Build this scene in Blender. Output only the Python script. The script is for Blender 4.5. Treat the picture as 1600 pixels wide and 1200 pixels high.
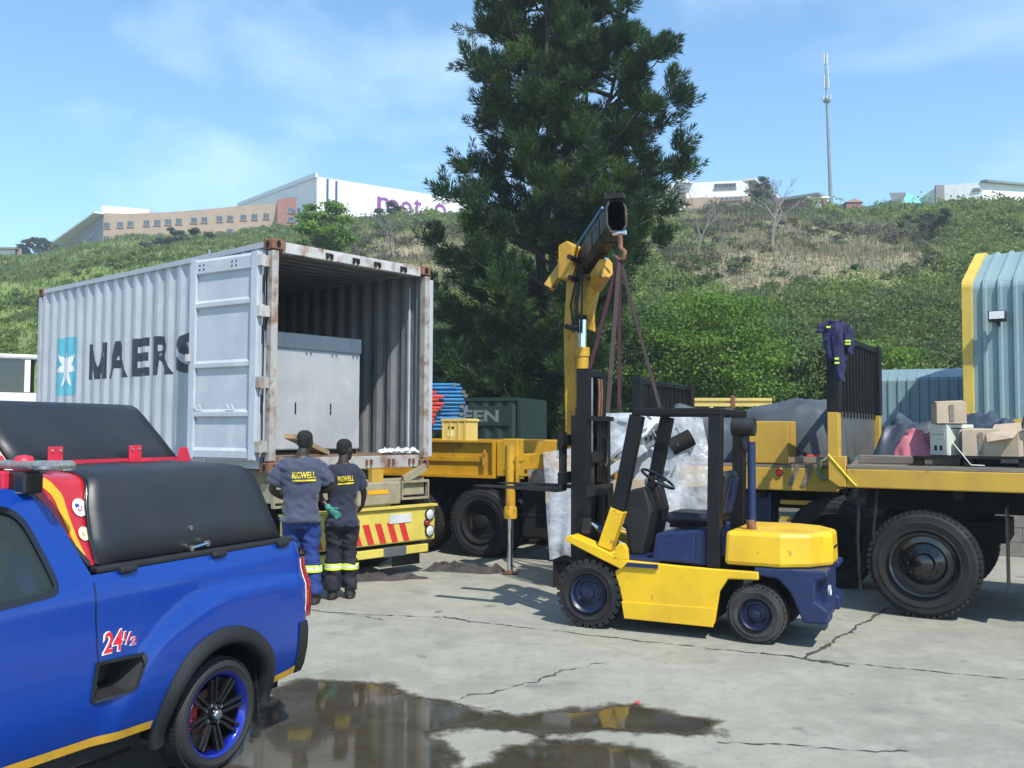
import bpy, bmesh, math, random
import numpy as np
from mathutils import Vector, Matrix, Euler
from mathutils.geometry import delaunay_2d_cdt
R = math.radians
random.seed(7)
rng = np.random.default_rng(11)
for o in list(bpy.data.objects):
    bpy.data.objects.remove(o)
SC = bpy.context.scene
COL = SC.collection

# ------------------------------------------------------------------ camera
FOC, PITCH, ROLL, CAMH = 1480.0, 0.0494, 0.0048, 1.80     # focal length in photo pixels (1600 wide)
cd = bpy.data.cameras.new('camera')
cam = bpy.data.objects.new('camera', cd)
COL.objects.link(cam)
cd.sensor_width = 36.0
cd.lens = 36.0 * FOC / 1600.0
cd.clip_start = 0.05
cd.clip_end = 5000
cam.matrix_world = Matrix.Translation((0, 0, CAMH)) @ Matrix.Rotation(math.pi / 2 + PITCH, 4, 'X') @ Matrix.Rotation(ROLL, 4, 'Z')
SC.camera = cam
SC.render.resolution_x, SC.render.resolution_y = 1024, 768

# ------------------------------------------------------------------ sky, sun, exposure
SUN_AZ = math.atan2(0.47, -0.88)       # horizontal direction towards the sun (x, y)
SUN_EL = R(52)
sdir = Vector((0.47, -0.88, 0)).normalized() * math.cos(SUN_EL) + Vector((0, 0, math.sin(SUN_EL)))
W = bpy.data.worlds.new('World')
SC.world = W
W.use_nodes = True
nt = W.node_tree
nt.nodes.clear()
def wn(t, **k):
    n = nt.nodes.new(t)
    for a, b in k.items():
        setattr(n, a, b)
    return n
sky = wn('ShaderNodeTexSky', sky_type='NISHITA', sun_disc=False)
sky.sun_elevation = SUN_EL
sky.sun_rotation = math.atan2(sdir.x, sdir.y)
sky.altitude = 50
sky.air_density = 0.8
sky.dust_density = 0.0
sky.ozone_density = 2.0
CLOUD_SHIFT = (12.5, 3.9, 0.8)
tc = wn('ShaderNodeTexCoord')
hs = wn('ShaderNodeHueSaturation')
hs.inputs['Saturation'].default_value = 1.12
hs.inputs['Hue'].default_value = 0.488
hs.inputs['Value'].default_value = 1.15
mp = wn('ShaderNodeMapping')
mp.inputs['Scale'].default_value = (1.0, 1.0, 2.2)
mp.inputs['Location'].default_value = CLOUD_SHIFT
nz = wn('ShaderNodeTexNoise')
nz.inputs['Scale'].default_value = 2.6
nz.inputs['Detail'].default_value = 7
nz.inputs['Roughness'].default_value = 0.55
nz.inputs['Distortion'].default_value = 0.35
cr = wn('ShaderNodeValToRGB')
cr.color_ramp.elements[0].position = 0.50
cr.color_ramp.elements[1].position = 0.92
cloud = wn('ShaderNodeMixRGB', blend_type='MIX')
cloud.inputs['Color2'].default_value = (6.2, 7.4, 7.9, 1)
mul = wn('ShaderNodeMath', operation='MULTIPLY')
mul.inputs[1].default_value = 0.65
bg = wn('ShaderNodeBackground')
bg.inputs['Strength'].default_value = 0.15
wo = wn('ShaderNodeOutputWorld')
L = nt.links.new
L(tc.outputs['Generated'], mp.inputs['Vector'])
L(mp.outputs['Vector'], nz.inputs['Vector'])
L(nz.outputs['Fac'], cr.inputs['Fac'])
L(cr.outputs['Color'], mul.inputs[0])
L(mul.outputs[0], cloud.inputs['Fac'])
L(sky.outputs['Color'], hs.inputs['Color'])
L(hs.outputs['Color'], cloud.inputs['Color1'])
L(cloud.outputs['Color'], bg.inputs['Color'])
L(bg.outputs['Background'], wo.inputs['Surface'])

sl = bpy.data.lights.new('sun', 'SUN')
sl.energy = 4.3
sl.angle = R(0.53)
sl.color = (1.0, 0.955, 0.88)
so = bpy.data.objects.new('sun', sl)
COL.objects.link(so)
so.rotation_euler = sdir.to_track_quat('Z', 'Y').to_euler()
vs = SC.view_settings
vs.view_transform = 'Standard'
vs.look = 'None'
vs.exposure = 0.68
vs.gamma = 1.0
vs.use_curve_mapping = False
SC.cycles.max_bounces = 8
SC.cycles.transparent_max_bounces = 12

# ------------------------------------------------------------------ pixel -> place helpers
_cp, _sp, _cr, _sr = math.cos(PITCH), math.sin(PITCH), math.cos(ROLL), math.sin(ROLL)
def ray(x, y):
    dx, dy = x - 800, y - 600
    a, b = (dx * _cr + dy * _sr) / FOC, (-dx * _sr + dy * _cr) / FOC
    return Vector((a, _cp + b * _sp, _sp - b * _cp))
def G(x, y, z=0.0):                       # photo pixel -> point at height z
    r = ray(x, y); t = (z - CAMH) / r.z
    return Vector((0, 0, CAMH)) + r * t
def P(x, y, d):                           # photo pixel -> point on the vertical plane at depth d
    r = ray(x, y)
    return Vector((0, 0, CAMH)) + r * (d / r.y)

# ------------------------------------------------------------------ materials
MATS = {}
def mat(name, c1, c2=None, rough=0.6, metal=0.0, scale=4.0, lo=0.4, hi=0.65, bump=0.0, bscale=60.0,
        c3=None, s3=1.0, l3=0.6, h3=0.75, coat=0.0, spec=0.5, rvar=0.0, trans=0.0, alpha=1.0, stretch=None, sheen=0.0, detail=6.0):
    m = bpy.data.materials.new(name)
    m.use_nodes = True
    t = m.node_tree
    b = t.nodes['Principled BSDF']
    b.inputs['Roughness'].default_value = rough
    b.inputs['Metallic'].default_value = metal
    b.inputs['Coat Weight'].default_value = coat
    b.inputs['Coat Roughness'].default_value = 0.08
    b.inputs['Specular IOR Level'].default_value = spec
    b.inputs['Transmission Weight'].default_value = trans
    b.inputs['Alpha'].default_value = alpha
    b.inputs['Sheen Weight'].default_value = sheen
    c2 = c2 or tuple(x * 0.8 for x in c1)
    tcn = t.nodes.new('ShaderNodeTexCoord')
    vec = tcn.outputs['Object']
    if stretch:
        mpn = t.nodes.new('ShaderNodeMapping')
        mpn.inputs['Scale'].default_value = stretch
        t.links.new(vec, mpn.inputs['Vector'])
        vec = mpn.outputs['Vector']
    def noise(sc, de=detail):
        n = t.nodes.new('ShaderNodeTexNoise')
        n.inputs['Scale'].default_value = sc
        n.inputs['Detail'].default_value = de
        n.inputs['Roughness'].default_value = 0.6
        t.links.new(vec, n.inputs['Vector'])
        return n.outputs['Fac']
    def ramp(src, a, z):
        n = t.nodes.new('ShaderNodeMapRange')
        n.inputs['From Min'].default_value = a
        n.inputs['From Max'].default_value = z
        n.clamp = True
        t.links.new(src, n.inputs['Value'])
        return n.outputs['Result']
    def mix(fac, a, z):
        n = t.nodes.new('ShaderNodeMixRGB')
        t.links.new(fac, n.inputs['Fac'])
        for k, s in (('Color1', a), ('Color2', z)):
            if isinstance(s, tuple):
                n.inputs[k].default_value = (*s[:3], 1)
            else:
                t.links.new(s, n.inputs[k])
        return n.outputs['Color']
    n1 = noise(scale)
    col = mix(ramp(n1, lo, hi), c1, c2)
    if c3:
        col = mix(ramp(noise(s3), l3, h3), col, c3)
    t.links.new(col, b.inputs['Base Color'])
    if rvar:
        n = t.nodes.new('ShaderNodeMapRange')
        n.inputs['From Min'].default_value = 0.3
        n.inputs['From Max'].default_value = 0.7
        n.inputs['To Min'].default_value = max(0.02, rough - rvar)
        n.inputs['To Max'].default_value = min(1, rough + rvar)
        t.links.new(noise(scale * 2.3), n.inputs['Value'])
        t.links.new(n.outputs['Result'], b.inputs['Roughness'])
    if bump:
        bn = t.nodes.new('ShaderNodeBump')
        bn.inputs['Strength'].default_value = bump
        bn.inputs['Distance'].default_value = 0.02
        t.links.new(noise(bscale), bn.inputs['Height'])
        t.links.new(bn.outputs['Normal'], b.inputs['Normal'])
    MATS[name] = m
    return m

mat('yellow_paint', (0.52, 0.285, 0.012), (0.40, 0.21, 0.016), rough=0.45, scale=2.6, c3=(0.12, 0.062, 0.02), s3=6, l3=0.60, h3=0.74, bump=0.05, rvar=0.12)
mat('truck_yellow', (0.50, 0.30, 0.03), (0.40, 0.24, 0.035), rough=0.55, scale=2.5, c3=(0.10, 0.06, 0.03), s3=6, l3=0.62, h3=0.74, bump=0.12, rvar=0.12)
mat('fork_yellow', (0.76, 0.47, 0.010), (0.64, 0.375, 0.014), rough=0.42, scale=2.4, c3=(0.26, 0.15, 0.04), s3=11, l3=0.63, h3=0.74, bump=0.03, rvar=0.1, coat=0.2)
mat('fork_blue', (0.007, 0.017, 0.068), (0.010, 0.024, 0.085), rough=0.45, scale=5, c3=(0.05, 0.062, 0.075), s3=14, l3=0.64, h3=0.72, bump=0.06, rvar=0.1)
mat('black_paint', (0.005, 0.005, 0.006), (0.009, 0.0085, 0.008), rough=0.5, spec=0.3, scale=5, c3=(0.035, 0.03, 0.025), s3=9, l3=0.68, h3=0.78, bump=0.05, rvar=0.12)
mat('dark_steel', (0.014, 0.013, 0.012), (0.026, 0.022, 0.019), rough=0.6, metal=0.3, scale=7, c3=(0.09, 0.06, 0.04), s3=5, l3=0.6, h3=0.75, bump=0.15, rvar=0.15)
mat('chassis', (0.006, 0.006, 0.006), (0.013, 0.0115, 0.010), spec=0.25, rough=0.75, scale=5, bump=0.2, bscale=30)
mat('chrome', (0.75, 0.77, 0.8), (0.65, 0.67, 0.7), rough=0.16, metal=1.0, scale=5)
mat('bare_steel', (0.42, 0.42, 0.42), (0.3, 0.29, 0.28), rough=0.38, metal=0.9, scale=9, bump=0.05)
mat('grey_steel', (0.105, 0.11, 0.11), (0.075, 0.08, 0.08), rough=0.6, scale=5, c3=(0.24, 0.22, 0.16), s3=9, l3=0.64, h3=0.72, bump=0.15, stretch=(1, 1, 0.4))
mat('tyre', (0.013, 0.013, 0.0135), (0.024, 0.023, 0.022), spec=0.35, rough=0.8, scale=6, c3=(0.045, 0.041, 0.037), s3=3, l3=0.55, h3=0.8, bump=0.15, bscale=90)
mat('car_tyre', (0.013, 0.0135, 0.015), (0.021, 0.021, 0.022), rough=0.68, scale=6, bump=0.06, bscale=90)
mat('dusty_tyre', (0.022, 0.021, 0.02), (0.055, 0.05, 0.045), rough=0.9, scale=5, bump=0.2, bscale=70)
mat('car_blue', (0.0005, 0.034, 0.245), (0.0005, 0.030, 0.225), rough=0.28, scale=1.2, coat=0.5, spec=0.5, bump=0.008, bscale=9, c3=(0.002, 0.030, 0.215), s3=3, l3=0.55, h3=0.85, rvar=0.08)
mat('rim_navy', (0.004, 0.009, 0.034), (0.007, 0.014, 0.045), rough=0.4, scale=6, c3=(0.03, 0.035, 0.04), s3=14, l3=0.64, h3=0.74)
mat('rim_blue', (0.006, 0.02, 0.34), (0.006, 0.018, 0.28), rough=0.2, metal=0.5, scale=2, coat=1.0)
mat('gloss_black', (0.006, 0.006, 0.007), (0.01, 0.01, 0.011), rough=0.18, scale=3, coat=0.5)
mat('black_plastic', (0.009, 0.0095, 0.011), (0.016, 0.0165, 0.018), rough=0.55, scale=6, bump=0.06, bscale=180, rvar=0.08)
mat('canopy_black', (0.013, 0.016, 0.019), (0.020, 0.023, 0.026), rough=0.47, scale=2.2, bump=0.07, bscale=220, rvar=0.09, c3=(0.035, 0.036, 0.038), s3=5, l3=0.62, h3=0.85)
mat('red_paint', (0.46, 0.012, 0.02), (0.38, 0.012, 0.018), rough=0.3, scale=3, coat=0.6)
mat('hinge_red', (0.55, 0.02, 0.05), (0.45, 0.02, 0.04), rough=0.45, scale=9, bump=0.05)
mat('sticker_yellow', (0.75, 0.36, 0.01), (0.7, 0.3, 0.01), rough=0.4, scale=3)
mat('strip_yellow', (0.62, 0.34, 0.02), (0.5, 0.27, 0.03), rough=0.5, scale=8, c3=(0.25, 0.16, 0.06), s3=14, l3=0.6, h3=0.75)
mat('white_vinyl', (0.78, 0.78, 0.76), (0.72, 0.72, 0.7), rough=0.4)
mat('pale_vinyl', (0.75, 0.70, 0.42), (0.72, 0.66, 0.36), rough=0.4)
mat('print_red', (0.62, 0.02, 0.03), (0.55, 0.02, 0.03), rough=0.4)
mat('print_blue', (0.02, 0.06, 0.3), rough=0.4)
mat('print_purple', (0.25, 0.03, 0.28), rough=0.5)
mat('print_yellow', (0.78, 0.62, 0.02), (0.66, 0.5, 0.02), rough=0.7, scale=30)
mat('tail_red', (0.35, 0.004, 0.012), (0.28, 0.004, 0.01), rough=0.12, coat=1.0)
mat('amber', (0.6, 0.2, 0.02), rough=0.2)
mat('lamp_white', (0.6, 0.62, 0.62), (0.42, 0.44, 0.44), rough=0.2, scale=60, coat=0.6)
mat('clear_plastic', (0.42, 0.44, 0.42), (0.3, 0.32, 0.3), rough=0.15, scale=40, trans=0.6, coat=0.5)
mat('glass_dark', (0.012, 0.016, 0.018), (0.018, 0.022, 0.024), rough=0.04, spec=0.8, scale=2)
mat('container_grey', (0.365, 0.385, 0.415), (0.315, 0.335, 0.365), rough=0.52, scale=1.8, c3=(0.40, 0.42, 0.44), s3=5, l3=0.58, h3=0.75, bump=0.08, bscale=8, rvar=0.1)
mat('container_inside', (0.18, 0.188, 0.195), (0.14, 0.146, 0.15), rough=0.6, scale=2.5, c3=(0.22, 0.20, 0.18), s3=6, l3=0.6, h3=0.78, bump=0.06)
mat('door_grey', (0.40, 0.425, 0.465), (0.355, 0.38, 0.42), rough=0.5, scale=2.4, c3=(0.45, 0.47, 0.49), s3=3, l3=0.55, h3=0.7, bump=0.05)
mat('rusty_frame', (0.33, 0.315, 0.295), (0.20, 0.125, 0.085), rough=0.75, scale=5, lo=0.46, hi=0.62, c3=(0.36, 0.34, 0.31), s3=9, l3=0.53, h3=0.66, bump=0.2)
mat('header_white', (0.46, 0.46, 0.45), (0.38, 0.36, 0.34), rough=0.6, scale=4, c3=(0.22, 0.11, 0.06), s3=6, l3=0.50, h3=0.64, bump=0.15, stretch=(1, 1, 0.6))
mat('casting_rust', (0.15, 0.065, 0.035), (0.24, 0.11, 0.06), rough=0.85, scale=12, bump=0.3)
mat('cargo_grey', (0.35, 0.36, 0.37), (0.29, 0.30, 0.31), rough=0.42, scale=1.5, c3=(0.42, 0.425, 0.43), s3=4, l3=0.55, h3=0.75, rvar=0.1)
mat('container_floor', (0.16, 0.10, 0.06), (0.10, 0.07, 0.045), rough=0.8, scale=6, bump=0.2)
mat('logo_blue', (0.075, 0.33, 0.42), (0.11, 0.37, 0.45), rough=0.55, scale=6, c3=(0.26, 0.42, 0.46), s3=9, l3=0.6, h3=0.72)
mat('logo_white', (0.62, 0.64, 0.64), (0.55, 0.57, 0.58), rough=0.55, scale=8)
mat('letter_navy', (0.012, 0.018, 0.026), (0.02, 0.028, 0.036), rough=0.5, scale=9, c3=(0.2, 0.22, 0.24), s3=10, l3=0.66, h3=0.71)
mat('tan_paint', (0.30, 0.27, 0.18), (0.23, 0.20, 0.13), rough=0.6, scale=5, c3=(0.12, 0.10, 0.07), s3=6, l3=0.58, h3=0.75, bump=0.1)
mat('pale_yellow', (0.60, 0.49, 0.09), (0.52, 0.41, 0.08), rough=0.5, scale=4, c3=(0.28, 0.22, 0.08), s3=9, l3=0.62, h3=0.76, bump=0.05)
mat('reflector_red', (0.55, 0.035, 0.03), (0.48, 0.03, 0.03), rough=0.4, scale=20)
mat('skin', (0.035, 0.02, 0.014), (0.045, 0.027, 0.019), rough=0.5, scale=20)
mat('skin_arm', (0.035, 0.02, 0.014), (0.05, 0.03, 0.02), rough=0.45, scale=20)
mat('hair', (0.006, 0.005, 0.005), (0.01, 0.009, 0.008), rough=0.9, scale=60, bump=0.5, bscale=120)
mat('tee_navy', (0.044, 0.053, 0.088), (0.034, 0.042, 0.072), rough=0.9, scale=6, bump=0.25, bscale=12, sheen=0.15)
mat('tee_dark', (0.014, 0.018, 0.037), (0.011, 0.014, 0.030), rough=0.9, scale=6, bump=0.25, bscale=12, sheen=0.15)
mat('trouser_blue', (0.009, 0.032, 0.165), (0.007, 0.024, 0.125), rough=0.85, scale=6, bump=0.35, bscale=10)
mat('trouser_navy', (0.008, 0.009, 0.018), (0.019, 0.0165, 0.019), rough=0.85, scale=3, lo=0.45, hi=0.7, bump=0.35, bscale=10)
mat('hi_vis', (0.62, 0.78, 0.06), (0.5, 0.66, 0.05), rough=0.5)
mat('reflective', (0.55, 0.57, 0.56), rough=0.35)
mat('glove', (0.03, 0.19, 0.14), (0.05, 0.24, 0.18), rough=0.8, scale=30)
mat('boot', (0.012, 0.011, 0.010), (0.025, 0.022, 0.02), rough=0.6, scale=12)
mat('jacket_navy', (0.013, 0.015, 0.055), (0.018, 0.02, 0.07), rough=0.9, scale=8, bump=0.3, bscale=10)
mat('cardboard', (0.42, 0.33, 0.235), (0.36, 0.28, 0.195), rough=0.85, scale=6, c3=(0.25, 0.19, 0.13), s3=4, l3=0.6, h3=0.8, bump=0.08)
mat('pc_beige', (0.52, 0.53, 0.46), (0.48, 0.49, 0.42), rough=0.55, scale=4)
mat('tarp', (0.032, 0.042, 0.062), (0.046, 0.057, 0.078), rough=0.5, scale=4, bump=0.12, bscale=14, rvar=0.1)
mat('tarp_grey', (0.062, 0.074, 0.088), (0.045, 0.055, 0.068), rough=0.55, scale=3, bump=0.15, bscale=12)
mat('pink_cloth', (0.42, 0.13, 0.16), (0.36, 0.10, 0.13), rough=0.85, scale=6, bump=0.2, bscale=20)
mat('white_cloth', (0.55, 0.53, 0.5), (0.42, 0.4, 0.38), rough=0.9, scale=6, bump=0.3, bscale=15)
mat('rag_brown', (0.034, 0.028, 0.026), (0.06, 0.051, 0.046), rough=0.95, scale=8, bump=0.5, bscale=25)
mat('wood', (0.34, 0.235, 0.13), (0.26, 0.17, 0.09), rough=0.75, scale=4, bump=0.15, stretch=(0.3, 4, 4))
mat('old_wood', (0.22, 0.19, 0.15), (0.13, 0.11, 0.09), rough=0.85, scale=5, bump=0.3, stretch=(0.3, 4, 4))
mat('sling', (0.052, 0.033, 0.028), (0.04, 0.026, 0.023), rough=0.85, scale=20)
mat('sling_purple', (0.055, 0.013, 0.024), (0.04, 0.011, 0.018), rough=0.85, scale=20)
mat('shed_blue', (0.205, 0.295, 0.305), (0.17, 0.25, 0.265), rough=0.5, scale=1.5, c3=(0.30, 0.42, 0.44), s3=3, l3=0.58, h3=0.8, rvar=0.1, bump=0.03)
mat('shed_blue_deep', (0.17, 0.25, 0.265), (0.14, 0.215, 0.235), rough=0.5, scale=1.5, rvar=0.1)
mat('trim_yellow', (0.62, 0.42, 0.07), (0.54, 0.36, 0.06), rough=0.6, scale=3, c3=(0.36, 0.26, 0.1), s3=4, l3=0.6, h3=0.8)
mat('block', (0.27, 0.25, 0.22), (0.21, 0.19, 0.17), rough=0.9, scale=5, bump=0.2)
mat('brick_wall', (0.35, 0.255, 0.185), (0.31, 0.22, 0.155), rough=0.85, scale=0.6)
mat('brick_red', (0.27, 0.12, 0.095), (0.23, 0.10, 0.08), rough=0.85, scale=0.6)
mat('white_wall', (0.70, 0.70, 0.69), (0.64, 0.64, 0.63), rough=0.7, scale=0.4)
mat('roof_grey', (0.20, 0.20, 0.20), (0.15, 0.15, 0.15), rough=0.7)
mat('roof_white', (0.66, 0.68, 0.68), rough=0.5)
mat('roof_green', (0.16, 0.44, 0.38), (0.12, 0.36, 0.31), rough=0.5)
mat('far_glass', (0.05, 0.065, 0.085), (0.08, 0.095, 0.11), rough=0.15, scale=0.8)
mat('stripe_blue', (0.02, 0.05, 0.23), rough=0.5)
mat('mast_grey', (0.17, 0.215, 0.22), (0.15, 0.185, 0.19), rough=0.55, scale=1)
mat('antenna_white', (0.45, 0.49, 0.50), rough=0.5)
mat('skip_green', (0.006, 0.022, 0.015), (0.009, 0.027, 0.019), rough=0.6, scale=3)  # dark green lowered further so the colour itself carries the pine's shade
mat('shaded_white', (0.14, 0.16, 0.15), rough=0.7)  # white toned down in the colour to stand for tree shade
mat('frame_blue', (0.02, 0.16, 0.40), (0.03, 0.22, 0.46), rough=0.5, scale=5)
mat('frame_red', (0.55, 0.05, 0.035), (0.48, 0.04, 0.03), rough=0.5, scale=5)
mat('crate_yellow', (0.62, 0.47, 0.14), (0.55, 0.41, 0.12), rough=0.6, scale=4)
mat('machine_grey', (0.42, 0.44, 0.47), (0.36, 0.38, 0.41), rough=0.45, scale=3)
mat('rope_green', (0.25, 0.30, 0.12), (0.17, 0.2, 0.09), rough=0.9, scale=40)
mat('bark', (0.045, 0.036, 0.029), (0.028, 0.023, 0.02), rough=0.95, scale=4, bump=0.5, bscale=10, stretch=(3, 3, 0.5))
mat('dead_bark', (0.19, 0.17, 0.15), (0.12, 0.105, 0.09), rough=0.95, scale=4)
mat('tar', (0.035, 0.033, 0.030), (0.075, 0.072, 0.065), rough=0.85, scale=9)
mat('vinyl_seat', (0.006, 0.008, 0.016), (0.010, 0.012, 0.02), rough=0.5, scale=8)
mat('litter_red', (0.5, 0.06, 0.08), (0.4, 0.05, 0.06), rough=0.8)

def leaf_mat(name, cols, trans=0.25, rough=0.55):
    """leaf material whose own colour varies leaf by leaf through the 'tint' attribute"""
    m = bpy.data.materials.new(name)
    m.use_nodes = True
    t = m.node_tree
    b = t.nodes['Principled BSDF']
    out = t.nodes['Material Output']
    at = t.nodes.new('ShaderNodeAttribute'); at.attribute_name = 'tint'
    rp = t.nodes.new('ShaderNodeValToRGB')
    el = rp.color_ramp.elements
    while len(el) < len(cols):
        el.new(0.5)
    for i, c in enumerate(cols):
        el[i].position = i / (len(cols) - 1)
        el[i].color = (*c, 1)
    t.links.new(at.outputs['Fac'], rp.inputs['Fac'])
    t.links.new(rp.outputs['Color'], b.inputs['Base Color'])
    b.inputs['Roughness'].default_value = rough
    b.inputs['Specular IOR Level'].default_value = 0.3
    tr = t.nodes.new('ShaderNodeBsdfTranslucent')
    t.links.new(rp.outputs['Color'], tr.inputs['Color'])
    mx = t.nodes.new('ShaderNodeMixShader')
    mx.inputs[0].default_value = trans
    t.links.new(b.outputs[0], mx.inputs[1])
    t.links.new(tr.outputs[0], mx.inputs[2])
    t.links.new(mx.outputs[0], out.inputs['Surface'])
    MATS[name] = m
    return m
leaf_mat('leaf_pine', [(0.010, 0.030, 0.012), (0.023, 0.058, 0.016), (0.052, 0.105, 0.022), (0.095, 0.15, 0.032)], 0.3)
leaf_mat('leaf_bright', [(0.035, 0.085, 0.012), (0.065, 0.145, 0.016), (0.11, 0.21, 0.022), (0.15, 0.25, 0.03)], 0.4)
leaf_mat('leaf_mid', [(0.025, 0.05, 0.013), (0.045, 0.085, 0.02), (0.07, 0.12, 0.028), (0.095, 0.14, 0.038)], 0.3)
leaf_mat('leaf_dark', [(0.016, 0.034, 0.014), (0.028, 0.055, 0.02), (0.042, 0.075, 0.026)], 0.25)
leaf_mat('leaf_scrub', [(0.16, 0.14, 0.11), (0.13, 0.125, 0.07), (0.075, 0.12, 0.03), (0.12, 0.18, 0.038), (0.17, 0.235, 0.048), (0.22, 0.27, 0.075)], 0.5)
leaf_mat('leaf_grass', [(0.30, 0.25, 0.155), (0.25, 0.235, 0.115), (0.18, 0.225, 0.065), (0.13, 0.19, 0.048)], 0.5)

# ------------------------------------------------------------------ mesh helpers
class MB:
    def __init__(s):
        s.v = []; s.f = []
    def add(s, vs, fs):
        n = len(s.v)
        s.v += [tuple(p) for p in vs]
        s.f += [tuple(i + n for i in f) for f in fs]
        return s
    def box(s, x0, x1, y0, y1, z0, z1):
        return s.add([(x0, y0, z0), (x1, y0, z0), (x1, y1, z0), (x0, y1, z0), (x0, y0, z1), (x1, y0, z1), (x1, y1, z1), (x0, y1, z1)],
                     [(3, 2, 1, 0), (4, 5, 6, 7), (0, 1, 5, 4), (1, 2, 6, 5), (2, 3, 7, 6), (3, 0, 4, 7)])
    def obox(s, c, size, rot=None):
        a = MB().box(-size[0] / 2, size[0] / 2, -size[1] / 2, size[1] / 2, -size[2] / 2, size[2] / 2)
        m = rot if rot is not None else Matrix.Identity(3)
        c = Vector(c)
        return s.add([c + m @ Vector(p) for p in a.v], a.f)
    def beam(s, a, b, w, h, up=(0, 0, 1)):
        """rectangular bar from a to b; w across, h along up"""
        a, b = Vector(a), Vector(b)
        d = (b - a).normalized()
        x = d.cross(Vector(up))
        if x.length < 1e-4:
            x = d.cross(Vector((1, 0, 0)))
        x.normalize()
        z = x.cross(d)
        vs = []
        for p in (a, b):
            for i, j in ((-1, -1), (1, -1), (1, 1), (-1, 1)):
                vs.append(p + x * (i * w / 2) + z * (j * h / 2))
        return s.add(vs, [(0, 1, 2, 3), (7, 6, 5, 4), (0, 4, 5, 1), (1, 5, 6, 2), (2, 6, 7, 3), (3, 7, 4, 0)])
    def prism(s, pts, a, b, axis='y'):
        """polygon in the plane across axis, extruded from a to b"""
        n = len(pts)
        def q(p, t):
            return {'y': (p[0], t, p[1]), 'x': (t, p[0], p[1]), 'z': (p[0], p[1], t)}[axis]
        vs = [q(p, a) for p in pts] + [q(p, b) for p in pts]
        fs = [tuple(range(n))[::-1], tuple(range(n, 2 * n))] + [(i, (i + 1) % n, n + (i + 1) % n, n + i) for i in range(n)]
        return s.add(vs, fs)
    def tube(s, pts, r, n=8, caps=True):
        pts = [Vector(p) for p in pts]
        rs = r if hasattr(r, '__len__') else [r] * len(pts)
        rings = []
        t0 = (pts[1] - pts[0]).normalized()
        x = t0.orthogonal().normalized()
        for i, p in enumerate(pts):
            t = (pts[min(i + 1, len(pts) - 1)] - pts[max(i - 1, 0)]).normalized()
            x = (x - t * x.dot(t))
            if x.length < 1e-5:
                x = t.orthogonal()
            x.normalize()
            y = t.cross(x)
            rings.append([p + (x * math.cos(2 * math.pi * k / n) + y * math.sin(2 * math.pi * k / n)) * rs[i] for k in range(n)])
        return s.loft(rings, caps)
    def loft(s, rings, caps=True, closed=True):
        n = len(rings[0])
        vs = [p for r_ in rings for p in r_]
        fs = []
        for i in range(len(rings) - 1):
            for k in range(n if closed else n - 1):
                a, b = i * n + k, i * n + (k + 1) % n
                fs.append((a, b, b + n, a + n))
        if caps and closed:
            fs.append(tuple(range(n))[::-1])
            fs.append(tuple(range((len(rings) - 1) * n, len(rings) * n)))
        return s.add(vs, fs)
    def lathe(s, prof, c=(0, 0, 0), axis='y', n=32, caps=False):
        rings = []
        for r_, h in prof:
            ring = []
            for k in range(n):
                a = 2 * math.pi * k / n
                u, w = r_ * math.cos(a), r_ * math.sin(a)
                p = {'y': (u, h, w), 'z': (u, w, h), 'x': (h, u, w)}[axis]
                ring.append((p[0] + c[0], p[1] + c[1], p[2] + c[2]))
            rings.append(ring)
        return s.loft(rings, caps)
    def disc(s, c, r_, h, axis='y', n=24):
        return s.lathe([(r_, -h / 2), (r_, h / 2)], c, axis, n, True)
    def grid(s, fn, us, vs_):
        P_ = [fn(u, v) for v in vs_ for u in us]
        n = len(us)
        F_ = [(j * n + i, j * n + i + 1, (j + 1) * n + i + 1, (j + 1) * n + i) for j in range(len(vs_) - 1) for i in range(n - 1)]
        return s.add(P_, F_)
    def xf(s, m):
        s.v = [tuple(m @ Vector(p)) for p in s.v]
        return s

def link(name, me, m, parent=None, smooth=None, bevel=0.0, solid=0.0):
    o = bpy.data.objects.new(name, me)
    COL.objects.link(o)
    if m is not None:
        me.materials.append(MATS[m] if isinstance(m, str) else m)
    if smooth is not None:
        me.polygons.foreach_set('use_smooth', [True] * len(me.polygons))
        if smooth < 180:
            me.set_sharp_from_angle(angle=R(smooth))
    if parent is not None:
        o.parent = parent
    if solid:
        md = o.modifiers.new('thickness', 'SOLIDIFY'); md.thickness = solid; md.offset = 0
    if bevel:
        md = o.modifiers.new('bevel', 'BEVEL'); md.width = bevel; md.segments = 2; md.limit_method = 'ANGLE'; md.angle_limit = R(40)
    return o
def obj(name, mb, m, parent=None, smooth=None, bevel=0.0, solid=0.0, fix=False):
    me = bpy.data.meshes.new(name)
    me.from_pydata(mb.v, [], mb.f)
    if fix:
        bm = bmesh.new(); bm.from_mesh(me); bmesh.ops.recalc_face_normals(bm, faces=bm.faces); bm.to_mesh(me); bm.free()
    me.update()
    return link(name, me, m, parent, smooth, bevel, solid)
def tag(o, label=None, cat=None, group=None, kind=None):
    if label: o['label'] = label
    if cat: o['category'] = cat
    if group: o['group'] = group
    if kind: o['kind'] = kind
    return o
def thing(name, label, cat, loc=(0, 0, 0), rz=0.0, group=None):
    o = bpy.data.objects.new(name, None)
    o.empty_display_size = 0.2
    COL.objects.link(o)
    o.location = loc
    o.rotation_euler = (0, 0, rz)
    return tag(o, label, cat, group)
def copy_tree(o, parent=None):
    c = o.copy(); COL.objects.link(c); c.parent = parent
    for ch in list(o.children):
        copy_tree(ch, c)
    return c
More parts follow.
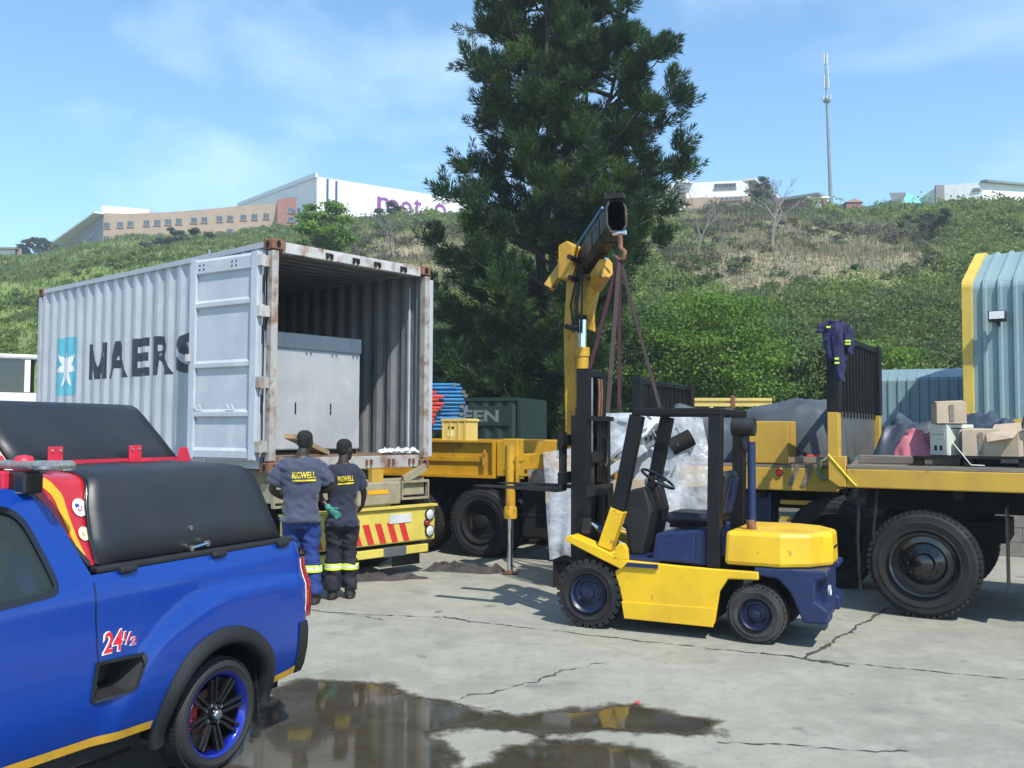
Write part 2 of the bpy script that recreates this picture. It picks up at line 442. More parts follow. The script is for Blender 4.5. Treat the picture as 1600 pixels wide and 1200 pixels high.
def fast_mesh(name, V, F, tint=None):
    """numpy verts (n,3) and faces (m,k) -> mesh, optional per-face tint"""
    me = bpy.data.meshes.new(name)
    m, k = F.shape
    me.vertices.add(len(V)); me.vertices.foreach_set('co', V.astype(np.float32).ravel())
    me.loops.add(m * k); me.loops.foreach_set('vertex_index', F.astype(np.int32).ravel())
    me.polygons.add(m)
    me.polygons.foreach_set('loop_start', np.arange(0, m * k, k, dtype=np.int32))
    me.polygons.foreach_set('loop_total', np.full(m, k, dtype=np.int32))
    me.update(calc_edges=True)
    if tint is not None:
        at = me.attributes.new('tint', 'FLOAT', 'FACE')
        at.data.foreach_set('value', tint.astype(np.float32))
    return me
def text_mb(s, size, bold=0.0, align='LEFT', spacing=1.0, depth=0.0, shear=0.0):
    """text in the xy plane as a mesh builder"""
    cu = bpy.data.curves.new('t', 'FONT')
    cu.body = s; cu.size = size; cu.offset = bold; cu.align_x = align; cu.space_character = spacing; cu.extrude = depth; cu.shear = shear
    cu.resolution_u = 4
    o = bpy.data.objects.new('t', cu)
    COL.objects.link(o)
    dg = bpy.context.evaluated_depsgraph_get()
    me = bpy.data.meshes.new_from_object(o.evaluated_get(dg))
    mb = MB()
    mb.v = [tuple(v.co) for v in me.vertices]
    mb.f = [tuple(p.vertices) for p in me.polygons]
    bpy.data.objects.remove(o); bpy.data.curves.remove(cu); bpy.data.meshes.remove(me)
    return mb
def fit(mb, x0, x1, y0, y1):
    """scale flat xy geometry to a box"""
    a = np.array(mb.v)
    lo, hi = a.min(0), a.max(0)
    sx, sy = (x1 - x0) / (hi[0] - lo[0]), (y1 - y0) / (hi[1] - lo[1])
    mb.v = [(x0 + (p[0] - lo[0]) * sx, y0 + (p[1] - lo[1]) * sy, p[2]) for p in mb.v]
    return mb
def remap(mb, fn):
    mb.v = [tuple(fn(*p)) for p in mb.v]
    return mb
def inside(p, poly):
    x, y = p; c = False; n = len(poly)
    for i in range(n):
        x1, y1 = poly[i]; x2, y2 = poly[i - 1]
        if (y1 > y) != (y2 > y) and x < (x2 - x1) * (y - y1) / (y2 - y1) + x1:
            c = not c
    return c
def sheet2d(outline, holes, step, keep=None):
    """triangulated flat panel with holes: returns 2-D points and triangles"""
    pts, edges = [], []
    def ring(poly):
        n0 = len(pts)
        dense = []
        for i in range(len(poly)):
            a, b = Vector(poly[i]), Vector(poly[(i + 1) % len(poly)])
            k = max(1, int((b - a).length / step))
            dense += [a.lerp(b, j / k) for j in range(k)]
        pts.extend(dense)
        edges.extend((n0 + i, n0 + (i + 1) % len(dense)) for i in range(len(dense)))
    ring(outline)
    for h in holes:
        ring(h)
    xs = [p[0] for p in outline]; ys = [p[1] for p in outline]
    y = min(ys) + step / 2; row = 0
    while y < max(ys):
        x = min(xs) + step / 2 + (step / 2 if row % 2 else 0)
        while x < max(xs):
            if inside((x, y), outline) and not any(inside((x, y), h) for h in holes):
                pts.append(Vector((x, y)))
            x += step
        y += step * 0.87; row += 1
    v, e, f, *_ = delaunay_2d_cdt(pts, edges, [], 0, 1e-5)
    out = []
    for t in f:
        c = ((v[t[0]].x + v[t[1]].x + v[t[2]].x) / 3, (v[t[0]].y + v[t[1]].y + v[t[2]].y) / 3)
        if inside(c, outline) and not any(inside(c, h) for h in holes):
            out.append(t)
    return [(p.x, p.y) for p in v], out
def sm(a, b, x):
    t = min(1, max(0, (x - a) / (b - a)))
    return t * t * (3 - 2 * t)
def arc(cx, cy, r_, a0, a1, n):
    return [(cx + r_ * math.cos(R(a0 + (a1 - a0) * i / n)), cy + r_ * math.sin(R(a0 + (a1 - a0) * i / n))) for i in range(n + 1)]
# ================================================================== the yard
def concrete_mat():
    m = bpy.data.materials.new('concrete'); m.use_nodes = True
    t = m.node_tree; b = t.nodes['Principled BSDF']
    g = t.nodes.new('ShaderNodeNewGeometry'); pos = g.outputs['Position']
    def noise(sc, de=6, ro=0.6):
        n = t.nodes.new('ShaderNodeTexNoise'); n.inputs['Scale'].default_value = sc; n.inputs['Detail'].default_value = de; n.inputs['Roughness'].default_value = ro
        t.links.new(pos, n.inputs['Vector']); return n.outputs['Fac']
    def rmp(s, a, z, lo=0.0, hi=1.0):
        n = t.nodes.new('ShaderNodeMapRange'); n.inputs['From Min'].default_value = a; n.inputs['From Max'].default_value = z
        n.inputs['To Min'].default_value = lo; n.inputs['To Max'].default_value = hi
        t.links.new(s, n.inputs['Value']); return n.outputs['Result']
    def mix(f, a, z, bt='MIX'):
        n = t.nodes.new('ShaderNodeMixRGB'); n.blend_type = bt
        t.links.new(f, n.inputs['Fac']) if not isinstance(f, float) else setattr(n.inputs['Fac'], 'default_value', f)
        for k, s in (('Color1', a), ('Color2', z)):
            if isinstance(s, tuple): n.inputs[k].default_value = (*s, 1)
            else: t.links.new(s, n.inputs[k])
        return n.outputs['Color']
    c = mix(rmp(noise(0.55, 5), 0.35, 0.65), (0.285, 0.279, 0.227), (0.217, 0.212, 0.173))
    c = mix(rmp(noise(2.6, 8, 0.7), 0.45, 0.72), c, (0.325, 0.318, 0.262))
    c = mix(rmp(noise(9, 8, 0.75), 0.52, 0.75), c, (0.175, 0.172, 0.152))
    c = mix(rmp(noise(90, 3, 0.8), 0.56, 0.75), c, (0.175, 0.17, 0.152))
    c = mix(rmp(noise(1.15, 5, 0.55), 0.60, 0.80), c, (0.115, 0.11, 0.098))       # old oil spots
    c = mix(rmp(noise(3.2, 4, 0.5), 0.66, 0.76), c, (0.115, 0.11, 0.10))
    # earth and weeds beyond the slab
    sep = t.nodes.new('ShaderNodeSeparateXYZ'); t.links.new(pos, sep.inputs[0])
    far = rmp(sep.outputs['Y'], 18.5, 20.5)
    earth = mix(rmp(noise(0.8), 0.4, 0.6), (0.10, 0.085, 0.06), (0.06, 0.075, 0.03))
    c = mix(far, c, earth)
    t.links.new(c, b.inputs['Base Color'])
    b.inputs['Roughness'].default_value = 0.85
    bn = t.nodes.new('ShaderNodeBump'); bn.inputs['Strength'].default_value = 0.35; bn.inputs['Distance'].default_value = 0.012
    t.links.new(noise(28, 8, 0.75), bn.inputs['Height']); t.links.new(bn.outputs['Normal'], b.inputs['Normal'])
    MATS['concrete'] = m
concrete_mat()
g = MB().add([(-900, -300, 0), (900, -300, 0), (900, 1500, 0), (-900, 1500, 0)], [(0, 1, 2, 3)])
yard = tag(obj('yard_ground', g, 'concrete'), kind='structure')

def crack(pix, w, name, jit=0.02, seg=0.045, z=0.004):
    """irregular dark strip along ground pixels; w in metres"""
    pts = [G(*p) for p in pix]
    line = []
    for a, b in zip(pts[:-1], pts[1:]):
        k = max(1, int((b - a).length / seg))
        line += [a.lerp(b, i / k) for i in range(k)]
    line.append(pts[-1])
    mb = MB(); vs = []
    off = 0.0
    for i, p in enumerate(line):
        t = (line[min(i + 1, len(line) - 1)] - line[max(i - 1, 0)]).normalized()
        n = Vector((-t.y, t.x, 0))
        off = off * 0.75 + random.uniform(-jit, jit) * 1.3
        ww = w * max(0.06, random.gauss(.45, .42)) * 0.5
        vs += [p + n * (off - ww) + Vector((0, 0, z)), p + n * (off + ww) + Vector((0, 0, z))]
    mb.add(vs, [(2 * i, 2 * i + 1, 2 * i + 3, 2 * i + 2) for i in range(len(line) - 1)])
    obj(name, mb, 'tar', yard)
crack([(470, 952), (560, 960), (690, 965), (735, 971), (860, 985), (1000, 1001), (1130, 1016), (1270, 1031), (1420, 1046), (1700, 1072)], 0.028, 'joint', 0.012)
crack([(690, 963), (738, 972)], 0.06, 'joint', 0.02)
crack([(1190, 1020), (1290, 1034), (1330, 1040)], 0.05, 'joint', 0.02)
crack([(1255, 1030), (1290, 1008), (1362, 966), (1390, 950)], 0.05, 'joint', 0.010, z=0.006)
crack([(690, 1100), (735, 1086), (800, 1074), (850, 1058), (905, 1042), (945, 1033)], 0.022, 'crack', 0.03)
crack([(700, 1097), (790, 1113)], 0.03, 'crack', 0.02)
crack([(1120, 1158), (1200, 1162), (1290, 1170), (1420, 1176)], 0.018, 'crack', 0.02)
crack([(440, 942), (520, 958), (600, 968)], 0.018, 'crack', 0.02)

def puddle_mat():
    m = bpy.data.materials.new('puddle'); m.use_nodes = True
    t = m.node_tree; b = t.nodes['Principled BSDF']; out = t.nodes['Material Output']
    at = t.nodes.new('ShaderNodeAttribute'); at.attribute_name = 'wet'
    g = t.nodes.new('ShaderNodeNewGeometry')
    def noise(sc, de=5):
        n = t.nodes.new('ShaderNodeTexNoise'); n.inputs['Scale'].default_value = sc; n.inputs['Detail'].default_value = de; n.inputs['Roughness'].default_value = 0.65
        t.links.new(g.outputs['Position'], n.inputs['Vector']); return n.outputs['Fac']
    def rmp(s, a, z, lo=0.0, hi=1.0):
        n = t.nodes.new('ShaderNodeMapRange'); n.inputs['From Min'].default_value = a; n.inputs['From Max'].default_value = z
        n.inputs['To Min'].default_value = lo; n.inputs['To Max'].default_value = hi
        t.links.new(s, n.inputs['Value']); return n.outputs['Result']
    def op(o, a, c):
        n = t.nodes.new('ShaderNodeMath'); n.operation = o
        for i, s in enumerate((a, c)):
            if isinstance(s, float): n.inputs[i].default_value = s
            else: t.links.new(s, n.inputs[i])
        return n.outputs[0]
    f = op('ADD', at.outputs['Fac'], op('MULTIPLY', op('SUBTRACT', noise(4.5, 10), 0.5), 1.05))
    damp, water = rmp(f, 0.38, 0.58), rmp(f, 0.55, 0.63)
    mx = t.nodes.new('ShaderNodeMixRGB'); t.links.new(rmp(noise(2.2, 6), 0.4, 0.65), mx.inputs['Fac'])
    mx.inputs['Color1'].default_value = (0.040, 0.034, 0.020, 1); mx.inputs['Color2'].default_value = (0.065, 0.058, 0.042, 1)
    t.links.new(mx.outputs[0], b.inputs['Base Color'])
    t.links.new(rmp(water, 0, 1, 0.55, 0.045), b.inputs['Roughness'])
    b.inputs['Specular IOR Level'].default_value = 0.5
    b.inputs['IOR'].default_value = 1.36
    bn = t.nodes.new('ShaderNodeBump'); bn.inputs['Distance'].default_value = 0.004
    t.links.new(rmp(water, 0, 1, 0.5, 0.07), bn.inputs['Strength']); t.links.new(noise(11, 5), bn.inputs['Height']); t.links.new(bn.outputs['Normal'], b.inputs['Normal'])
    tr = t.nodes.new('ShaderNodeBsdfTransparent'); ms = t.nodes.new('ShaderNodeMixShader')
    t.links.new(damp, ms.inputs[0]); t.links.new(tr.outputs[0], ms.inputs[1]); t.links.new(b.outputs[0], ms.inputs[2])
    t.links.new(ms.outputs[0], out.inputs['Surface'])
    MATS['puddle'] = m
puddle_mat()
def puddle(pix, z=0.008, marg=0.22):
    poly = np.array([[G(x, y).x, G(x, y).y] for x, y in pix])
    x0, y0 = poly.min(0) - marg; x1, y1 = poly.max(0) + marg
    st = 0.035
    xs, ys = np.arange(x0, x1, st), np.arange(y0, y1, st)
    X, Y = np.meshgrid(xs, ys)
    q = np.stack([X.ravel(), Y.ravel()], 1)
    dmin = np.full(len(q), 9.0); ins = np.zeros(len(q), bool)
    n = len(poly)
    for i in range(n):
        a, b = poly[i - 1], poly[i]
        ab = b - a
        tt = np.clip(((q - a) @ ab) / (ab @ ab), 0, 1)
        dmin = np.minimum(dmin, np.hypot(*(q - a - tt[:, None] * ab).T))
        cond = (a[1] > q[:, 1]) != (b[1] > q[:, 1])
        with np.errstate(divide='ignore', invalid='ignore'):
            xi = (b[0] - a[0]) * (q[:, 1] - a[1]) / (b[1] - a[1]) + a[0]
        ins ^= cond & (q[:, 0] < xi)
    sd = np.where(ins, dmin, -dmin)
    wet = np.clip(0.5 + sd / 0.22 * 0.5, 0, 1)
    nx = len(xs)
    idx = np.arange(len(q)).reshape(len(ys), nx)
    F = np.stack([idx[:-1, :-1], idx[:-1, 1:], idx[1:, 1:], idx[1:, :-1]], -1).reshape(-1, 4)
    F = F[(wet[F].max(1) > 0.02)]
    used = np.unique(F); rm = np.full(len(q), -1); rm[used] = np.arange(len(used))
    me = fast_mesh('puddle', np.column_stack([q[used], np.full(len(used), z)]), rm[F])
    at = me.attributes.new('wet', 'FLOAT', 'POINT'); at.data.foreach_set('value', wet[used].astype(np.float32))
    o = link('puddle', me, 'puddle')
    tag(o, kind='structure')
puddle([(430, 1075), (466, 1063), (547, 1066), (601, 1070), (656, 1094), (702, 1098), (760, 1116), (817, 1117), (886, 1112), (955, 1103), (995, 1100), (1041, 1115),
        (1095, 1121), (1127, 1130), (1122, 1148), (1041, 1149), (955, 1141), (897, 1150), (840, 1148), (782, 1140), (720, 1135), (680, 1146), (702, 1178),
        (740, 1215), (760, 1290), (700, 1420), (420, 1500), (250, 1420), (150, 1300), (250, 1215), (360, 1150)])
puddle([(735, 1205), (770, 1180), (815, 1168), (869, 1158), (955, 1162), (1012, 1177), (1060, 1200), (1085, 1250), (1000, 1330), (860, 1340), (760, 1280)], z=0.0085)

# ================================================================== the hill behind the yard
RX = [-500, 0, 60, 90, 160, 300, 470, 560, 670, 800, 1040, 1200, 1320, 1400, 1500, 1600, 2100]
RY = [428, 408, 404, 395, 384, 376, 360, 347, 338, 335, 331, 326, 331, 328, 319, 314, 310]
RDp = [-500, 0, 300, 600, 900, 1300, 1600, 2100]
RD = [175, 175, 165, 150, 130, 120, 105, 100]
def vnoise(x, y, seed=0):
    """smooth value noise for numpy arrays"""
    def h(i, j):
        n = (i * 374761393 + j * 668265263 + seed * 974634777) & 0x7fffffff
        n = ((n ^ (n >> 13)) * 1274126177) & 0x7fffffff
        return ((n ^ (n >> 16)) & 0xffff) / 65535.0
    x, y = np.asarray(x, float), np.asarray(y, float)
    i, j = np.floor(x).astype(np.int64), np.floor(y).astype(np.int64)
    u, v = x - i, y - j
    u, v = u * u * (3 - 2 * u), v * v * (3 - 2 * v)
    return (h(i, j) * (1 - u) + h(i + 1, j) * u) * (1 - v) + (h(i, j + 1) * (1 - u) + h(i + 1, j + 1) * u) * v
Y0H = 27.0
def ridge(px):
    d = np.interp(px, RDp, RD)
    y = np.interp(px, RX, RY)
    b = (y - 600) / FOC
    return d, CAMH + d * (_sp - b * _cp) / (_cp + b * _sp)
def hill_z(X, Y):
    X, Y = np.asarray(X, float), np.asarray(Y, float)
    px = 800 + FOC * X / np.maximum(Y, 1)
    d, zr = ridge(px)
    t = (Y - Y0H) / (d - Y0H)
    tc_ = np.clip(t, 0, 1)
    z = zr * (1.22 * tc_ - 0.22 * tc_ * tc_) - 0.3
    bumps = (vnoise(X / 9, Y / 9, 1) - 0.5) * 2.2 + (vnoise(X / 3.5, Y / 3.5, 2) - 0.5) * 0.8
    z = z + bumps * np.clip(t * 4, 0, 1) * np.clip((1.0 - t) * 5, 0.0, 1)
    return np.where(t > 1, zr - 0.3 - (t - 1) * 2.0, np.where(t < 0, -0.3 - 0 * t, z))
ks = np.linspace(-1300, 2900, 240)
ys_ = np.concatenate([np.linspace(Y0H - 0.5, 60, 50), np.linspace(61, 240, 110)])
KX, KY = np.meshgrid(ks, ys_)
HX = (KX - 800) / FOC * KY
HZ = hill_z(HX, KY)
idx = np.arange(HX.size).reshape(HX.shape)
HF = np.stack([idx[:-1, :-1], idx[:-1, 1:], idx[1:, 1:], idx[1:, :-1]], -1).reshape(-1, 4)
def hill_mat():
    m = bpy.data.materials.new('hill_soil'); m.use_nodes = True
    t = m.node_tree; b = t.nodes['Principled BSDF']; b.inputs['Roughness'].default_value = 0.95; b.inputs['Specular IOR Level'].default_value = 0.1
    g = t.nodes.new('ShaderNodeNewGeometry')
    def nf(sc, a, z, de=6):
        n = t.nodes.new('ShaderNodeTexNoise'); n.inputs['Scale'].default_value = sc; n.inputs['Detail'].default_value = de; n.inputs['Roughness'].default_value = 0.65
        t.links.new(g.outputs['Position'], n.inputs['Vector'])
        r_ = t.nodes.new('ShaderNodeMapRange'); r_.inputs['From Min'].default_value = a; r_.inputs['From Max'].default_value = z
        t.links.new(n.outputs['Fac'], r_.inputs['Value']); return r_.outputs['Result']
    def mix(f, a, z):
        n = t.nodes.new('ShaderNodeMixRGB'); t.links.new(f, n.inputs['Fac'])
        for k, s in (('Color1', a), ('Color2', z)):
            if isinstance(s, tuple): n.inputs[k].default_value = (*s, 1)
            else: t.links.new(s, n.inputs[k])
        return n.outputs['Color']
    at = t.nodes.new('ShaderNodeAttribute'); at.attribute_name = 'dry'
    green = mix(nf(0.25, 0.4, 0.6), (0.12, 0.18, 0.045), (0.165, 0.215, 0.065))
    dry = mix(nf(0.35, 0.42, 0.58), (0.26, 0.225, 0.14), (0.17, 0.15, 0.11))
    dry = mix(nf(1.4, 0.5, 0.65), dry, (0.10, 0.12, 0.05))
    c = mix(at.outputs['Fac'], green, dry)
    c = mix(nf(2.5, 0.55, 0.7), c, (0.045, 0.055, 0.025))
    t.links.new(c, b.inputs['Base Color'])
    MATS['hill_soil'] = m
hill_mat()
def photo_px(X, Y, Z):
    zz = np.asarray(Z) - CAMH
    d = Y * _cp + zz * _sp; u = -Y * _sp + zz * _cp
    a, b = X / d * FOC, -u / d * FOC
    return 800 + a * _cr - b * _sr, 600 + a * _sr + b * _cr
def dryness(X, Y):
    """1 where the slope is dry grass and bare scrub (right of the big tree), 0 where it is green"""
    Z = hill_z(X, Y)
    px, py = photo_px(X, Y, Z)
    d1 = np.exp(-((px - 1190) / 190) ** 2 - ((py - 400) / 62) ** 2) * 1.35
    d2 = np.exp(-((px - 640) / 130) ** 2 - ((py - 410) / 70) ** 2) * 0.9
    d3 = np.exp(-((px - 1400) / 110) ** 2 - ((py - 395) / 28) ** 2) * 0.8
    return np.clip(d1 + d2 + d3 + (vnoise(X / 5, Y / 5, 5) - 0.55) * 0.7, 0, 1)
hm = fast_mesh('hill', np.column_stack([HX.ravel(), KY.ravel(), HZ.ravel()]), HF)
hm.attributes.new('dry', 'FLOAT', 'POINT').data.foreach_set('value', dryness(HX.ravel(), KY.ravel()).astype(np.float32))
hill = tag(link('hill', hm, 'hill_soil', smooth=180), kind='structure')

# ---------------------------------------------------------------- foliage helpers
def leaf_quads(C, D, size, aspect=0.55, r_=None):
    """one leaf quad per centre C, roughly facing D; size per leaf"""
    r_ = r_ or rng
    n = len(C)
    nrm = D + r_.normal(0, 0.65, (n, 3))
    nrm /= np.linalg.norm(nrm, axis=1)[:, None] + 1e-9
    a = np.cross(nrm, r_.normal(0, 1, (n, 3)))
    a /= np.linalg.norm(a, axis=1)[:, None] + 1e-9
    b = np.cross(nrm, a)
    s = (np.ones(n) * size)[:, None]
    V = np.stack([C - a * s, C - b * s * aspect, C + a * s, C + b * s * aspect], 1)
    return V.reshape(-1, 3), np.arange(4 * n).reshape(n, 4)
def shrubs(centers, rx, rz, per, size, tint, tvar=0.16):
    """leafy mounds: arrays of centres/radii; returns V,F,T"""
    n = len(centers)
    dirs = rng.normal(0, 1, (n, per, 3))
    dirs /= np.linalg.norm(dirs, axis=2)[:, :, None]
    dirs[:, :, 2] = np.abs(dirs[:, :, 2]) * 1.0 - 0.15
    # lumps: bias directions towards a few clumps per shrub
    k = 6
    cl = rng.normal(0, 1, (n, k, 3)); cl[:, :, 2] = np.abs(cl[:, :, 2]) - 0.1
    cl /= np.linalg.norm(cl, axis=2)[:, :, None]
    pick = rng.integers(0, k, (n, per))
    base = np.take_along_axis(cl, pick[:, :, None].repeat(3, 2), 1)
    off = base * 0.62 + dirs * rng.uniform(0.30, 0.46, (n, per, 1))
    C = centers[:, None, :] + off * np.stack([rx, rx, rz], 1)[:, None, :]
    T = (tint[:, None] + np.take_along_axis(rng.normal(0, tvar * 0.7, (n, k)), pick, 1) + rng.normal(0, tvar * 0.6, (n, per))).ravel()
    V, F = leaf_quads(C.reshape(-1, 3), off.reshape(-1, 3), np.repeat(size, per) * rng.uniform(0.6, 1.2, n * per))
    return V, F, np.clip(T, 0, 1)

# scrub that covers the slope: far too many leaves and mounds to count
def scatter_scrub():
    n = 12500
    px = rng.uniform(-120, 1720, n)
    t = rng.uniform(0.0, 1.0, n) ** 1.25
    d, _z = ridge(px)
    Y = Y0H + 1.5 + t * (d - Y0H - 1.5)
    X = (px - 800) / FOC * Y
    dr = dryness(X, Y)
    keep = rng.uniform(0, 1, n) > dr * 0.80
    patch = vnoise(X / 7, Y / 7, 9)
    keep &= patch + rng.normal(0, 0.12, n) > 0.30
    keep &= (t < 0.965)
    keep &= (px > 470) | (rng.uniform(0, 1, n) < .50)
    X, Y, dr, patch, px, t = X[keep], Y[keep], dr[keep], patch[keep], px[keep], t[keep]
    Z = hill_z(X, Y)
    hgt = np.clip(0.35 + 1.2 * patch + rng.normal(0, 0.3, len(X)), 0.3, 2.2) * np.where(rng.uniform(0, 1, len(X)) < .07, rng.uniform(1.4, 2.3, len(X)), 1.0)
    hgt *= np.where(px < 480, 0.5, 1.0) * np.where(dr > 0.4, 0.6, 1.0) * np.where(t > 0.90, 0.30, 1.0)
    rx = hgt * rng.uniform(0.75, 1.35, len(X)) * 1.15
    _, qy = photo_px(X, Y, Z)
    sp = vnoise(X / 12, Y / 12, 21)
    sp = np.clip((sp - .5) * 1.5 + .5 + (vnoise(X / 4, Y / 4, 31) - .5) * .5, 0, 1)
    tint = 0.36 + 0.52 * sp + rng.normal(0, 0.15, len(X))
    tint = np.where(dr > 0.35, 0.12 + 0.3 * sp + rng.normal(0, 0.12, len(X)), tint)
    tint = np.where((px > 1240) & (dr < .35), tint + .13, tint)
    tint = np.where(px < 420, np.clip(tint + .15, 0.5, 1.0), tint)
    size = np.clip(0.0021 * Y, 0.075, 0.26)
    near = Y < 62
    out = []
    for msk, per in ((near, 150), (~near, 70)):
        out.append(shrubs(np.column_stack([X, Y, Z])[msk], rx[msk], hgt[msk] * 0.95, per, size[msk], tint[msk]))
    V = np.concatenate([o[0] for o in out]); F = np.concatenate([out[0][1], out[1][1] + len(out[0][0])]); T = np.concatenate([o[2] for o in out])
    o = link('hillside_scrub', fast_mesh('hillside_scrub', V, F, T), 'leaf_scrub')
    tag(o, 'tangled green and grey scrub covering the hillside behind the yard', 'scrub', kind='stuff')
scatter_scrub()
def scatter_grass():
    n = 130000
    px = rng.uniform(-60, 1660, n); t = rng.uniform(0.03, 1.0, n) ** 1.2
    d, _z = ridge(px); Y = Y0H + t * (d - Y0H); X = (px - 800) / FOC * Y
    Z = hill_z(X, Y); dr = dryness(X, Y)
    h = np.clip(0.006 * Y, 0.25, 0.75) * rng.uniform(0.5, 1.2, n); w = h * 0.17
    a = rng.uniform(0, np.pi, n); lean = rng.normal(0, 0.25, (n, 2)) * h[:, None]
    b0 = np.column_stack([X - np.cos(a) * w, Y - np.sin(a) * w, Z - 0.05]); b1 = np.column_stack([X + np.cos(a) * w, Y + np.sin(a) * w, Z - 0.05])
    tp = np.column_stack([X + lean[:, 0], Y + lean[:, 1], Z + h])
    V = np.stack([b0, b1, tp], 1).reshape(-1, 3)
    T = np.clip(0.9 - dr * 0.85 + rng.normal(0, 0.15, n), 0, 1)
    o = link('hillside_grass', fast_mesh('hillside_grass', V, np.arange(3 * n).reshape(n, 3), T), 'leaf_grass')
    tag(o, 'dry and green grass tufts growing on the hillside', 'grass', kind='stuff')
scatter_grass()

# ---------------------------------------------------------------- trees
def limb_path(a, b, sag=0.0, n=5, wob=0.06):
    a, b = Vector(a), Vector(b)
    L_ = (b - a).length
    pts = []
    for i in range(n + 1):
        t = i / n
        p = a.lerp(b, t) + Vector((0, 0, sag * L_ * math.sin(math.pi * t)))
        if 0 < i < n:
            p += Vector([random.uniform(-1, 1) for _ in range(3)]) * wob * L_
        pts.append(p)
    return pts
def broad_tree(name, label, cat, base, height, rx, crown_z, rz, leaf, nclump, per, lsize, tint=0.5, trunk_r=0.12, group=None, trunk_mat='bark', top_open=0.0):
    """tree > trunk (with limbs), crown of leaf-sized faces in clumps"""
    t = thing(name, label, cat, base, 0, group)
    cc = np.array([0, 0, crown_z])
    d = rng.normal(0, 1, (nclump, 3)); d /= np.linalg.norm(d, axis=1)[:, None]
    rad = rng.uniform(0.25, 1.0, nclump) ** 0.5
    lob = 0.72 + 0.5 * vnoise(d[:, 0] * 2.2 + 5, d[:, 1] * 2.2 + d[:, 2] * 1.7 + 9, 3)
    C = cc + d * (rad * lob)[:, None] * np.array([rx, rx, rz])
    C[:, 2] = np.maximum(C[:, 2], 0.25)
    nclump = max(18, int(nclump * .42)); per = int(per * 2.3); C = C[:nclump]
    cr_ = rng.uniform(0.20, 0.40, nclump) * min(rx, rz)
    V, F, T = [], [], []
    ct = tint + rng.normal(0, 0.20, nclump)
    q = rng.normal(0, 0.55, (nclump, per, 3)) * np.array([1, 1, 0.42])
    Cc = (C[:, None, :] + q * cr_[:, None, None]).reshape(-1, 3)
    V, F = leaf_quads(Cc, (q + np.array([0, 0, 0.7])).reshape(-1, 3), lsize * rng.uniform(0.6, 1.25, len(Cc)))
    T = np.clip(np.repeat(ct, per) + rng.normal(0, 0.12, len(Cc)), 0, 1)
    link('crown', fast_mesh('crown', V, F, T), leaf, t)
    mb = MB()
    top = Vector((random.uniform(-.1, .1) * rx, 0, crown_z + rz * 0.35))
    mb.tube(limb_path((0, 0, -0.3), top, 0, 6, 0.025), np.linspace(trunk_r, trunk_r * 0.35, 7).tolist(), 8)
    for i in range(min(nclump, 16)):
        z0 = random.uniform(0.35, 0.9) * crown_z
        mb.tube(limb_path((0, 0, z0), C[i], 0.08, 4, 0.05), np.linspace(trunk_r * 0.4, trunk_r * 0.1, 5).tolist(), 5)
    obj('trunk', mb, trunk_mat, t, smooth=180)
    return t
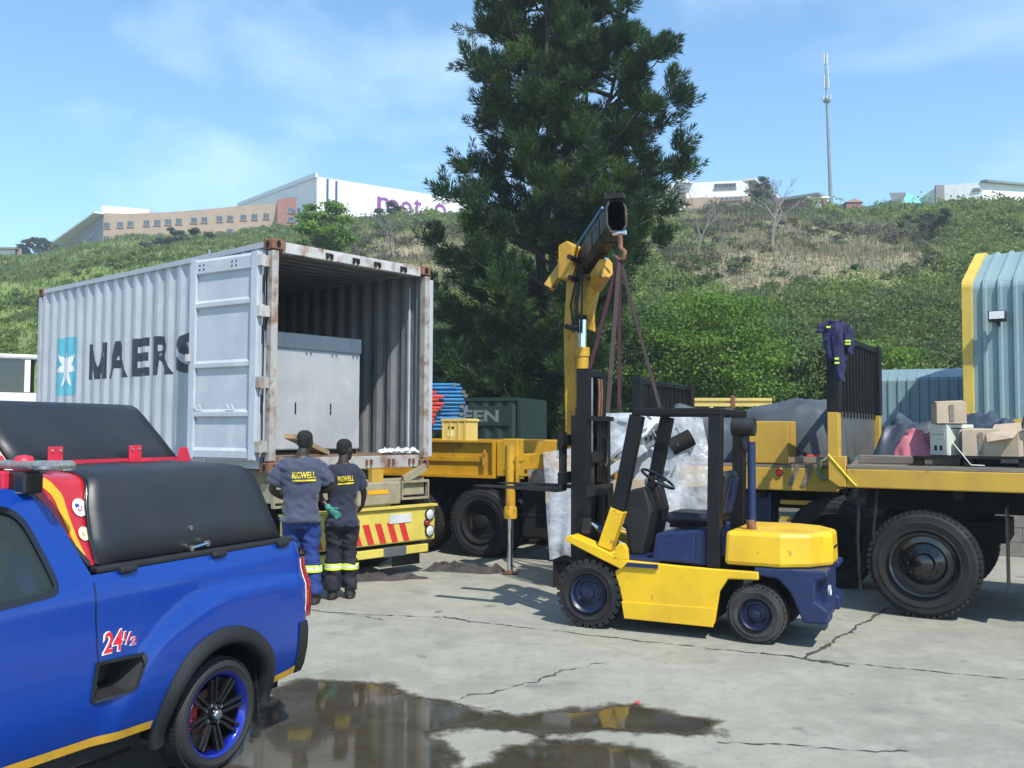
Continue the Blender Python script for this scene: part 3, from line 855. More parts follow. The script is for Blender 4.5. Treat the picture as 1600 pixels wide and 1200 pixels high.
def pine_tree():
    """the tall dark tree with needle plumes that stands behind the crane"""
    D0 = 24.0
    base = P(862, 700, D0); base.z = 0
    t = thing('pine_tree', 'tall dark green needle tree towering behind the yellow crane', 'tree', base)
    m_ = D0 / FOC                                     # metres per photo pixel at the tree
    # half widths of the crown by height (photo rows), centre line
    rows = [-90, -60, -30, 0, 60, 120, 170, 230, 290, 340, 400, 460, 520, 600, 660, 700]
    lx = [840, 800, 765, 748, 748, 738, 712, 724, 690, 684, 684, 676, 690, 684, 700, 720]
    rx_ = [900, 940, 968, 985, 1020, 1038, 1056, 1062, 1066, 1048, 1016, 990, 968, 946, 930, 920]
    def hz(row): return P(862, row, D0).z
    plumes = []; limbs = MB()
    trunk_top = hz(-70)
    stems = [((0, 0), (-0.9, 0.3), 0.20, trunk_top * 1.0), ((0.1, 0.1), (1.9, 0.2), 0.12, trunk_top * 0.93), ((0, -0.1), (-0.2, -0.7), 0.12, trunk_top * 1.03), ((0.1, 0), (1.0, 0.8), 0.1, trunk_top * 0.9)]
    spts = []
    for (ax, ay), (bx, by), r0, zt in stems:
        pth = []
        for i in range(13):
            f = i / 12
            pth.append(Vector((ax + bx * f ** 1.4 + random.uniform(-.06, .06), ay + by * f ** 1.4 + random.uniform(-.06, .06), zt * f)))
        pth[0].z = -0.3
        limbs.tube(pth, np.linspace(r0, 0.03, 13).tolist(), 8)
        spts.append((pth, zt))
    nl = 165
    for i in range(nl):
        zf = (i + random.random()) / nl
        z = hz(705) + (trunk_top * 1.0 - hz(705)) * zf
        row = np.interp(z, [hz(r_) for r_ in rows[::-1]], rows[::-1])
        xl, xr = (np.interp(row, rows, lx) - 862) * m_, (np.interp(row, rows, rx_) - 862) * m_
        az = i * 2.39996 + random.uniform(-.35, .35)
        if i % 3 == 0:
            az = (0 if (i // 3) % 2 else math.pi) + random.uniform(-0.55, 0.55)
        hw = (xr - xl) / 2; cx = (xr + xl) / 2
        reach = random.choice((random.uniform(0.45, 0.8), random.uniform(0.8, 1.08)))
        tip = Vector((cx + math.cos(az) * hw * reach, math.sin(az) * hw * reach * 0.95, z))
        pth, zt = random.choice(spts)
        rise = random.uniform(0.25, 0.9) * (0.5 + abs(tip.x - cx) / max(hw, 0.1)) * 1.1
        zs = max(0.8, z - rise - 0.4)
        f = min(zs / zt, 0.96)
        k = f * 12; i0 = int(k)
        a = pth[i0].lerp(pth[min(i0 + 1, 12)], k - i0)
        lp = limb_path(a, tip, -0.06, 6, 0.035)
        L_ = (tip - a).length
        limbs.tube(lp, np.linspace(0.028 + 0.012 * L_, 0.010, 7).tolist(), 5)
        d = (tip - a).normalized()
        for s_ in np.linspace(0.42, 1.0, max(3, int(L_ * 1.35))):
            kk = s_ * 6; j = min(int(kk), 5)
            p = lp[j].lerp(lp[j + 1], kk - j) + Vector((random.gauss(0, .16), random.gauss(0, .16), random.gauss(.1, .14)))
            cs = random.uniform(.75, 1.25); ct = random.gauss(0, .17)
            limbs.tube([lp[j].lerp(lp[j + 1], kk - j), p], [0.012, 0.008], 4, False)
            for _ in range(random.randint(6, 10)):
                e_ = Vector((random.gauss(0, 1), random.gauss(0, 1), random.gauss(.25, .8))).normalized()
                q = p + e_ * random.uniform(.05, .26) * cs
                dd = (d * 0.55 + e_ * .8 + Vector((0, 0, 0.45))).normalized()
                plumes.append((q, dd, random.uniform(0.34, 0.62) * cs, ct))
    n = len(plumes); per = 95
    Q = np.array([p[0] for p in plumes]); DD = np.array([p[1] for p in plumes]); LL = np.array([p[2] for p in plumes])
    u = rng.uniform(0, 1, (n, per, 1))
    rad = rng.normal(0, 1, (n, per, 3)); rad -= (rad * DD[:, None, :]).sum(2, keepdims=True) * DD[:, None, :]
    rad /= np.linalg.norm(rad, axis=2, keepdims=True)
    thick = 0.15 * np.sin(np.pi * np.clip(u * 0.9 + 0.1, 0, 1)) ** 0.7 * rng.uniform(0.2, 1.0, (n, per, 1))
    S = Q[:, None, :] + DD[:, None, :] * (u - 0.3) * LL[:, None, None] + rad * thick
    nd = DD[:, None, :] * 0.8 + rad * rng.uniform(0.25, 0.9, (n, per, 1)) + np.array([0, 0, 0.12])
    nd /= np.linalg.norm(nd, axis=2, keepdims=True)
    ln = rng.uniform(0.10, 0.20, (n, per, 1))
    side = np.cross(nd, rng.normal(0, 1, (n, per, 3))); side /= np.linalg.norm(side, axis=2, keepdims=True)
    w = 0.0145
    V = np.stack([S - side * w, S + side * w, S + nd * ln], 2).reshape(-1, 3)
    T = np.clip(np.repeat(np.array([p[3] for p in plumes]) + rng.normal(0.45, 0.12, n), per) + rng.normal(0, 0.14, n * per), 0, 1)
    link('crown', fast_mesh('crown', V, np.arange(len(V)).reshape(-1, 3), T), 'leaf_pine', t)
    obj('trunk', limbs, 'bark', t, smooth=180)
pine_tree()
def hpt(px, py_depth):
    """point on the hill under photo column px at depth"""
    X = (px - 800) / FOC * py_depth
    return Vector((X, py_depth, float(hill_z(X, py_depth))))
# leafy trees at the foot of the hill and against the ridge
broad_tree('leafy_tree', 'bright green feathery tree behind the forklift roof, beside the dark needle tree', 'tree', hpt(1110, 29), 5.5, 2.6, 3.3, 2.5, 'leaf_bright', 260, 150, 0.055, 0.62, 0.16)
broad_tree('leafy_tree', 'mid green tree between the feathery tree and the slatted black headboard', 'tree', hpt(1222, 31), 4.8, 2.0, 2.5, 2.1, 'leaf_mid', 180, 140, 0.065, 0.75, 0.14)
broad_tree('round_bush', 'rounded light green bush above the low blue wall, behind the hanging overalls', 'bush', hpt(1368, 31.5), 3.8, 1.9, 1.7, 1.75, 'leaf_bright', 170, 140, 0.07, 0.62, 0.1)
broad_tree('leafy_tree', 'dark shaded tree at the foot of the big needle tree on its container side', 'tree', hpt(735, 30), 4.2, 2.0, 2.2, 1.8, 'leaf_dark', 150, 130, 0.07, 0.5, 0.12)
broad_tree('leafy_tree', 'dark tree filling the gap right behind the lifting slings', 'tree', hpt(1010, 30.5), 5.2, 2.0, 2.7, 2.2, 'leaf_mid', 170, 140, 0.065, 0.45, 0.14)
broad_tree('leafy_tree', 'small sunlit tree with yellow green leaves peeking over the container roof', 'tree', hpt(505, 62), 5.5, 2.2, 3.4, 1.9, 'leaf_bright', 90, 100, 0.12, 0.75, 0.1)
broad_tree('round_bush', 'low dark green bush under the white warehouse lettering', 'bush', hpt(606, 128), 4, 1.9, 1.2, 1.5, 'leaf_dark', 60, 70, 0.2, 0.7, 0.1)
broad_tree('round_bush', 'dense dark bush below the brick building, lower of the pair on its right', 'bush', hpt(300, 120), 3, 4.4, 1.2, 1.2, 'leaf_dark', 90, 80, 0.2, 0.9, 0.15)
broad_tree('round_bush', 'dense dark bush below the brick building, left of the pair', 'bush', hpt(252, 126), 2.5, 2.6, 1.0, 1.0, 'leaf_dark', 60, 80, 0.2, 0.8, 0.15)
broad_tree('leafy_tree', 'dark tree beside the small grey house at the end of the ridge', 'tree', hpt(52, 168), 4, 3.2, 2.0, 1.8, 'leaf_dark', 70, 80, 0.22, 0.5, 0.15)
broad_tree('round_bush', 'flat topped grey bush on the dry slope behind the blue shed', 'bush', hpt(1462, 78), 4, 2.6, 1.7, .8, 'leaf_mid', 60, 50, 0.12, 0.3, 0.13, top_open=1)
broad_tree('leafy_tree', 'thin leafed tree against the dark gable of the white house on the ridge', 'tree', hpt(1192, 112), 4, 1.6, 2.6, 1.7, 'leaf_mid', 26, 40, 0.16, 0.3, 0.1)

def bare_tree(base, h, label, spread=0.5, seed=1):
    r_ = random.Random(seed)
    mb = MB()
    def grow(p, d, L_, rad, depth):
        pts = [p]; q = p
        for i in range(3):
            d = (d + Vector((r_.gauss(0, .10), r_.gauss(0, .10), r_.gauss(0.04, .05)))).normalized()
            q = q + d * (L_ / 3); pts.append(q)
        mb.tube(pts, [rad, rad * .85, rad * .72, rad * .6], 5, False)
        if depth == 0: return
        for k in range(r_.choice((2, 3, 3))):
            a = r_.uniform(0, 6.28); s_ = spread * r_.uniform(0.6, 1.5)
            nd = (d + Vector((math.cos(a) * s_, math.sin(a) * s_, r_.uniform(-.1, .25)))).normalized()
            st = pts[r_.choice((2, 3, 3))]
            grow(st, nd, L_ * r_.uniform(0.55, 0.8), rad * 0.58, depth - 1)
    grow(Vector((0, 0, -0.3)), Vector((0, 0, 1)), h * 0.36, h * 0.020, 5)
    t = thing('bare_tree', label, 'tree', base)
    obj('trunk', mb, 'dead_bark', t, smooth=180)
bare_tree(hpt(1092, 62), 5.2, 'pale leafless tree on the dry slope beside the needle tree', 0.5, 3)
bare_tree(hpt(1210, 66), 7.6, 'tall leafless tree with spreading twigs in the middle of the dry slope', 0.62, 8)
bare_tree(hpt(618, 70), 5.5, 'grey leafless tree on the slope just above the container roof', 0.5, 5)
bare_tree(hpt(1136, 70), 3.6, 'small leafless sapling between the two larger bare trees', 0.5, 12)
# ================================================================== buildings on the ridge
def facade_point(a, b, f, z):
    return Vector((a.x + (b.x - a.x) * f, a.y + (b.y - a.y) * f, z))
def wall_between(mb, a, b, z0a, z1a, z0b, z1b, th=0.4):
    """upright wall slab from ground point a to b with its own top heights"""
    d = Vector((b.x - a.x, b.y - a.y, 0)).normalized(); n = Vector((-d.y, d.x, 0)) * th
    vs = [Vector((a.x, a.y, z0a)), Vector((b.x, b.y, z0b)), Vector((b.x, b.y, z1b)), Vector((a.x, a.y, z1a))]
    mb.add(vs + [v + n for v in vs], [(0, 1, 2, 3), (7, 6, 5, 4), (0, 4, 5, 1), (1, 5, 6, 2), (2, 6, 7, 3), (3, 7, 4, 0)])
def window_on(parent, a, b, f, w, z0, z1, frame_mat='mast_grey', glass='far_glass', mull=1, proud=0.07):
    d = Vector((b.x - a.x, b.y - a.y, 0)); Ln = d.length; d.normalize(); n = Vector((d.y, -d.x, 0))
    c = Vector((a.x, a.y, 0)) + d * (f * Ln)
    rot = Matrix((d, -n, Vector((0, 0, 1)))).transposed()
    def loc(mb, x0, x1, y0, y1, za, zb):
        q = MB().box(x0, x1, y0, y1, za, zb)
        mb.add([c + rot @ Vector(p) for p in q.v], q.f)
    fr = MB(); t = 0.09
    loc(fr, -w / 2, w / 2, -proud, 0.05, z0, z0 + t); loc(fr, -w / 2, w / 2, -proud, 0.05, z1 - t, z1)
    loc(fr, -w / 2, -w / 2 + t, -proud, 0.05, z0 + t, z1 - t); loc(fr, w / 2 - t, w / 2, -proud, 0.05, z0 + t, z1 - t)
    for i in range(mull):
        x = -w / 2 + w * (i + 1) / (mull + 1)
        loc(fr, x - t / 3, x + t / 3, -proud * 0.8, 0.05, z0 + t, z1 - t)
    wo_ = obj('window', fr, frame_mat, parent)
    gl = MB(); loc(gl, -w / 2 + t * .6, w / 2 - t * .6, -proud * 0.4, 0.03, z0 + t * .6, z1 - t * .6)
    obj('pane', gl, glass, wo_)
    si = MB(); loc(si, -w / 2 - 0.1, w / 2 + 0.1, -proud - 0.12, 0.0, z0 - 0.1, z0 - 0.004)
    obj('sill', si, 'brick_red' if frame_mat == 'mast_grey' else 'roof_grey', wo_)
Z = lambda x, y, d: P(x, y, d).z
def brick_building():
    d = 176
    t = thing('brick_building', 'long salmon brick building with two rows of small windows on the ridge', 'building')
    A, B = P(161, 380, d), P(452, 360, d + 6)
    rows = [(0, 333), (0.12, 334), (0.3, 332), (0.5, 328), (0.75, 321), (1, 315.5)]
    n = len(rows)
    w = MB()
    for (f0, y0), (f1, y1) in zip(rows[:-1], rows[1:]):
        p, q = A.lerp(B, f0), A.lerp(B, f1)
        z0, z1 = Z(161 + 291 * f0, y0, p.y), Z(161 + 291 * f1, y1, q.y)
        wall_between(w, p, q, z0 - 14, z0, z1 - 14, z1, 10)
    obj('wall', w, 'brick_wall', t)
    # recessed dark flank that runs away to the left, under a lean roof
    C = P(92, 390, d + 34)
    w = MB(); wall_between(w, C, A, Z(92, 389, C.y) - 6, Z(92, 387, C.y), Z(161, 335, A.y) - 14, Z(161, 337, A.y), 6)
    obj('flank_wall', w, 'roof_grey', t)
    for i in range(5):
        f = 0.2 + 0.14 * i
        zz = Z(92, 389, C.y) * (1 - f) + Z(161, 345, A.y) * f
        window_on(t, C, A, f, 3.0, zz - 1.9, zz - 0.7, 'roof_grey', mull=2)
    w = MB(); p0, p1 = C + Vector((-1.5, 0, 0)), A.copy()
    a0 = Vector((p0.x, p0.y, Z(90, 388, C.y) + 0.1)); a1 = Vector((p1.x - 0.2, p1.y, Z(161, 334, A.y) + 0.1))
    w.beam(a0, a1, 3.0, 0.35)
    obj('roof', w, 'roof_white', t)
    # tower at the right end
    E_, F_ = P(433, 355, d + 1.0), P(463, 355, d + 2)
    w = MB(); wall_between(w, E_, F_, 10, Z(433, 311, d + 1), 10, Z(463, 307.5, d + 2), 6)
    obj('stair_tower', w, 'brick_red', t)
    for y0, y1 in ((325, 333), (339, 347)):
        window_on(t, E_, F_, 0.72, 1.3, Z(450, y1, d + 1.8), Z(450, y0, d + 1.8))
    for x in (166, 186, 202, 226.5, 243, 260, 276.5, 300, 316.5, 340, 357, 378, 395.5, 414.5):
        f = (x - 161) / 291
        yb = 353 - 17 * f
        window_on(t, A, B, f, 1.15, Z(x, yb + 4, A.y + 6 * f), Z(x, yb - 5.0, A.y + 6 * f))
    for x in (166, 186, 202, 225, 248, 276, 300, 357, 378, 395):
        f = (x - 161) / 291
        yb = 374 - 17 * f
        window_on(t, A, B, f, 1.15, Z(x, yb + 4, A.y + 6 * f), Z(x, yb - 5.0, A.y + 6 * f))
    w = MB(); a, b = P(159, 335, d + 8), P(233, 335, d + 9)
    wall_between(w, a, b, 30, Z(159, 321, d + 8), 30, Z(233, 327, d + 9), 6)
    obj('plant_room', w, 'white_wall', t)
brick_building()
def warehouse():
    d = 186
    t = thing('white_warehouse', 'big white warehouse with blue stripes and purple lettering on the ridge', 'building')
    K = P(494, 350, d); Rr = P(905, 350, d + 60); Ll = P(372, 350, d + 62)
    zk = Z(494, 276, d)
    w = MB()
    zr_ = Z(905, 340, Rr.y); zl = Z(372, 321.5, Ll.y)
    vs = [Vector((K.x, K.y, 20)), Vector((Rr.x, Rr.y, 20)), Vector((Rr.x, Rr.y, zr_)), Vector((K.x, K.y, zk)), Vector((Ll.x, Ll.y, 20)), Vector((Ll.x, Ll.y, zl))]
    obj('front_wall', MB().add(vs[:4], [(0, 1, 2, 3)]), 'white_wall', t, solid=0.2)
    obj('side_wall', MB().add([vs[4], vs[0] + Vector((0, .2, 0)), vs[3] + Vector((0, .2, 0)), vs[5]], [(0, 1, 2, 3)]), 'white_wall', t, solid=0.2)
    obj('roof_edge', MB().beam(vs[5] + Vector((0, -.3, 0.2)), vs[3] + Vector((0, -.35, 0.25)), 0.5, 0.9), 'roof_white', t)
    obj('roof', MB().add([vs[3] + Vector((0, .3, -.1)), vs[2] + Vector((0, .3, -.1)), vs[2] + Vector((-60, 60, -3)), vs[5] + Vector((0, .3, -.1))], [(0, 1, 2, 3)]), 'roof_white', t)
    u = (Rr - K); u.z = 0; Ln = u.length; u.normalize(); n = Vector((u.y, -u.x, 0))
    def f_of(x):                                     # fraction along the front for a photo column
        k = (x - 800) / FOC
        return (k * K.y - K.x) / (u.x - k * u.y)
    def on(s_, z, out=0.16):
        return Vector((K.x, K.y, 0)) + u * s_ + n * out + Vector((0, 0, z))
    for x0, x1 in ((504.5, 508), (518.5, 522)):
        a, b = f_of(x0), f_of(x1)
        m_ = MB().add([on(a, 22), on(b, 22), on(b, Z(506, 280, d + 2)), on(a, Z(506, 280, d + 2))], [(0, 1, 2, 3)])
        obj('stripe', m_, 'stripe_blue', t)
    for ch, x0, x1, y0, y1 in (('m', 585, 619, 310, 331), ('o', 623, 640, 315, 335), ('t', 643, 655, 311, 336), ('o', 676, 694, 319, 339)):
        q = fit(text_mb(ch, 1, 0.012), f_of(x0), f_of(x1), 0, 1)
        dm = K.y + u.y * f_of((x0 + x1) / 2)
        za, zb = Z(x0, y1, dm), Z(x0, y0, dm)
        remap(q, lambda x, y, z: on(x, za + y * (zb - za), 0.18))
        obj('letter', q, 'print_purple', t)
    for x in (465, 482):
        c = K.lerp(Ll, (494 - x) / 122.0 * 0.72)
        c += Vector((0, -0.35, 0))
        obj('door_slot', MB().box(c.x - 0.35, c.x + 0.35, c.y - 0.1, c.y + 0.3, Z(x, 347, c.y), Z(x, 325, c.y)), 'far_glass', t)
warehouse()
def white_house():
    d = 128
    t = thing('white_house', 'white house with little pyramid tower and brick base beside the tall mast', 'building')
    A, B, C = P(1040, 330, d), P(1170, 330, d - 2), P(1216, 330, d + 16)
    w = MB(); wall_between(w, A, B, 25, Z(1040, 287, d), 25, Z(1170, 281.5, d - 2), 8); obj('wall', w, 'white_wall', t)
    A2, B2 = A + Vector((0, -0.15, 0)), B + Vector((0, -0.15, 0))
    w = MB(); wall_between(w, A2, A2.lerp(B2, .48), 24, Z(1040, 312, d), 24, Z(1105, 311, d), .3)
    wall_between(w, A2.lerp(B2, .4801), B2, 24, Z(1105, 312, d), 24, Z(1170, 306, d - 2), .3); obj('brick_base', w, 'brick_wall', t)
    w = MB(); wall_between(w, B, C, 25, Z(1170, 282, d - 2), 25, Z(1216, 316, d + 16), 1.0); obj('gable', w, 'roof_grey', t)
    obj('roof_edge', MB().beam(Vector((B.x, B.y - .3, Z(1170, 281, d - 2))), Vector((C.x, C.y, Z(1219, 315.5, d + 16))), 1.6, 0.3), 'roof_white', t)
    window_on(t, A, B, 0.72, 2.9, Z(1134, 298.5, d), Z(1134, 291, d), 'roof_grey', mull=5)
    for i in range(5):
        window_on(t, A2, B2, 0.68 + i * 0.055, 0.45, Z(1134, 318, d), Z(1134, 313, d), mull=0, proud=.1)
    a, b = P(1058.5, 330, d - 1), P(1071, 330, d - 1)
    w = MB().box(a.x, b.x, a.y - .2, a.y + 1.2, 25, Z(1065, 287.5, d - 1)); obj('tower', w, 'white_wall', t)
    zt, zb = Z(1065, 272, d - 1), Z(1065, 286.5, d - 1)
    obj('tower_roof', MB().add([(a.x - .2, a.y - .4, zb), (b.x + 1.0, a.y - .4, zb), (b.x + 1.0, a.y + 1.6, zb), (a.x - .2, a.y + 1.6, zb), ((a.x + b.x) / 2 - .1, a.y + .4, zt)], [(0, 1, 4), (1, 2, 4), (2, 3, 4), (3, 0, 4), (3, 2, 1, 0)]), 'roof_white', t)
    aa, bb = a + Vector((0, -.22, 0)), b + Vector((0, -.22, 0))
    for k, (y0, y1) in enumerate(((288.5, 294), (295, 301), (302, 307.5))):
        window_on(t, aa, bb, 0.5, 1.0, Z(1065, y1, d - 1), Z(1065, y0, d - 1), mull=2)
    w = MB(); a, b = P(1000, 330, d + 6), P(1040, 330, d + 5)
    wall_between(w, a, b, 25, Z(1000, 316, d + 6), 25, Z(1040, 308, d + 5), 5); obj('annex', w, 'white_wall', t)
white_house()
def brown_house():
    d = 126
    t = thing('brown_house', 'low brown house with a long sloping roof at the foot of the tall mast', 'building')
    A, B, C = P(1214, 330, d), P(1283, 330, d - 4), P(1302, 330, d + 2)
    w = MB(); wall_between(w, A, B, 25, Z(1214, 318, d), 25, Z(1283, 309, d - 4), 5); obj('wall', w, 'brick_red', t)
    w = MB(); wall_between(w, B, C, 25, Z(1283, 308, d - 4), 25, Z(1302, 316, d + 2), 1); obj('end_wall', w, 'white_wall', t)
    obj('roof', MB().beam(Vector((A.x, A.y - .5, Z(1212, 316.5, d))), Vector((B.x, B.y - .5, Z(1285, 306.5, d - 4))), 2.2, 0.35), 'roof_grey', t)
    obj('awning', MB().box(P(1246, 322, d).x, P(1279, 322, d).x, d - 4.5, d - 3.6, Z(1246, 322, d), Z(1246, 319.5, d)), 'white_wall', t)
brown_house()
def phone_mast():
    d = 124
    base = P(1299, 318, d)
    t = thing('phone_mast', 'tall grey mast with white panel antennas rising from the ridge', 'mast', base)
    top = P(1289, 82, d) - base
    k = 0.35 * 0 + 1
    foot = Vector((0, 0, -2))
    knee = foot.lerp(top, 0.70)
    obj('pole', MB().tube([foot, knee, knee], [0.27, 0.17, 0.14], 12), 'mast_grey', t, smooth=40)
    obj('spine', MB().tube([knee, top], [0.10, 0.07], 8), 'mast_grey', t, smooth=40)
    mp_ = lambda y: foot.lerp(top, (318 - y) / 236.0 * 0.93 + 0.07)
    obj('platform', MB().lathe([(0.45, -.2), (0.52, .05), (0.15, .1)], mp_(156), 'z', 12, True), 'mast_grey', t)
    def ant(y, off, h):
        c = mp_(y) + Vector((off[0], off[1], 0))
        p_ = obj('antenna', MB().box(c.x - .095, c.x + .095, c.y - .07, c.y + .07, c.z - h / 2, c.z + h / 2), 'antenna_white', t, bevel=0.03)
        obj('bracket', MB().beam(c, mp_(y), 0.06, 0.06), 'mast_grey', p_)
    for a in range(6):
        ant(152, (0.52 * math.cos(a * 1.05 + .3), 0.52 * math.sin(a * 1.05 + .3)), 0.6)
    for off in ((0.28, -.1), (-0.28, -.1), (0.05, .3)):
        ant(128, off, 1.7)
        ant(92, (off[0] * .7, off[1]), 1.5)
    ant(110, (.25, -.15), 1.2)
phone_mast()
def green_house():
    d = 118
    t = thing('green_roofed_house', 'house with a pale green pitched roof beside the long white shed on the ridge', 'building')
    a, b = P(1394, 325, d), P(1450, 325, d + 3)
    w = MB(); wall_between(w, a, b, 25, Z(1394, 312, d), 25, Z(1450, 310, d + 3), 6); obj('wall', w, 'roof_green', t)
    r0, r1 = Vector((P(1399, 296, d).x, a.y + 2, Z(1399, 296, d))), Vector((P(1449, 299, d).x, b.y + 3, Z(1449, 299, d)))
    e0, e1 = Vector((P(1410, 305, d).x, a.y - 1, Z(1410, 304.5, d))), Vector((P(1452, 306, d).x, b.y - 1, Z(1452, 306, d)))
    f0 = Vector((P(1391, 317, d).x, a.y - .5, Z(1391, 317, d)))
    obj('roof', MB().add([r0, r1, e1, e0], [(0, 1, 2, 3)]), 'roof_white', t, solid=.15)
    obj('gable', MB().add([r0 + Vector((0, -.2, -.1)), e0, Vector((e0.x, e0.y, 26)), Vector((f0.x, f0.y, 26)), f0], [(0, 1, 2, 3, 4)]), 'roof_grey', t, solid=.1)
    obj('lower_roof', MB().add([e0 + Vector((0, -.3, -.1)), e1 + Vector((0, -.3, -.1)), P(1440, 318, d - 3), P(1408, 318, d - 3)], [(0, 1, 2, 3)]), 'roof_green', t, solid=.12)
green_house()
def long_shed():
    d = 110
    t = thing('long_white_shed', 'long white walled shed at the ridge, seen above the blue yard shed', 'building')
    A, B, C = P(1427, 325, d + 10), P(1467, 325, d), P(1536, 325, d - 2)
    Dd = P(1720, 325, d + 30)
    w = MB(); wall_between(w, A, B, 22, Z(1427, 317, d + 10), 22, Z(1467, 290, d), .4); obj('side_wall', w, 'white_wall', t)
    w = MB(); wall_between(w, B, C, 22, Z(1467, 290, d), 22, Z(1536, 285, d - 2), .4); obj('end_wall', w, 'roof_white', t)
    w = MB(); wall_between(w, C, Dd, 22, Z(1536, 285, d - 2), 22, Z(1720, 300, d + 30), .4); obj('front_wall', w, 'white_wall', t)
    obj('roof_edge', MB().beam(Vector((C.x, C.y - .3, Z(1536, 284, d - 2))), Vector((Dd.x, Dd.y, Z(1720, 299.5, d + 30))), .8, .25), 'mast_grey', t)
    obj('roof', MB().add([Vector((B.x, B.y + .5, Z(1467, 289.5, d))), Vector((C.x, C.y + .5, Z(1536, 285, d - 2))), Vector((Dd.x, Dd.y + .5, Z(1720, 300, d + 30))), Vector((A.x + 25, A.y + 40, Z(1467, 292, d)))], [(0, 1, 2, 3)]), 'roof_white', t)
    p_ = P(1468, 310, d - .4)
    obj('downpipe', MB().box(p_.x - .5, p_.x + .5, p_.y - .2, p_.y + .1, 24, Z(1468, 291, d)), 'roof_grey', t)
    window_on(t, B, C, 0.86, .8, Z(1528, 296.5, d - 2), Z(1528, 293, d - 2))
long_shed()
c = P(1332, 322, 112); z1 = Z(1332, 314, 112)
t = thing('orange_hut', 'tiny orange roofed hut among the bushes between mast and green roof', 'building', c)
obj('wall', MB().box(-.9, .9, -.6, .9, -2.2, z1 - c.z - .3), 'brick_red', t)
obj('roof', MB().prism([(-1.1, z1 - c.z - .31), (1.1, z1 - c.z - .31), (0, z1 - c.z + .15)], -.75, 1.0), 'brick_wall', t)
c = P(14, 398, 172)
t = thing('grey_house', 'small grey flat roofed house half out of view at the low end of the ridge', 'building', c)
obj('wall', MB().box(-6, 1.6, -1, 6, -4, Z(14, 391.5, 172) - c.z), 'roof_white', t)
obj('roof', MB().box(-6.5, 2.4, -1.8, 6.5, Z(14, 391.5, 172) - c.z + .01, Z(14, 389, 172) - c.z), 'roof_grey', t)
obj('chimney', MB().box(2.0, 3.0, -1, 0, -4, Z(14, 386, 172) - c.z), 'brick_wall', t)
# ================================================================== wheels shared by the heavy vehicles
def wheel(parent, c, r_, w, rim_r, tyre_mat='tyre', rim_mat='chassis', dual=False, lugs=52, bolts=10, face=-1, hub_mat=None, lug_h=0.02, dish=0.10, name='wheel', tread_w=0.5):
    """hub mesh (part) with tyre, rim and nuts as sub-parts; axle along local y, outer face at c.y, on the side face"""
    s = face
    def Y(v): return c[1] - s * v                        # v measured inwards from the outer face
    hub = MB()
    hub.lathe([(0.0005, Y(dish * .12)), (rim_r * .20, Y(dish * .13)), (rim_r * .30, Y(dish * .2)), (rim_r * .34, Y(dish * .8)), (rim_r * .62, Y(dish * 1.0)), (rim_r * .70, Y(dish * .75)), (rim_r * .9, Y(dish * .8))], (c[0], 0, c[2]), 'y', 32)
    ho = obj(name, hub, hub_mat or rim_mat, parent, smooth=35)
    rim = MB().lathe([(rim_r * .88, Y(dish * .85)), (rim_r * .90, Y(dish * .35)), (rim_r * .96, Y(0.012)), (rim_r * 1.03, Y(0.0)), (rim_r * 1.03, Y(0.02)), (rim_r * .95, Y(0.05)), (rim_r * .95, Y(w * .9))], (c[0], 0, c[2]), 'y', 40)
    obj('rim', rim, rim_mat, ho, smooth=35)
    nuts = MB()
    for k in range(bolts):
        a = 2 * math.pi * k / bolts
        nuts.disc((c[0] + rim_r * .5 * math.cos(a), Y(dish * .92), c[2] + rim_r * .5 * math.sin(a)), rim_r * .045, dish * .35, 'y', 6)
    obj('wheel_nuts', nuts, rim_mat, ho)
    def tyre(y0):
        Yt = lambda v: Y(v + y0)
        m_ = MB()
        pr = [(rim_r * .97, .03), (rim_r * 1.05, .004), (rim_r * 1.12, -.012), (rim_r * 1.14, -.006), ((rim_r + r_) * .5, -.022), ((rim_r + r_) * .5 + (r_ - rim_r) * .03, -.016), (r_ * .90, -.014), (r_ - .035, .0), (r_ - lug_h * .9, w * .09), (r_ - lug_h * .25, w * .20), (r_ - lug_h * .25, w * .25), (r_ - lug_h * 1.2, w * .26), (r_ - lug_h * 1.2, w * .29), (r_, w * .30),
              (r_, w * .48), (r_ - lug_h * 1.2, w * .485), (r_ - lug_h * 1.2, w * .515), (r_, w * .52), (r_, w * .70), (r_ - lug_h * .25, w * .75), (r_ - lug_h, w * .9), (r_ * .9, w), (rim_r, w * .97)]
        m_.lathe([(a, Yt(b)) for a, b in pr], (c[0], 0, c[2]), 'y', 56)
        for k in range(lugs):
            a = 2 * math.pi * k / lugs
            for half in (0, 1):
                aa = a + half * math.pi / lugs
                rot = Matrix.Rotation(-aa, 3, 'Y')
                yc = Yt(w * (.15 if half == 0 else .85))
                cc = Vector((c[0], yc, c[2])) + rot @ Vector((r_ - lug_h * .75, 0, 0))
                m_.obox(cc, (lug_h * 1.6, w * tread_w * .56, 2 * math.pi * r_ / lugs * .62), rot)
        obj('tyre', m_, tyre_mat, ho, smooth=30)
    tyre(0.03 if not dual else 0.03)
    if dual:
        tyre(0.03 + w * 1.18)
    return ho

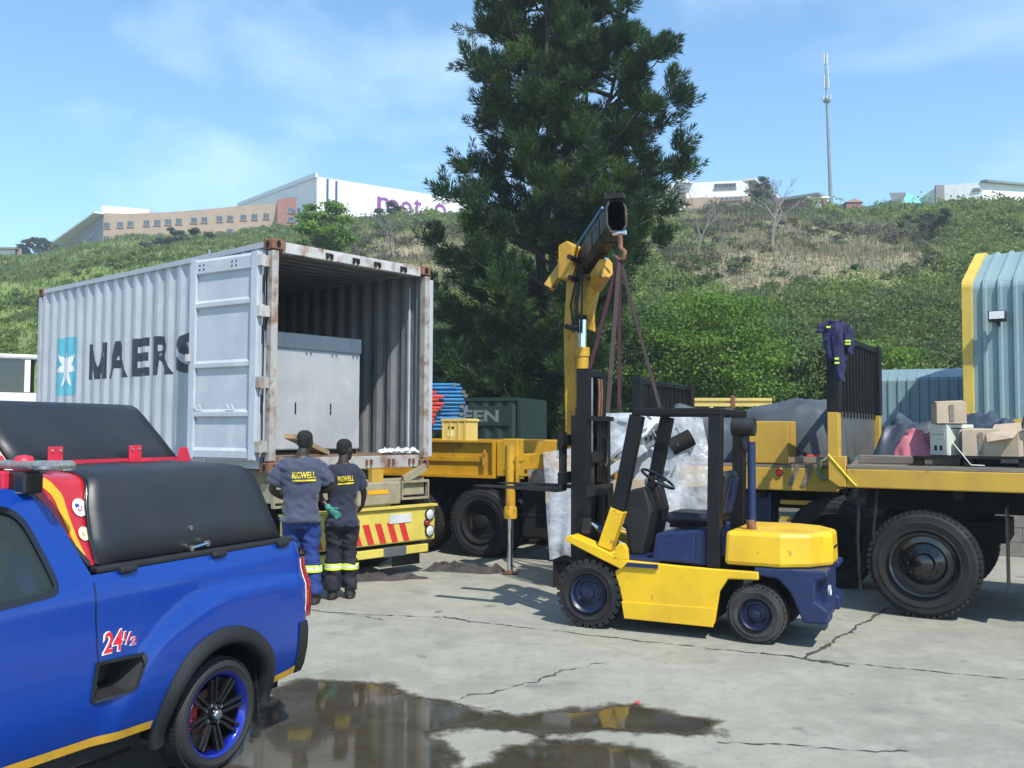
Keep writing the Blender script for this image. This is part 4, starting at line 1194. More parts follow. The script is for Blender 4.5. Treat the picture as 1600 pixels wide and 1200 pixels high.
# ================================================================== the shipping container
CT = thing('shipping_container', 'grey corrugated shipping container with doors open, riding on the chevron trailer', 'container', (-2.668, 10.44, 1.33), 0.857)
CW, CL, CH_ = 2.44, 6.06, 2.59
RD_, FL = 0.036, 0.165                                   # wall rib depth, floor height inside
PIT = 0.278
def corr(s_):
    """depth of the wall ribs along its length: 0 = outer face, RD_ = pushed in"""
    q = (s_ % PIT) / PIT
    if q < 0.26: return 0.0
    if q < 0.50: return RD_ * (q - .26) / .24
    if q < 0.76: return RD_
    return RD_ * (1 - (q - .76) / .24)
brk = [0.26, 0.50, 0.76, 1.0]
def corr_line(a, b):
    xs = [a]
    k = math.floor(a / PIT)
    while True:
        for f in brk:
            x = (k + f) * PIT
            if x >= b - 1e-4:
                xs.append(b); return xs
            if x > a + 1e-4: xs.append(x)
        k += 1
def sidewall(x, sign, name, matn):
    ys = corr_line(0.14, CL - 0.14)
    mb = MB()
    zs = np.linspace(0.165, CH_ - 0.075, 9)
    def f(u, v):
        d = corr(u) if 0.2 < u < CL - 0.2 else 0
        # small dents
        dent = 0.012 * math.exp(-((u - 2.2) / .35) ** 2 - ((v - 1.25) / .16) ** 2) + 0.010 * math.exp(-((u - 3.3) / .3) ** 2 - ((v - 1.1) / .2) ** 2)
        dent += 0.006 * math.sin(u * 23.1 + v * 3) * math.sin(v * 9.7 + u * 5) * (0.4 if 0.4 < v < 2.3 else 0)
        return (x + sign * (0.012 + d + dent), u, v)
    mb.grid(f, ys, zs)
    return obj(name, mb, matn, CT, solid=0.004)
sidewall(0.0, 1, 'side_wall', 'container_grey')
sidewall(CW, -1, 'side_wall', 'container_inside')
# floor, roof, end wall
fl = obj('floor', MB().box(0.05, CW - 0.05, 0.06, CL - 0.06, 0.10, FL), 'container_floor', CT)
rf = MB().grid(lambda u, v: (u, v, CH_ - 0.035 - 0.02 * ((int(v / .11)) % 2)), np.linspace(0.05, CW - .05, 3), sorted(set(np.concatenate([np.arange(.1, CL - .1, .11), np.arange(.1, CL - .1, .11) + 0.02]).tolist())))
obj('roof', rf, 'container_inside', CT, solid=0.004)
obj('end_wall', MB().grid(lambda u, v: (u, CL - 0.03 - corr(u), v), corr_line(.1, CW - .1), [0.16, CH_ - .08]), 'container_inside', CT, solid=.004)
for x in (0.0, CW - 0.06):
    obj('top_rail', MB().box(x, x + .06, .178, CL - .178, CH_ - .075, CH_ - .012), 'container_grey', CT)
    obj('bottom_rail', MB().box(x, x + .06, .178, CL - .178, 0.03, 0.163), 'container_grey', CT)
obj('header', MB().box(.178, CW - .178, 0.0, 0.09, CH_ - 0.135, CH_ - 0.012), 'header_white', CT, bevel=.006)
obj('header_lip', MB().box(.178, CW - .178, 0.091, 0.16, CH_ - 0.075, CH_ - 0.03), 'header_white', CT)
obj('sill', MB().box(.178, CW - .178, 0.0, 0.13, 0.005, 0.155), 'rusty_frame', CT, bevel=.006)
for x in (0.30, 0.62, 1.02, 1.42, 1.78, 2.12):
    obj('lock_keeper', MB().box(x - .045, x - .025, -.035, 0.0, .05, .115).box(x + .025, x + .045, -.035, 0.0, .05, .115), 'casting_rust', CT)
for x in (0.78, 1.18, 1.52, 1.95):
    obj('lock_keeper', MB().box(x - .045, x - .02, -.035, 0.0, CH_ - .12, CH_ - .06).box(x + .02, x + .045, -.035, 0.0, CH_ - .12, CH_ - .06).box(x - .045, x + .045, -.012, 0, CH_ - .08, CH_ - .05), 'dark_steel', CT)
for x0, x1 in ((0.0, .06), (CW - .06, CW)):
    for y0, y1 in ((0, .1), (CL - .1, CL)):
        obj('corner_post', MB().box(x0 + (.004 if x0 == 0 else -.03), x1 + (.03 if x0 == 0 else -.004), y0 + .002, y1 - .002, .12, CH_ - .12), 'rusty_frame' if y0 == 0 else 'container_grey', CT, bevel=.006)
def casting(cx, cy, cz):
    """hollow corner block with its three oval holes"""
    x0, y0, z0 = cx, cy, cz
    s_ = .178; h = .118; w = .162
    c = obj('corner_casting', MB().box(x0, x0 + w, y0, y0 + s_, z0, z0 + h), 'casting_rust', CT, bevel=.012)
    ho = MB()
    def oval(cxyz, ax, a, b):
        pts = [(cxyz[0] + a * math.cos(t), cxyz[1] + b * math.sin(t)) for t in np.linspace(0, 2 * math.pi, 17)[:-1]]
        return pts
    for yy in (y0 - .0025, y0 + s_ + .0025):
        ho.add([(p[0], yy, p[1]) for p in oval((x0 + w / 2, z0 + h / 2), 'y', .030, .042)], [tuple(range(16))])
    for xx in (x0 - .0025, x0 + w + .0025):
        ho.add([(xx, p[0], p[1]) for p in oval((y0 + s_ / 2, z0 + h / 2), 'x', .032, .042)], [tuple(range(16))])
    obj('hole', ho, 'chassis', c)
for cx in (-.004, CW - .158):
    for cy in (-.004, CL - .174):
        for cz in (-.012, CH_ - .106):
            casting(cx, cy, cz)
DOOR_ANG = R(8)
# the doors, swung right round against the side walls; the inner face shows
def door(x, sign):
    d = obj('door', MB().box(*sorted((x, x + sign * .02)), .085, 1.235, .13, CH_ - .14), 'door_grey', CT)
    piv = Matrix.Translation((x, .04, 0))
    d.matrix_basis = piv @ Matrix.Rotation(DOOR_ANG * (1 if sign < 0 else -.12), 4, 'Z') @ piv.inverted()
    tag(d, 'pale ribbed door leaf folded flat against the wall' if sign < 0 else None)
    X = lambda a, b: sorted((x + sign * a, x + sign * b))
    fr = MB()
    fr.box(*X(.021, .075), .085, .19, .13, CH_ - .14); fr.box(*X(.021, .06), 1.13, 1.235, .13, CH_ - .14)
    obj('door_frame', fr, 'door_grey', d, bevel=.008)
    for z0, h in ((CH_ - .335, .19), (1.86, .10), (1.16, .10), (.60, .10), (.135, .13)):
        rb = MB()
        rb.prism([(x + sign * .021, z0), (x + sign * .055, z0 + .012), (x + sign * .055, z0 + h - .03), (x + sign * .021, z0 + h)], .192, 1.128, 'y') if False else None
        vs = []
        for yy in (.192, 1.128):
            vs += [(x + sign * .021, yy, z0), (x + sign * .056, yy, z0 + .02), (x + sign * .056, yy, z0 + h - .035), (x + sign * .021, yy, z0 + h)]
        rb.add(vs, [(0, 1, 2, 3), (7, 6, 5, 4), (0, 4, 5, 1), (1, 5, 6, 2), (2, 6, 7, 3), (3, 7, 4, 0)])
        obj('rib', rb, 'door_grey', d, fix=True)
    for yb in (.45, .52, 1.0, 1.07):
        obj('bolt', MB().beam((x + sign * .05, yb, .70), (x + sign * .075, yb + .02, .76), .014, .014), 'antenna_white', d)
        for zz in (CH_ - .22, CH_ - .27):
            obj('bolt_hole', MB().disc((x + sign * .0575, yb, zz), .012, .004, 'x', 8), 'dark_steel', d)
    obj('gasket', MB().box(*X(-.004, .03), 1.236, 1.25, .13, CH_ - .14), 'black_plastic', d)
    obj('holdback', MB().box(*X(.02, .11), 1.19, 1.235, 1.26, 1.34), 'header_white', d)
    for zz in ((.22, .93, 1.72, 2.28) if sign < 0 else ()):
        obj('hinge', MB().box(*X(-.06, .075), .02, .083, zz, zz + .12).tube([(x + sign * .03, .035, zz - .01), (x + sign * .03, .035, zz + .13)], .018, 8), 'header_white' if zz > 1 else 'rusty_frame', d)
    obj('lock_rod', MB().tube([(x - sign * .02, 1.0, .05), (x - sign * .02, 1.0, CH_ - .03)], .016, 8), 'bare_steel', d)
door(-.062, -1)
door(CW + .062, 1)
# tie rod with eyes on the inside of the right wall
obj('lashing_rod', MB().tube([(CW - .085, .30, .2), (CW - .085, .30, 2.35)], .011, 6), 'antenna_white', CT)
# paint on the left wall: blue panel, star, lettering; cut along the ribs so that it follows them
def on_wall(mb, lift):
    bm = bmesh.new()
    vs = [bm.verts.new(p) for p in mb.v]
    for f in mb.f:
        try: bm.faces.new([vs[i] for i in f])
        except ValueError: pass
    ys = corr_line(0.2, CL - .2)
    for y in ys:
        bmesh.ops.bisect_plane(bm, geom=bm.verts[:] + bm.edges[:] + bm.faces[:], plane_co=(y, 0, 0), plane_no=(1, 0, 0))
    for z in np.linspace(0.165, CH_ - 0.075, 9):
        bmesh.ops.bisect_plane(bm, geom=bm.verts[:] + bm.edges[:] + bm.faces[:], plane_co=(0, z, 0), plane_no=(0, 1, 0))
    out = MB(); bm.verts.index_update()
    def dent(u, v):
        d = 0.012 * math.exp(-((u - 2.2) / .35) ** 2 - ((v - 1.25) / .16) ** 2) + 0.010 * math.exp(-((u - 3.3) / .3) ** 2 - ((v - 1.1) / .2) ** 2)
        return d + 0.006 * math.sin(u * 23.1 + v * 3) * math.sin(v * 9.7 + u * 5) * (0.4 if 0.4 < v < 2.3 else 0)
    zl = np.linspace(0.165, CH_ - 0.075, 9)
    def depth(u, v):                                      # same piecewise-linear surface as the wall grid
        k = min(max(int((v - zl[0]) / (zl[1] - zl[0]) + 1e-6), 0), 7)
        f = (v - zl[k]) / (zl[1] - zl[0])
        ya = max([y for y in ys if y <= u + 1e-5], default=ys[0]); yb = min([y for y in ys if y > ya + 1e-5], default=ya + .01)
        g = min(1, max(0, (u - ya) / (yb - ya)))
        q = lambda y, z: corr(y) + dent(y, z)
        return (q(ya, zl[k]) * (1 - g) + q(yb, zl[k]) * g) * (1 - f) + (q(ya, zl[k + 1]) * (1 - g) + q(yb, zl[k + 1]) * g) * f
    out.v = [(0.012 + depth(v.co.x, v.co.y) - 0.002 - lift, v.co.x, v.co.y) for v in bm.verts]
    out.f = [tuple(v.index for v in f.verts)[::-1] for f in bm.faces]
    bm.free()
    return out
# wall coordinate: y runs away from the doors, so writing (seen from outside) runs towards the doors
def flip(mb, y_right, y_left, z0, z1):
    fit(mb, 0, 1, 0, 1)
    mb.v = [(y_left + (y_right - y_left) * p[0], z0 + (z1 - z0) * p[1], 0) for p in mb.v]
    return mb
sq = MB(); r0 = [(0.08, 0), (.92, 0), (1, .06), (1, .94), (.92, 1), (.08, 1), (0, .94), (0, .06)]
sq.add([(p[0], p[1], 0) for p in r0], [tuple(range(8))])
obj('logo_panel', on_wall(flip(sq, 4.73, 5.47, 0.95, 1.80), .0015), 'logo_blue', CT)
st = MB(); pts = []
for k in range(14):
    a = math.pi / 2 + k * math.pi / 7
    rr = 1.0 if k % 2 == 0 else 0.40
    pts.append((rr * math.cos(a), rr * math.sin(a), 0))
st.add(pts + [(0, 0, 0)], [(k, (k + 1) % 14, 14) for k in range(14)])
obj('logo_star', on_wall(flip(st, 4.76, 5.44, 1.08, 1.70), .004), 'logo_white', CT)
xs = [(4.40, 3.86), (3.82, 3.29), (3.20, 2.72), (2.62, 2.14), (2.02, 1.56), (1.46, 1.00)]
for ch, (yl, yr) in zip('MAERSK', xs):
    obj('letter', on_wall(flip(text_mb(ch, 1, 0.042) if ch != 'M' else MB().add([(0,0,0),(.2,0,0),(.2,.58,0),(.41,0,0),(.59,0,0),(.8,.58,0),(.8,0,0),(1,0,0),(1,1,0),(.76,1,0),(.5,.33,0),(.24,1,0),(0,1,0)],[(0,1,2,11,12),(11,2,3,10),(3,4,10),(10,4,5,9),(5,6,7,8,9)]), yr, yl, 1.16, 1.66), .0015), 'letter_navy', CT)
# ------------------------------------------------------------------ what lies inside
cg = thing('grey_cargo_case', 'tall pale grey panelled case standing inside the open container', 'case', CT.matrix_basis @ Vector((0.28, 0.75, FL)), 0.857)
obj('body', MB().box(0, 1.62, 0, 2.6, 0.06, 1.30), 'cargo_grey', cg, bevel=.01)
obj('top_panel', MB().box(-.01, 1.635, -.012, 2.61, 1.301, 1.49), 'cargo_grey', cg, bevel=.008)
for x in (.60, 1.14):
    obj('handle_slot', MB().box(x, x + .018, -.006, .0, .50, .64), 'chassis', cg)
for x0, x1 in ((.004, .794), (.80, 1.616)):
    obj('panel', MB().box(x0, x1, -.004, .0, .075, .44), 'cargo_grey', cg)
obj('skid', MB().box(.02, 1.6, .03, 2.57, 0, .058), 'chassis', cg)
pl = thing('wooden_plank', 'light wooden plank leaning out of the container sill beside a worker', 'plank', CT.matrix_basis @ Vector((0.45, 0.0, 0.2)), 0.857)
obj('board', MB().beam((-.26, -.10, .20), (.55, .30, -.005), .12, .05), 'wood', pl)
tr = tag(obj('crumpled_plastic', MB(), 'reflective'), 'crumpled clear and white plastic lying on the container floor by the sill', 'plastic')
mb = MB()
rr = random.Random(4)
for k in range(5):
    c = Vector((1.78 + .13 * k, .12 + rr.uniform(-.02, .06), FL + .05))
    rings = []
    for i in range(5):
        t_ = i / 4
        rings.append([(c.x + (.09 * math.sin(math.pi * (t_ * .9 + .05)) * rr.uniform(.6, 1.3)) * math.cos(a), c.y + .08 * math.sin(math.pi * (t_ * .9 + .05)) * rr.uniform(.6, 1.3) * math.sin(a), c.z - .05 + t_ * rr.uniform(.04, .10)) for a in np.linspace(0, 2 * math.pi, 9)[:-1]])
    mb.loft(rings)
mb.xf(Matrix.Translation((-2.668, 10.44, 1.33)) @ Matrix.Rotation(.857, 4, 'Z'))
tr.data.from_pydata(mb.v, [], mb.f); tr.data.update()

# ================================================================== the trailer that carries it
TT = thing('container_trailer', 'tan steel trailer under the container with yellow and red chevron bumper', 'trailer', (-2.668, 10.44, 0), 0.857)
zt = 1.31
for x in (0.62, 1.68):
    obj('main_beam', MB().box(x - .07, x + .07, .25, CL + 1.0, .92, 1.20).box(x - .07, x + .07, .25, CL + 1, 1.2, zt - .005), 'tan_paint', TT)
obj('rear_crossbeam', MB().box(.06, CW - .06, .02, .24, .98, 1.20), 'tan_paint', TT, bevel=.01)
for y in (1.6, 3.2, 4.8, 5.9):
    obj('crossmember', MB().box(.1, CW - .1, y - .05, y + .05, 1.0, 1.19), 'tan_paint', TT)
for x in (.0, 1.90):
    # gusseted outrigger brackets either side of the frame
    g_ = MB().box(x + .05, x + .52, .0, .019, .93, 1.16)
    g_.v = [(p[0], p[1], p[2]) for p in g_.v]
    obj('bracket_plate', MB().box(x + .05, x + .52, -.03, .018, 1.14, 1.17).box(x + .05, x + .52, -.03, .018, .93, .955).box(x + .05, x + .07, -.03, .018, .955, 1.14).box(x + .50, x + .52, -.03, .018, .955, 1.14), 'tan_paint', TT)
obj('brace', MB().beam((1.98, -.02, 1.18), (2.36, -.02, 1.33), .03, .10), 'tan_paint', TT)
obj('centre_block', MB().box(1.15, 1.83, -.14, .018, .90, 1.17), 'tan_paint', TT, bevel=.015)
obj('block_marker', MB().box(1.30, 1.62, -.146, -.141, 1.03, 1.08), 'sticker_yellow', TT)
obj('twist_post', MB().box(1.44, 1.62, -.05, .018, 1.172, 1.32), 'truck_yellow', TT)
obj('hanger', MB().box(1.2, 1.7, -.10, .02, .86, .899), 'tan_paint', TT)
# chevron bumper
bp = obj('bumper_board', MB().box(.08, 2.40, -.165, -.10, .42, .84), 'pale_yellow', TT, bevel=.02)
obj('bumper_lip', MB().box(.07, 2.41, -.20, -.09, .845, .872), 'pale_yellow', bp)
for i in range(10):
    x = .34 + i * .19
    if x > 1.98: break
    vs = [(x, -.1675, .44), (x + .10, -.1675, .44), (x + .01, -.1675, .68), (x - .09, -.1675, .68)]
    obj('chevron', MB().add(vs, [(0, 1, 2, 3)]), 'reflector_red', bp)
for x in (.17, 2.29):
    for z, r_, m_ in ((.74, .066, 'lamp_white'), (.535, .066, 'lamp_white'), (.635, .034, 'tail_red')):
        xx = x if r_ > .05 else x - .05 * (1 if x > 1 else -1)
        l_ = obj('lamp', MB().lathe([(r_ + .008, -.166), (r_ + .008, -.19), (r_, -.192)], (xx, 0, z), 'y', 20), 'black_plastic', bp, smooth=40)
        obj('lens', MB().lathe([(r_, -.186), (r_ * .7, -.198), (r_ * .05, -.202)], (xx, 0, z), 'y', 20), m_, l_, smooth=60)
obj('number_plate', MB().box(1.62, 1.98, -.174, -.166, .665, .775), 'reflective', bp)
obj('lower_bar', MB().box(.12, 2.30, -.15, -.03, .27, .37), 'pale_yellow', TT, bevel=.01)
obj('bar_sleeve', MB().box(1.55, 1.92, -.16, -.02, .262, .378), 'grey_steel', TT, bevel=.01)
for x in (.1, 1.88):
    obj('mudflap', MB().box(x, x + .46, .05, .065, .10, .40), 'black_plastic', TT)
for y in (1.05, 2.35):
    for x, f in ((-.02 + .05, 1), (CW - .05, -1)):
        pass
def axle_wheels(T, x0, x1, ys):
    """wheels for a vehicle whose length runs along local y"""
    for y in ys:
        for x, s in ((x0, 1), (x1, -1)):
            e = bpy.data.objects.new('wheel', None)
            w_ = MB()
            r_, w, rr_ = .50, .26, .29
            hub = MB().lathe([(.02, x + s * .02), (.10, x + s * .03), (.11, x + s * .08), (.18, x + s * .10), (.27, x + s * .08)], (0, y, r_), 'x', 28)
            hub.v = [(p[0], p[1], p[2]) for p in hub.v]
            ho = obj('wheel', hub, 'chassis', T, smooth=35)
            bpy.data.objects.remove(e)
            for off in (0, .31):
                pr = [(rr_, .03), (rr_ + .04, -.005), (.41, -.015), (r_ - .03, .005), (r_ - .015, .03), (r_, .05), (r_, .11), (r_ - .018, .113), (r_ - .018, .125), (r_, .128), (r_, .21), (r_ - .03, .255), (rr_, .25)]
                ty = MB().lathe([(a, x + s * (b + off)) for a, b in pr], (0, y, r_), 'x', 44)
                for k in range(48):
                    a = 2 * math.pi * k / 48
                    rot = Matrix.Rotation(a, 3, 'X')
                    ty.obox(Vector((x + s * (off + .035), y, r_)) + rot @ Vector((0, 0, r_ - .015)), (.06, .035, .03), rot)
                obj('tyre', ty, 'tyre', ho, smooth=30)
            obj('rim', MB().lathe([(.27, x + s * .08), (.28, x + s * .01), (.30, x), (.30, x + s * .2)], (0, y, r_), 'x', 32), 'chassis', ho, smooth=35)
        obj('axle', MB().tube([(x0 + .1, y, .5), (x1 - .1, y, .5)], .07, 10), 'chassis', T)
axle_wheels(TT, .03, CW - .03, (1.0, 2.25, 5.9))
for y in (.95, 2.2, 5.85):
    for x in (.62, 1.68):
        obj('spring_hanger', MB().box(x - .05, x + .05, y - .35, y + .35, .62, .915), 'chassis', TT)
# ================================================================== yellow flatbed trailers and the crane truck
A27 = R(-27)
def headboard(T, x, y1, z0, zmid, ztop, post_w=.13, nslat=13):
    """steel headboard across the deck: yellow / black corner posts, slats above a plate"""
    for yy in (0.0, y1 - post_w):
        lo = obj('headboard_post', MB().box(x - .02, x + .09, yy, yy + post_w, z0, z0 + (ztop - z0) * .36), 'truck_yellow', T, bevel=.008)
        obj('post_top', MB().box(x - .025, x + .105, yy - .004, yy + post_w + .004, z0 + (ztop - z0) * .36 + .002, ztop), 'black_paint', lo, bevel=.01)
    obj('headboard_plate', MB().box(x + .02, x + .035, post_w + .01, y1 - post_w - .01, z0, zmid), 'grey_steel', T)
    obj('top_bar', MB().box(x - .005, x + .065, post_w + .006, y1 - post_w - .006, ztop - .09, ztop - .02), 'black_paint', T, bevel=.01)
    for i in range(nslat):
        yy = post_w + .05 + (y1 - 2 * post_w - .1) * i / (nslat - 1)
        obj('slat', MB().box(x + .005, x + .05, yy - .022, yy + .022, zmid - .06, ztop - .092), 'black_paint', T)
def deck(T, x0, x1, y1, zb, zt, rail_mat='truck_yellow', planks=9):
    rail = MB().box(x0, x1, 0, .07, zb, zt - .04)
    obj('side_rail', rail, rail_mat, T, bevel=.012)
    obj('side_rail', MB().box(x0, x1, y1 - .07, y1, zb, zt - .04), rail_mat, T, bevel=.012)
    for x in (x0, x1 - .06):
        obj('end_rail', MB().box(x, x + .06, .072, y1 - .072, zb + .02, zt - .042), rail_mat, T)
    for i in range(planks):
        a, b = y1 * i / planks, y1 * (i + 1) / planks
        obj('deck_plank', MB().box(x0 + .01, x1 - .01, a + .004, b - .004, zt - .038, zt + random.uniform(-.004, .004)), 'old_wood' if rail_mat == 'truck_yellow' else 'grey_steel', T)
def chassis_beams(T, x0, x1, y1, zb, depth=.26):
    for yy in (y1 * .32, y1 * .68):
        obj('chassis_beam', MB().box(x0, x1, yy - .05, yy + .05, zb - depth, zb - .002), 'chassis', T)
    n = int((x1 - x0) / .8)
    for i in range(n + 1):
        x = x0 + .1 + (x1 - x0 - .2) * i / max(n, 1)
        obj('cross_bearer', MB().box(x - .04, x + .04, .08, y1 - .08, zb - .10, zb - .003), 'chassis', T)
def axle(T, x, y1, r_, w, rim_r, dual, rimm='chassis', cham=.10, tm='tyre'):
    wheel(T, (x, 0.02, r_), r_, w, rim_r, tm, rimm, dual, lugs=54, dish=cham)
    wheel(T, (x, y1 - .02, r_), r_, w, rim_r, tm, rimm, dual, lugs=54, face=1, dish=cham)
    obj('axle', MB().tube([(x, .2, r_), (x, y1 - .2, r_)], .075, 10), 'chassis', T)
    for yy in (y1 * .30, y1 * .70):
        sp = MB()
        for k in range(4):
            L_ = .55 - .1 * k
            sp.box(x - L_, x + L_, yy - .04, yy + .04, r_ + .12 - .022 * k, r_ + .138 - .022 * k)
        obj('leaf_spring', sp, 'chassis', T)

# ------------------------------------------------------------------ near trailer on the right
A31 = R(-31)
TC = thing('flatbed_trailer', 'yellow flatbed trailer with slatted black headboard, loaded with boxes and tarpaulin', 'trailer', (3.98, 9.24, 0), A31)
W_ = 2.42
ZB, ZT = 1.245, 1.475
deck(TC, -.70, 6.6, W_, ZB, ZT)
# mitred corner piece of the frame below the headboard post
obj('corner_gusset', MB().prism([(-.875, 1.32), (-.77, 1.248), (-.702, 1.248), (-.702, 1.56), (-.875, 1.56)], -.004, .068), 'truck_yellow', TC, bevel=.008)
obj('corner_gusset', MB().prism([(-.875, 1.32), (-.77, 1.248), (-.702, 1.248), (-.702, 1.56), (-.875, 1.56)], W_ - .068, W_ + .004), 'truck_yellow', TC, bevel=.008)
obj('weld_bead', MB().tube([(-.875, -.008, 1.575), (-.64, -.008, 1.30), (-.60, -.008, 1.262)], .009, 6), 'print_yellow', TC)
headboard(TC, -.86, W_, 1.53, 2.02, 2.86)
chassis_beams(TC, -.65, 6.5, W_, ZB)
axle(TC, 0.0, W_, .52, .28, .30, False, 'gloss_black', .15)
axle(TC, 4.6, W_, .52, .28, .30, True, 'chassis', .10)
axle(TC, 5.8, W_, .52, .28, .30, True, 'chassis', .10)
obj('turntable', MB().lathe([(.55, .90), (.55, .985)], (0, W_ / 2, 0), 'z', 32, True), 'chassis', TC)
obj('subframe', MB().box(-.7, .7, .7, W_ - .7, .70, .899), 'chassis', TC)
obj('side_chain', MB().tube([(-.42, .10, 1.24), (-.46, .06, .8), (-.44, .08, .34)], .014, 6), 'dark_steel', TC)
obj('hung_strap', MB().tube([(-.60, .12, 1.24), (-.62, .1, .7), (-.60, .12, .22)], .018, 6), 'black_plastic', TC)
obj('tool_box', MB().box(.95, 1.45, .15, .75, .62, 1.14), 'chassis', TC, bevel=.02)
obj('rear_mudflap', MB().box(.72, .735, .03, .33, .30, 1.10), 'black_plastic', TC)
obj('prop_leg', MB().box(1.66, 1.80, .05, .17, .02, 1.243), 'truck_yellow', TC, bevel=.01)
obj('air_hose', MB().tube([(1.25, .09, 1.2), (1.34, .05, 1.02), (1.22, .06, .92), (1.31, .04, .80)], .02, 8), 'bare_steel', TC, smooth=60)
# ------------------------------------------------------------------ the trailer behind it
TD = thing('low_trailer', 'yellow trailer with deck box parked between the forklift and the slatted headboard', 'trailer', (3.72, 11.02, 0), A27)
deck(TD, -2.45, .06, W_, 1.11, 1.42)
chassis_beams(TD, -2.4, 0.02, W_, 1.11)
headboard(TD, -2.43, W_, 1.43, 1.75, 2.50, nslat=12)
axle(TD, -.02, W_, .52, .27, .30, True)
axle(TD, -1.9, W_, .52, .27, .30, True)
obj('deck_box', MB().box(-.98, -.50, .0, .52, 1.425, 1.93), 'truck_yellow', TD, bevel=.012)
obj('deck_box_side', MB().box(-1.10, -.985, .01, .50, 1.425, 1.92), 'truck_yellow', TD, bevel=.01)
rl = obj('reflector', MB().disc((-.60, -.012, 1.32), .042, .024, 'y', 20), 'black_plastic', TD)
obj('lens', MB().disc((-.60, -.026, 1.32), .032, .006, 'y', 20), 'tail_red', rl)
obj('lower_rail', MB().box(-.62, .0, .12, .16, .94, .99), 'truck_yellow', TD)
obj('lower_rail', MB().box(-.62, .0, .12, .16, .73, .79), 'truck_yellow', TD)
obj('side_cabinet', MB().box(-1.75, -.75, .22, .7, .55, 1.08), 'fork_blue', TD, bevel=.02)
for k, (x, dz) in enumerate(((-.48, 0), (-.33, .0))):
    obj('strap_tail', MB().beam((x + .10, -.012, 1.42), (x, -.012, 1.17), .008, .05, (1, 0, 0)), 'old_wood', TD)
rp = MB()
for k in range(7):
    rp.tube([(-.10 + .07 * math.cos(a) + .008 * k, -.03 - .01 * (k % 3), 1.36 + .11 * math.sin(a) + .004 * k) for a in np.linspace(0, 2 * math.pi, 17)], .011, 5)
tag(obj('rope_coil', rp, 'rope_green'), 'small coil of green rope hung at the trailer edge by the headboard post', 'rope').location = TD.location
bpy.data.objects['rope_coil'].rotation_euler = TD.rotation_euler
def on(T, p):
    return T.matrix_basis @ Vector(p)
for o_ in (TC, TD):
    o_.matrix_basis = Matrix.Translation(o_.location) @ Matrix.Rotation(o_.rotation_euler.z, 4, 'Z')
t = thing('timber_offcut', 'short weathered timber offcut lying on the low trailer deck edge', 'timber', on(TD, (-.1, .12, 1.43)), A27)
obj('board', MB().beam((-.40, .03, .04), (.14, .05, .05), .12, .07), 'old_wood', t)
t = thing('red_chain_binder', 'small red and black chain binder on the low trailer deck', 'binder', on(TD, (-.32, .35, 1.43)), A27)
obj('handle', MB().beam((-.12, 0, .14), (.06, .02, .05), .04, .05), 'chassis', t)
obj('body', MB().obox((.05, .02, .05), (.16, .10, .10)), 'frame_red', t, bevel=.02)
# ------------------------------------------------------------------ the crane truck behind the container
TB = thing('crane_truck', 'yellow crane truck bed with folding crane arm and outrigger leg beside the container', 'crane truck', (-.46, 13.5, 0), A27)
TB.matrix_basis = Matrix.Translation(TB.location) @ Matrix.Rotation(A27, 4, 'Z')
inv = TB.matrix_basis.inverted()
def LB(x, y, d): return inv @ P(x, y, d)
BZ0, BZ1 = 1.13, 1.66
def side_frame(y0, y1):
    m_ = MB()
    return m_
bw = 2.45
# side of the bed: top and bottom flanges, web and a mid rib
for yy, s in ((0, 1), (bw, -1)):
    Y2 = lambda a, b: sorted((yy + s * a, yy + s * b))
    sd = obj('bed_side', MB().box(-4.3, .25, *Y2(.05, .075), BZ0 + .04, BZ1 - .03), 'yellow_paint', TB)
    obj('top_flange', MB().box(-4.3, .25, *Y2(-.02, .12), BZ1 - .028, BZ1), 'yellow_paint', sd)
    obj('bottom_flange', MB().box(-4.3, .25, *Y2(-.03, .12), BZ0, BZ0 + .038), 'yellow_paint', sd)
    obj('mid_rib', MB().box(-4.25, .10, *Y2(.02, .048), 1.36, 1.41), 'yellow_paint', sd)
    for x in (-3.4, -2.2, -1.0, .215):
        obj('stiffener', MB().box(x, x + .03, *Y2(-.02, .048), BZ0 + .039, BZ1 - .029), 'yellow_paint', sd)
obj('lashing_lug', MB().prism([(.06, 1.30), (.11, 1.30), (.12, 1.48), (.09, 1.53), (.06, 1.48)], -.022, .0), 'yellow_paint', TB)
for i in range(8):
    a = .09 + (bw - .18) * i / 8
    obj('deck_plate', MB().box(-4.28, .24, a + .003, a + (bw - .18) / 8 - .003, BZ1 - .06, BZ1 - .03), 'truck_yellow', TB)
chassis_beams(TB, -4.3, 1.9, bw, BZ0, .34)
axle(TB, 0.0, bw, .50, .27, .29, True)
axle(TB, -1.22, bw, .50, .27, .29, True)
obj('rear_wall', MB().box(.27, .62, .02, bw - .02, 1.16, BZ1), 'yellow_paint', TB, bevel=.01)
obj('rear_side_panel', MB().box(.63, 1.30, .03, .07, 1.40, BZ1), 'yellow_paint', TB)
obj('brown_panel', MB().box(.75, 1.5, .06, .10, 1.02, 1.395), 'rusty_frame', TB)
obj('fuel_tank', MB().box(.62, 1.22, .10, .62, .30, .98), 'chassis', TB, bevel=.04)
obj('tank_strap', MB().box(.60, 1.24, .09, .63, .62, .65), 'dark_steel', TB)
obj('rear_block', MB().box(1.2, 1.36, .02, .5, 1.18, 1.72), 'dark_steel', TB, bevel=.01)
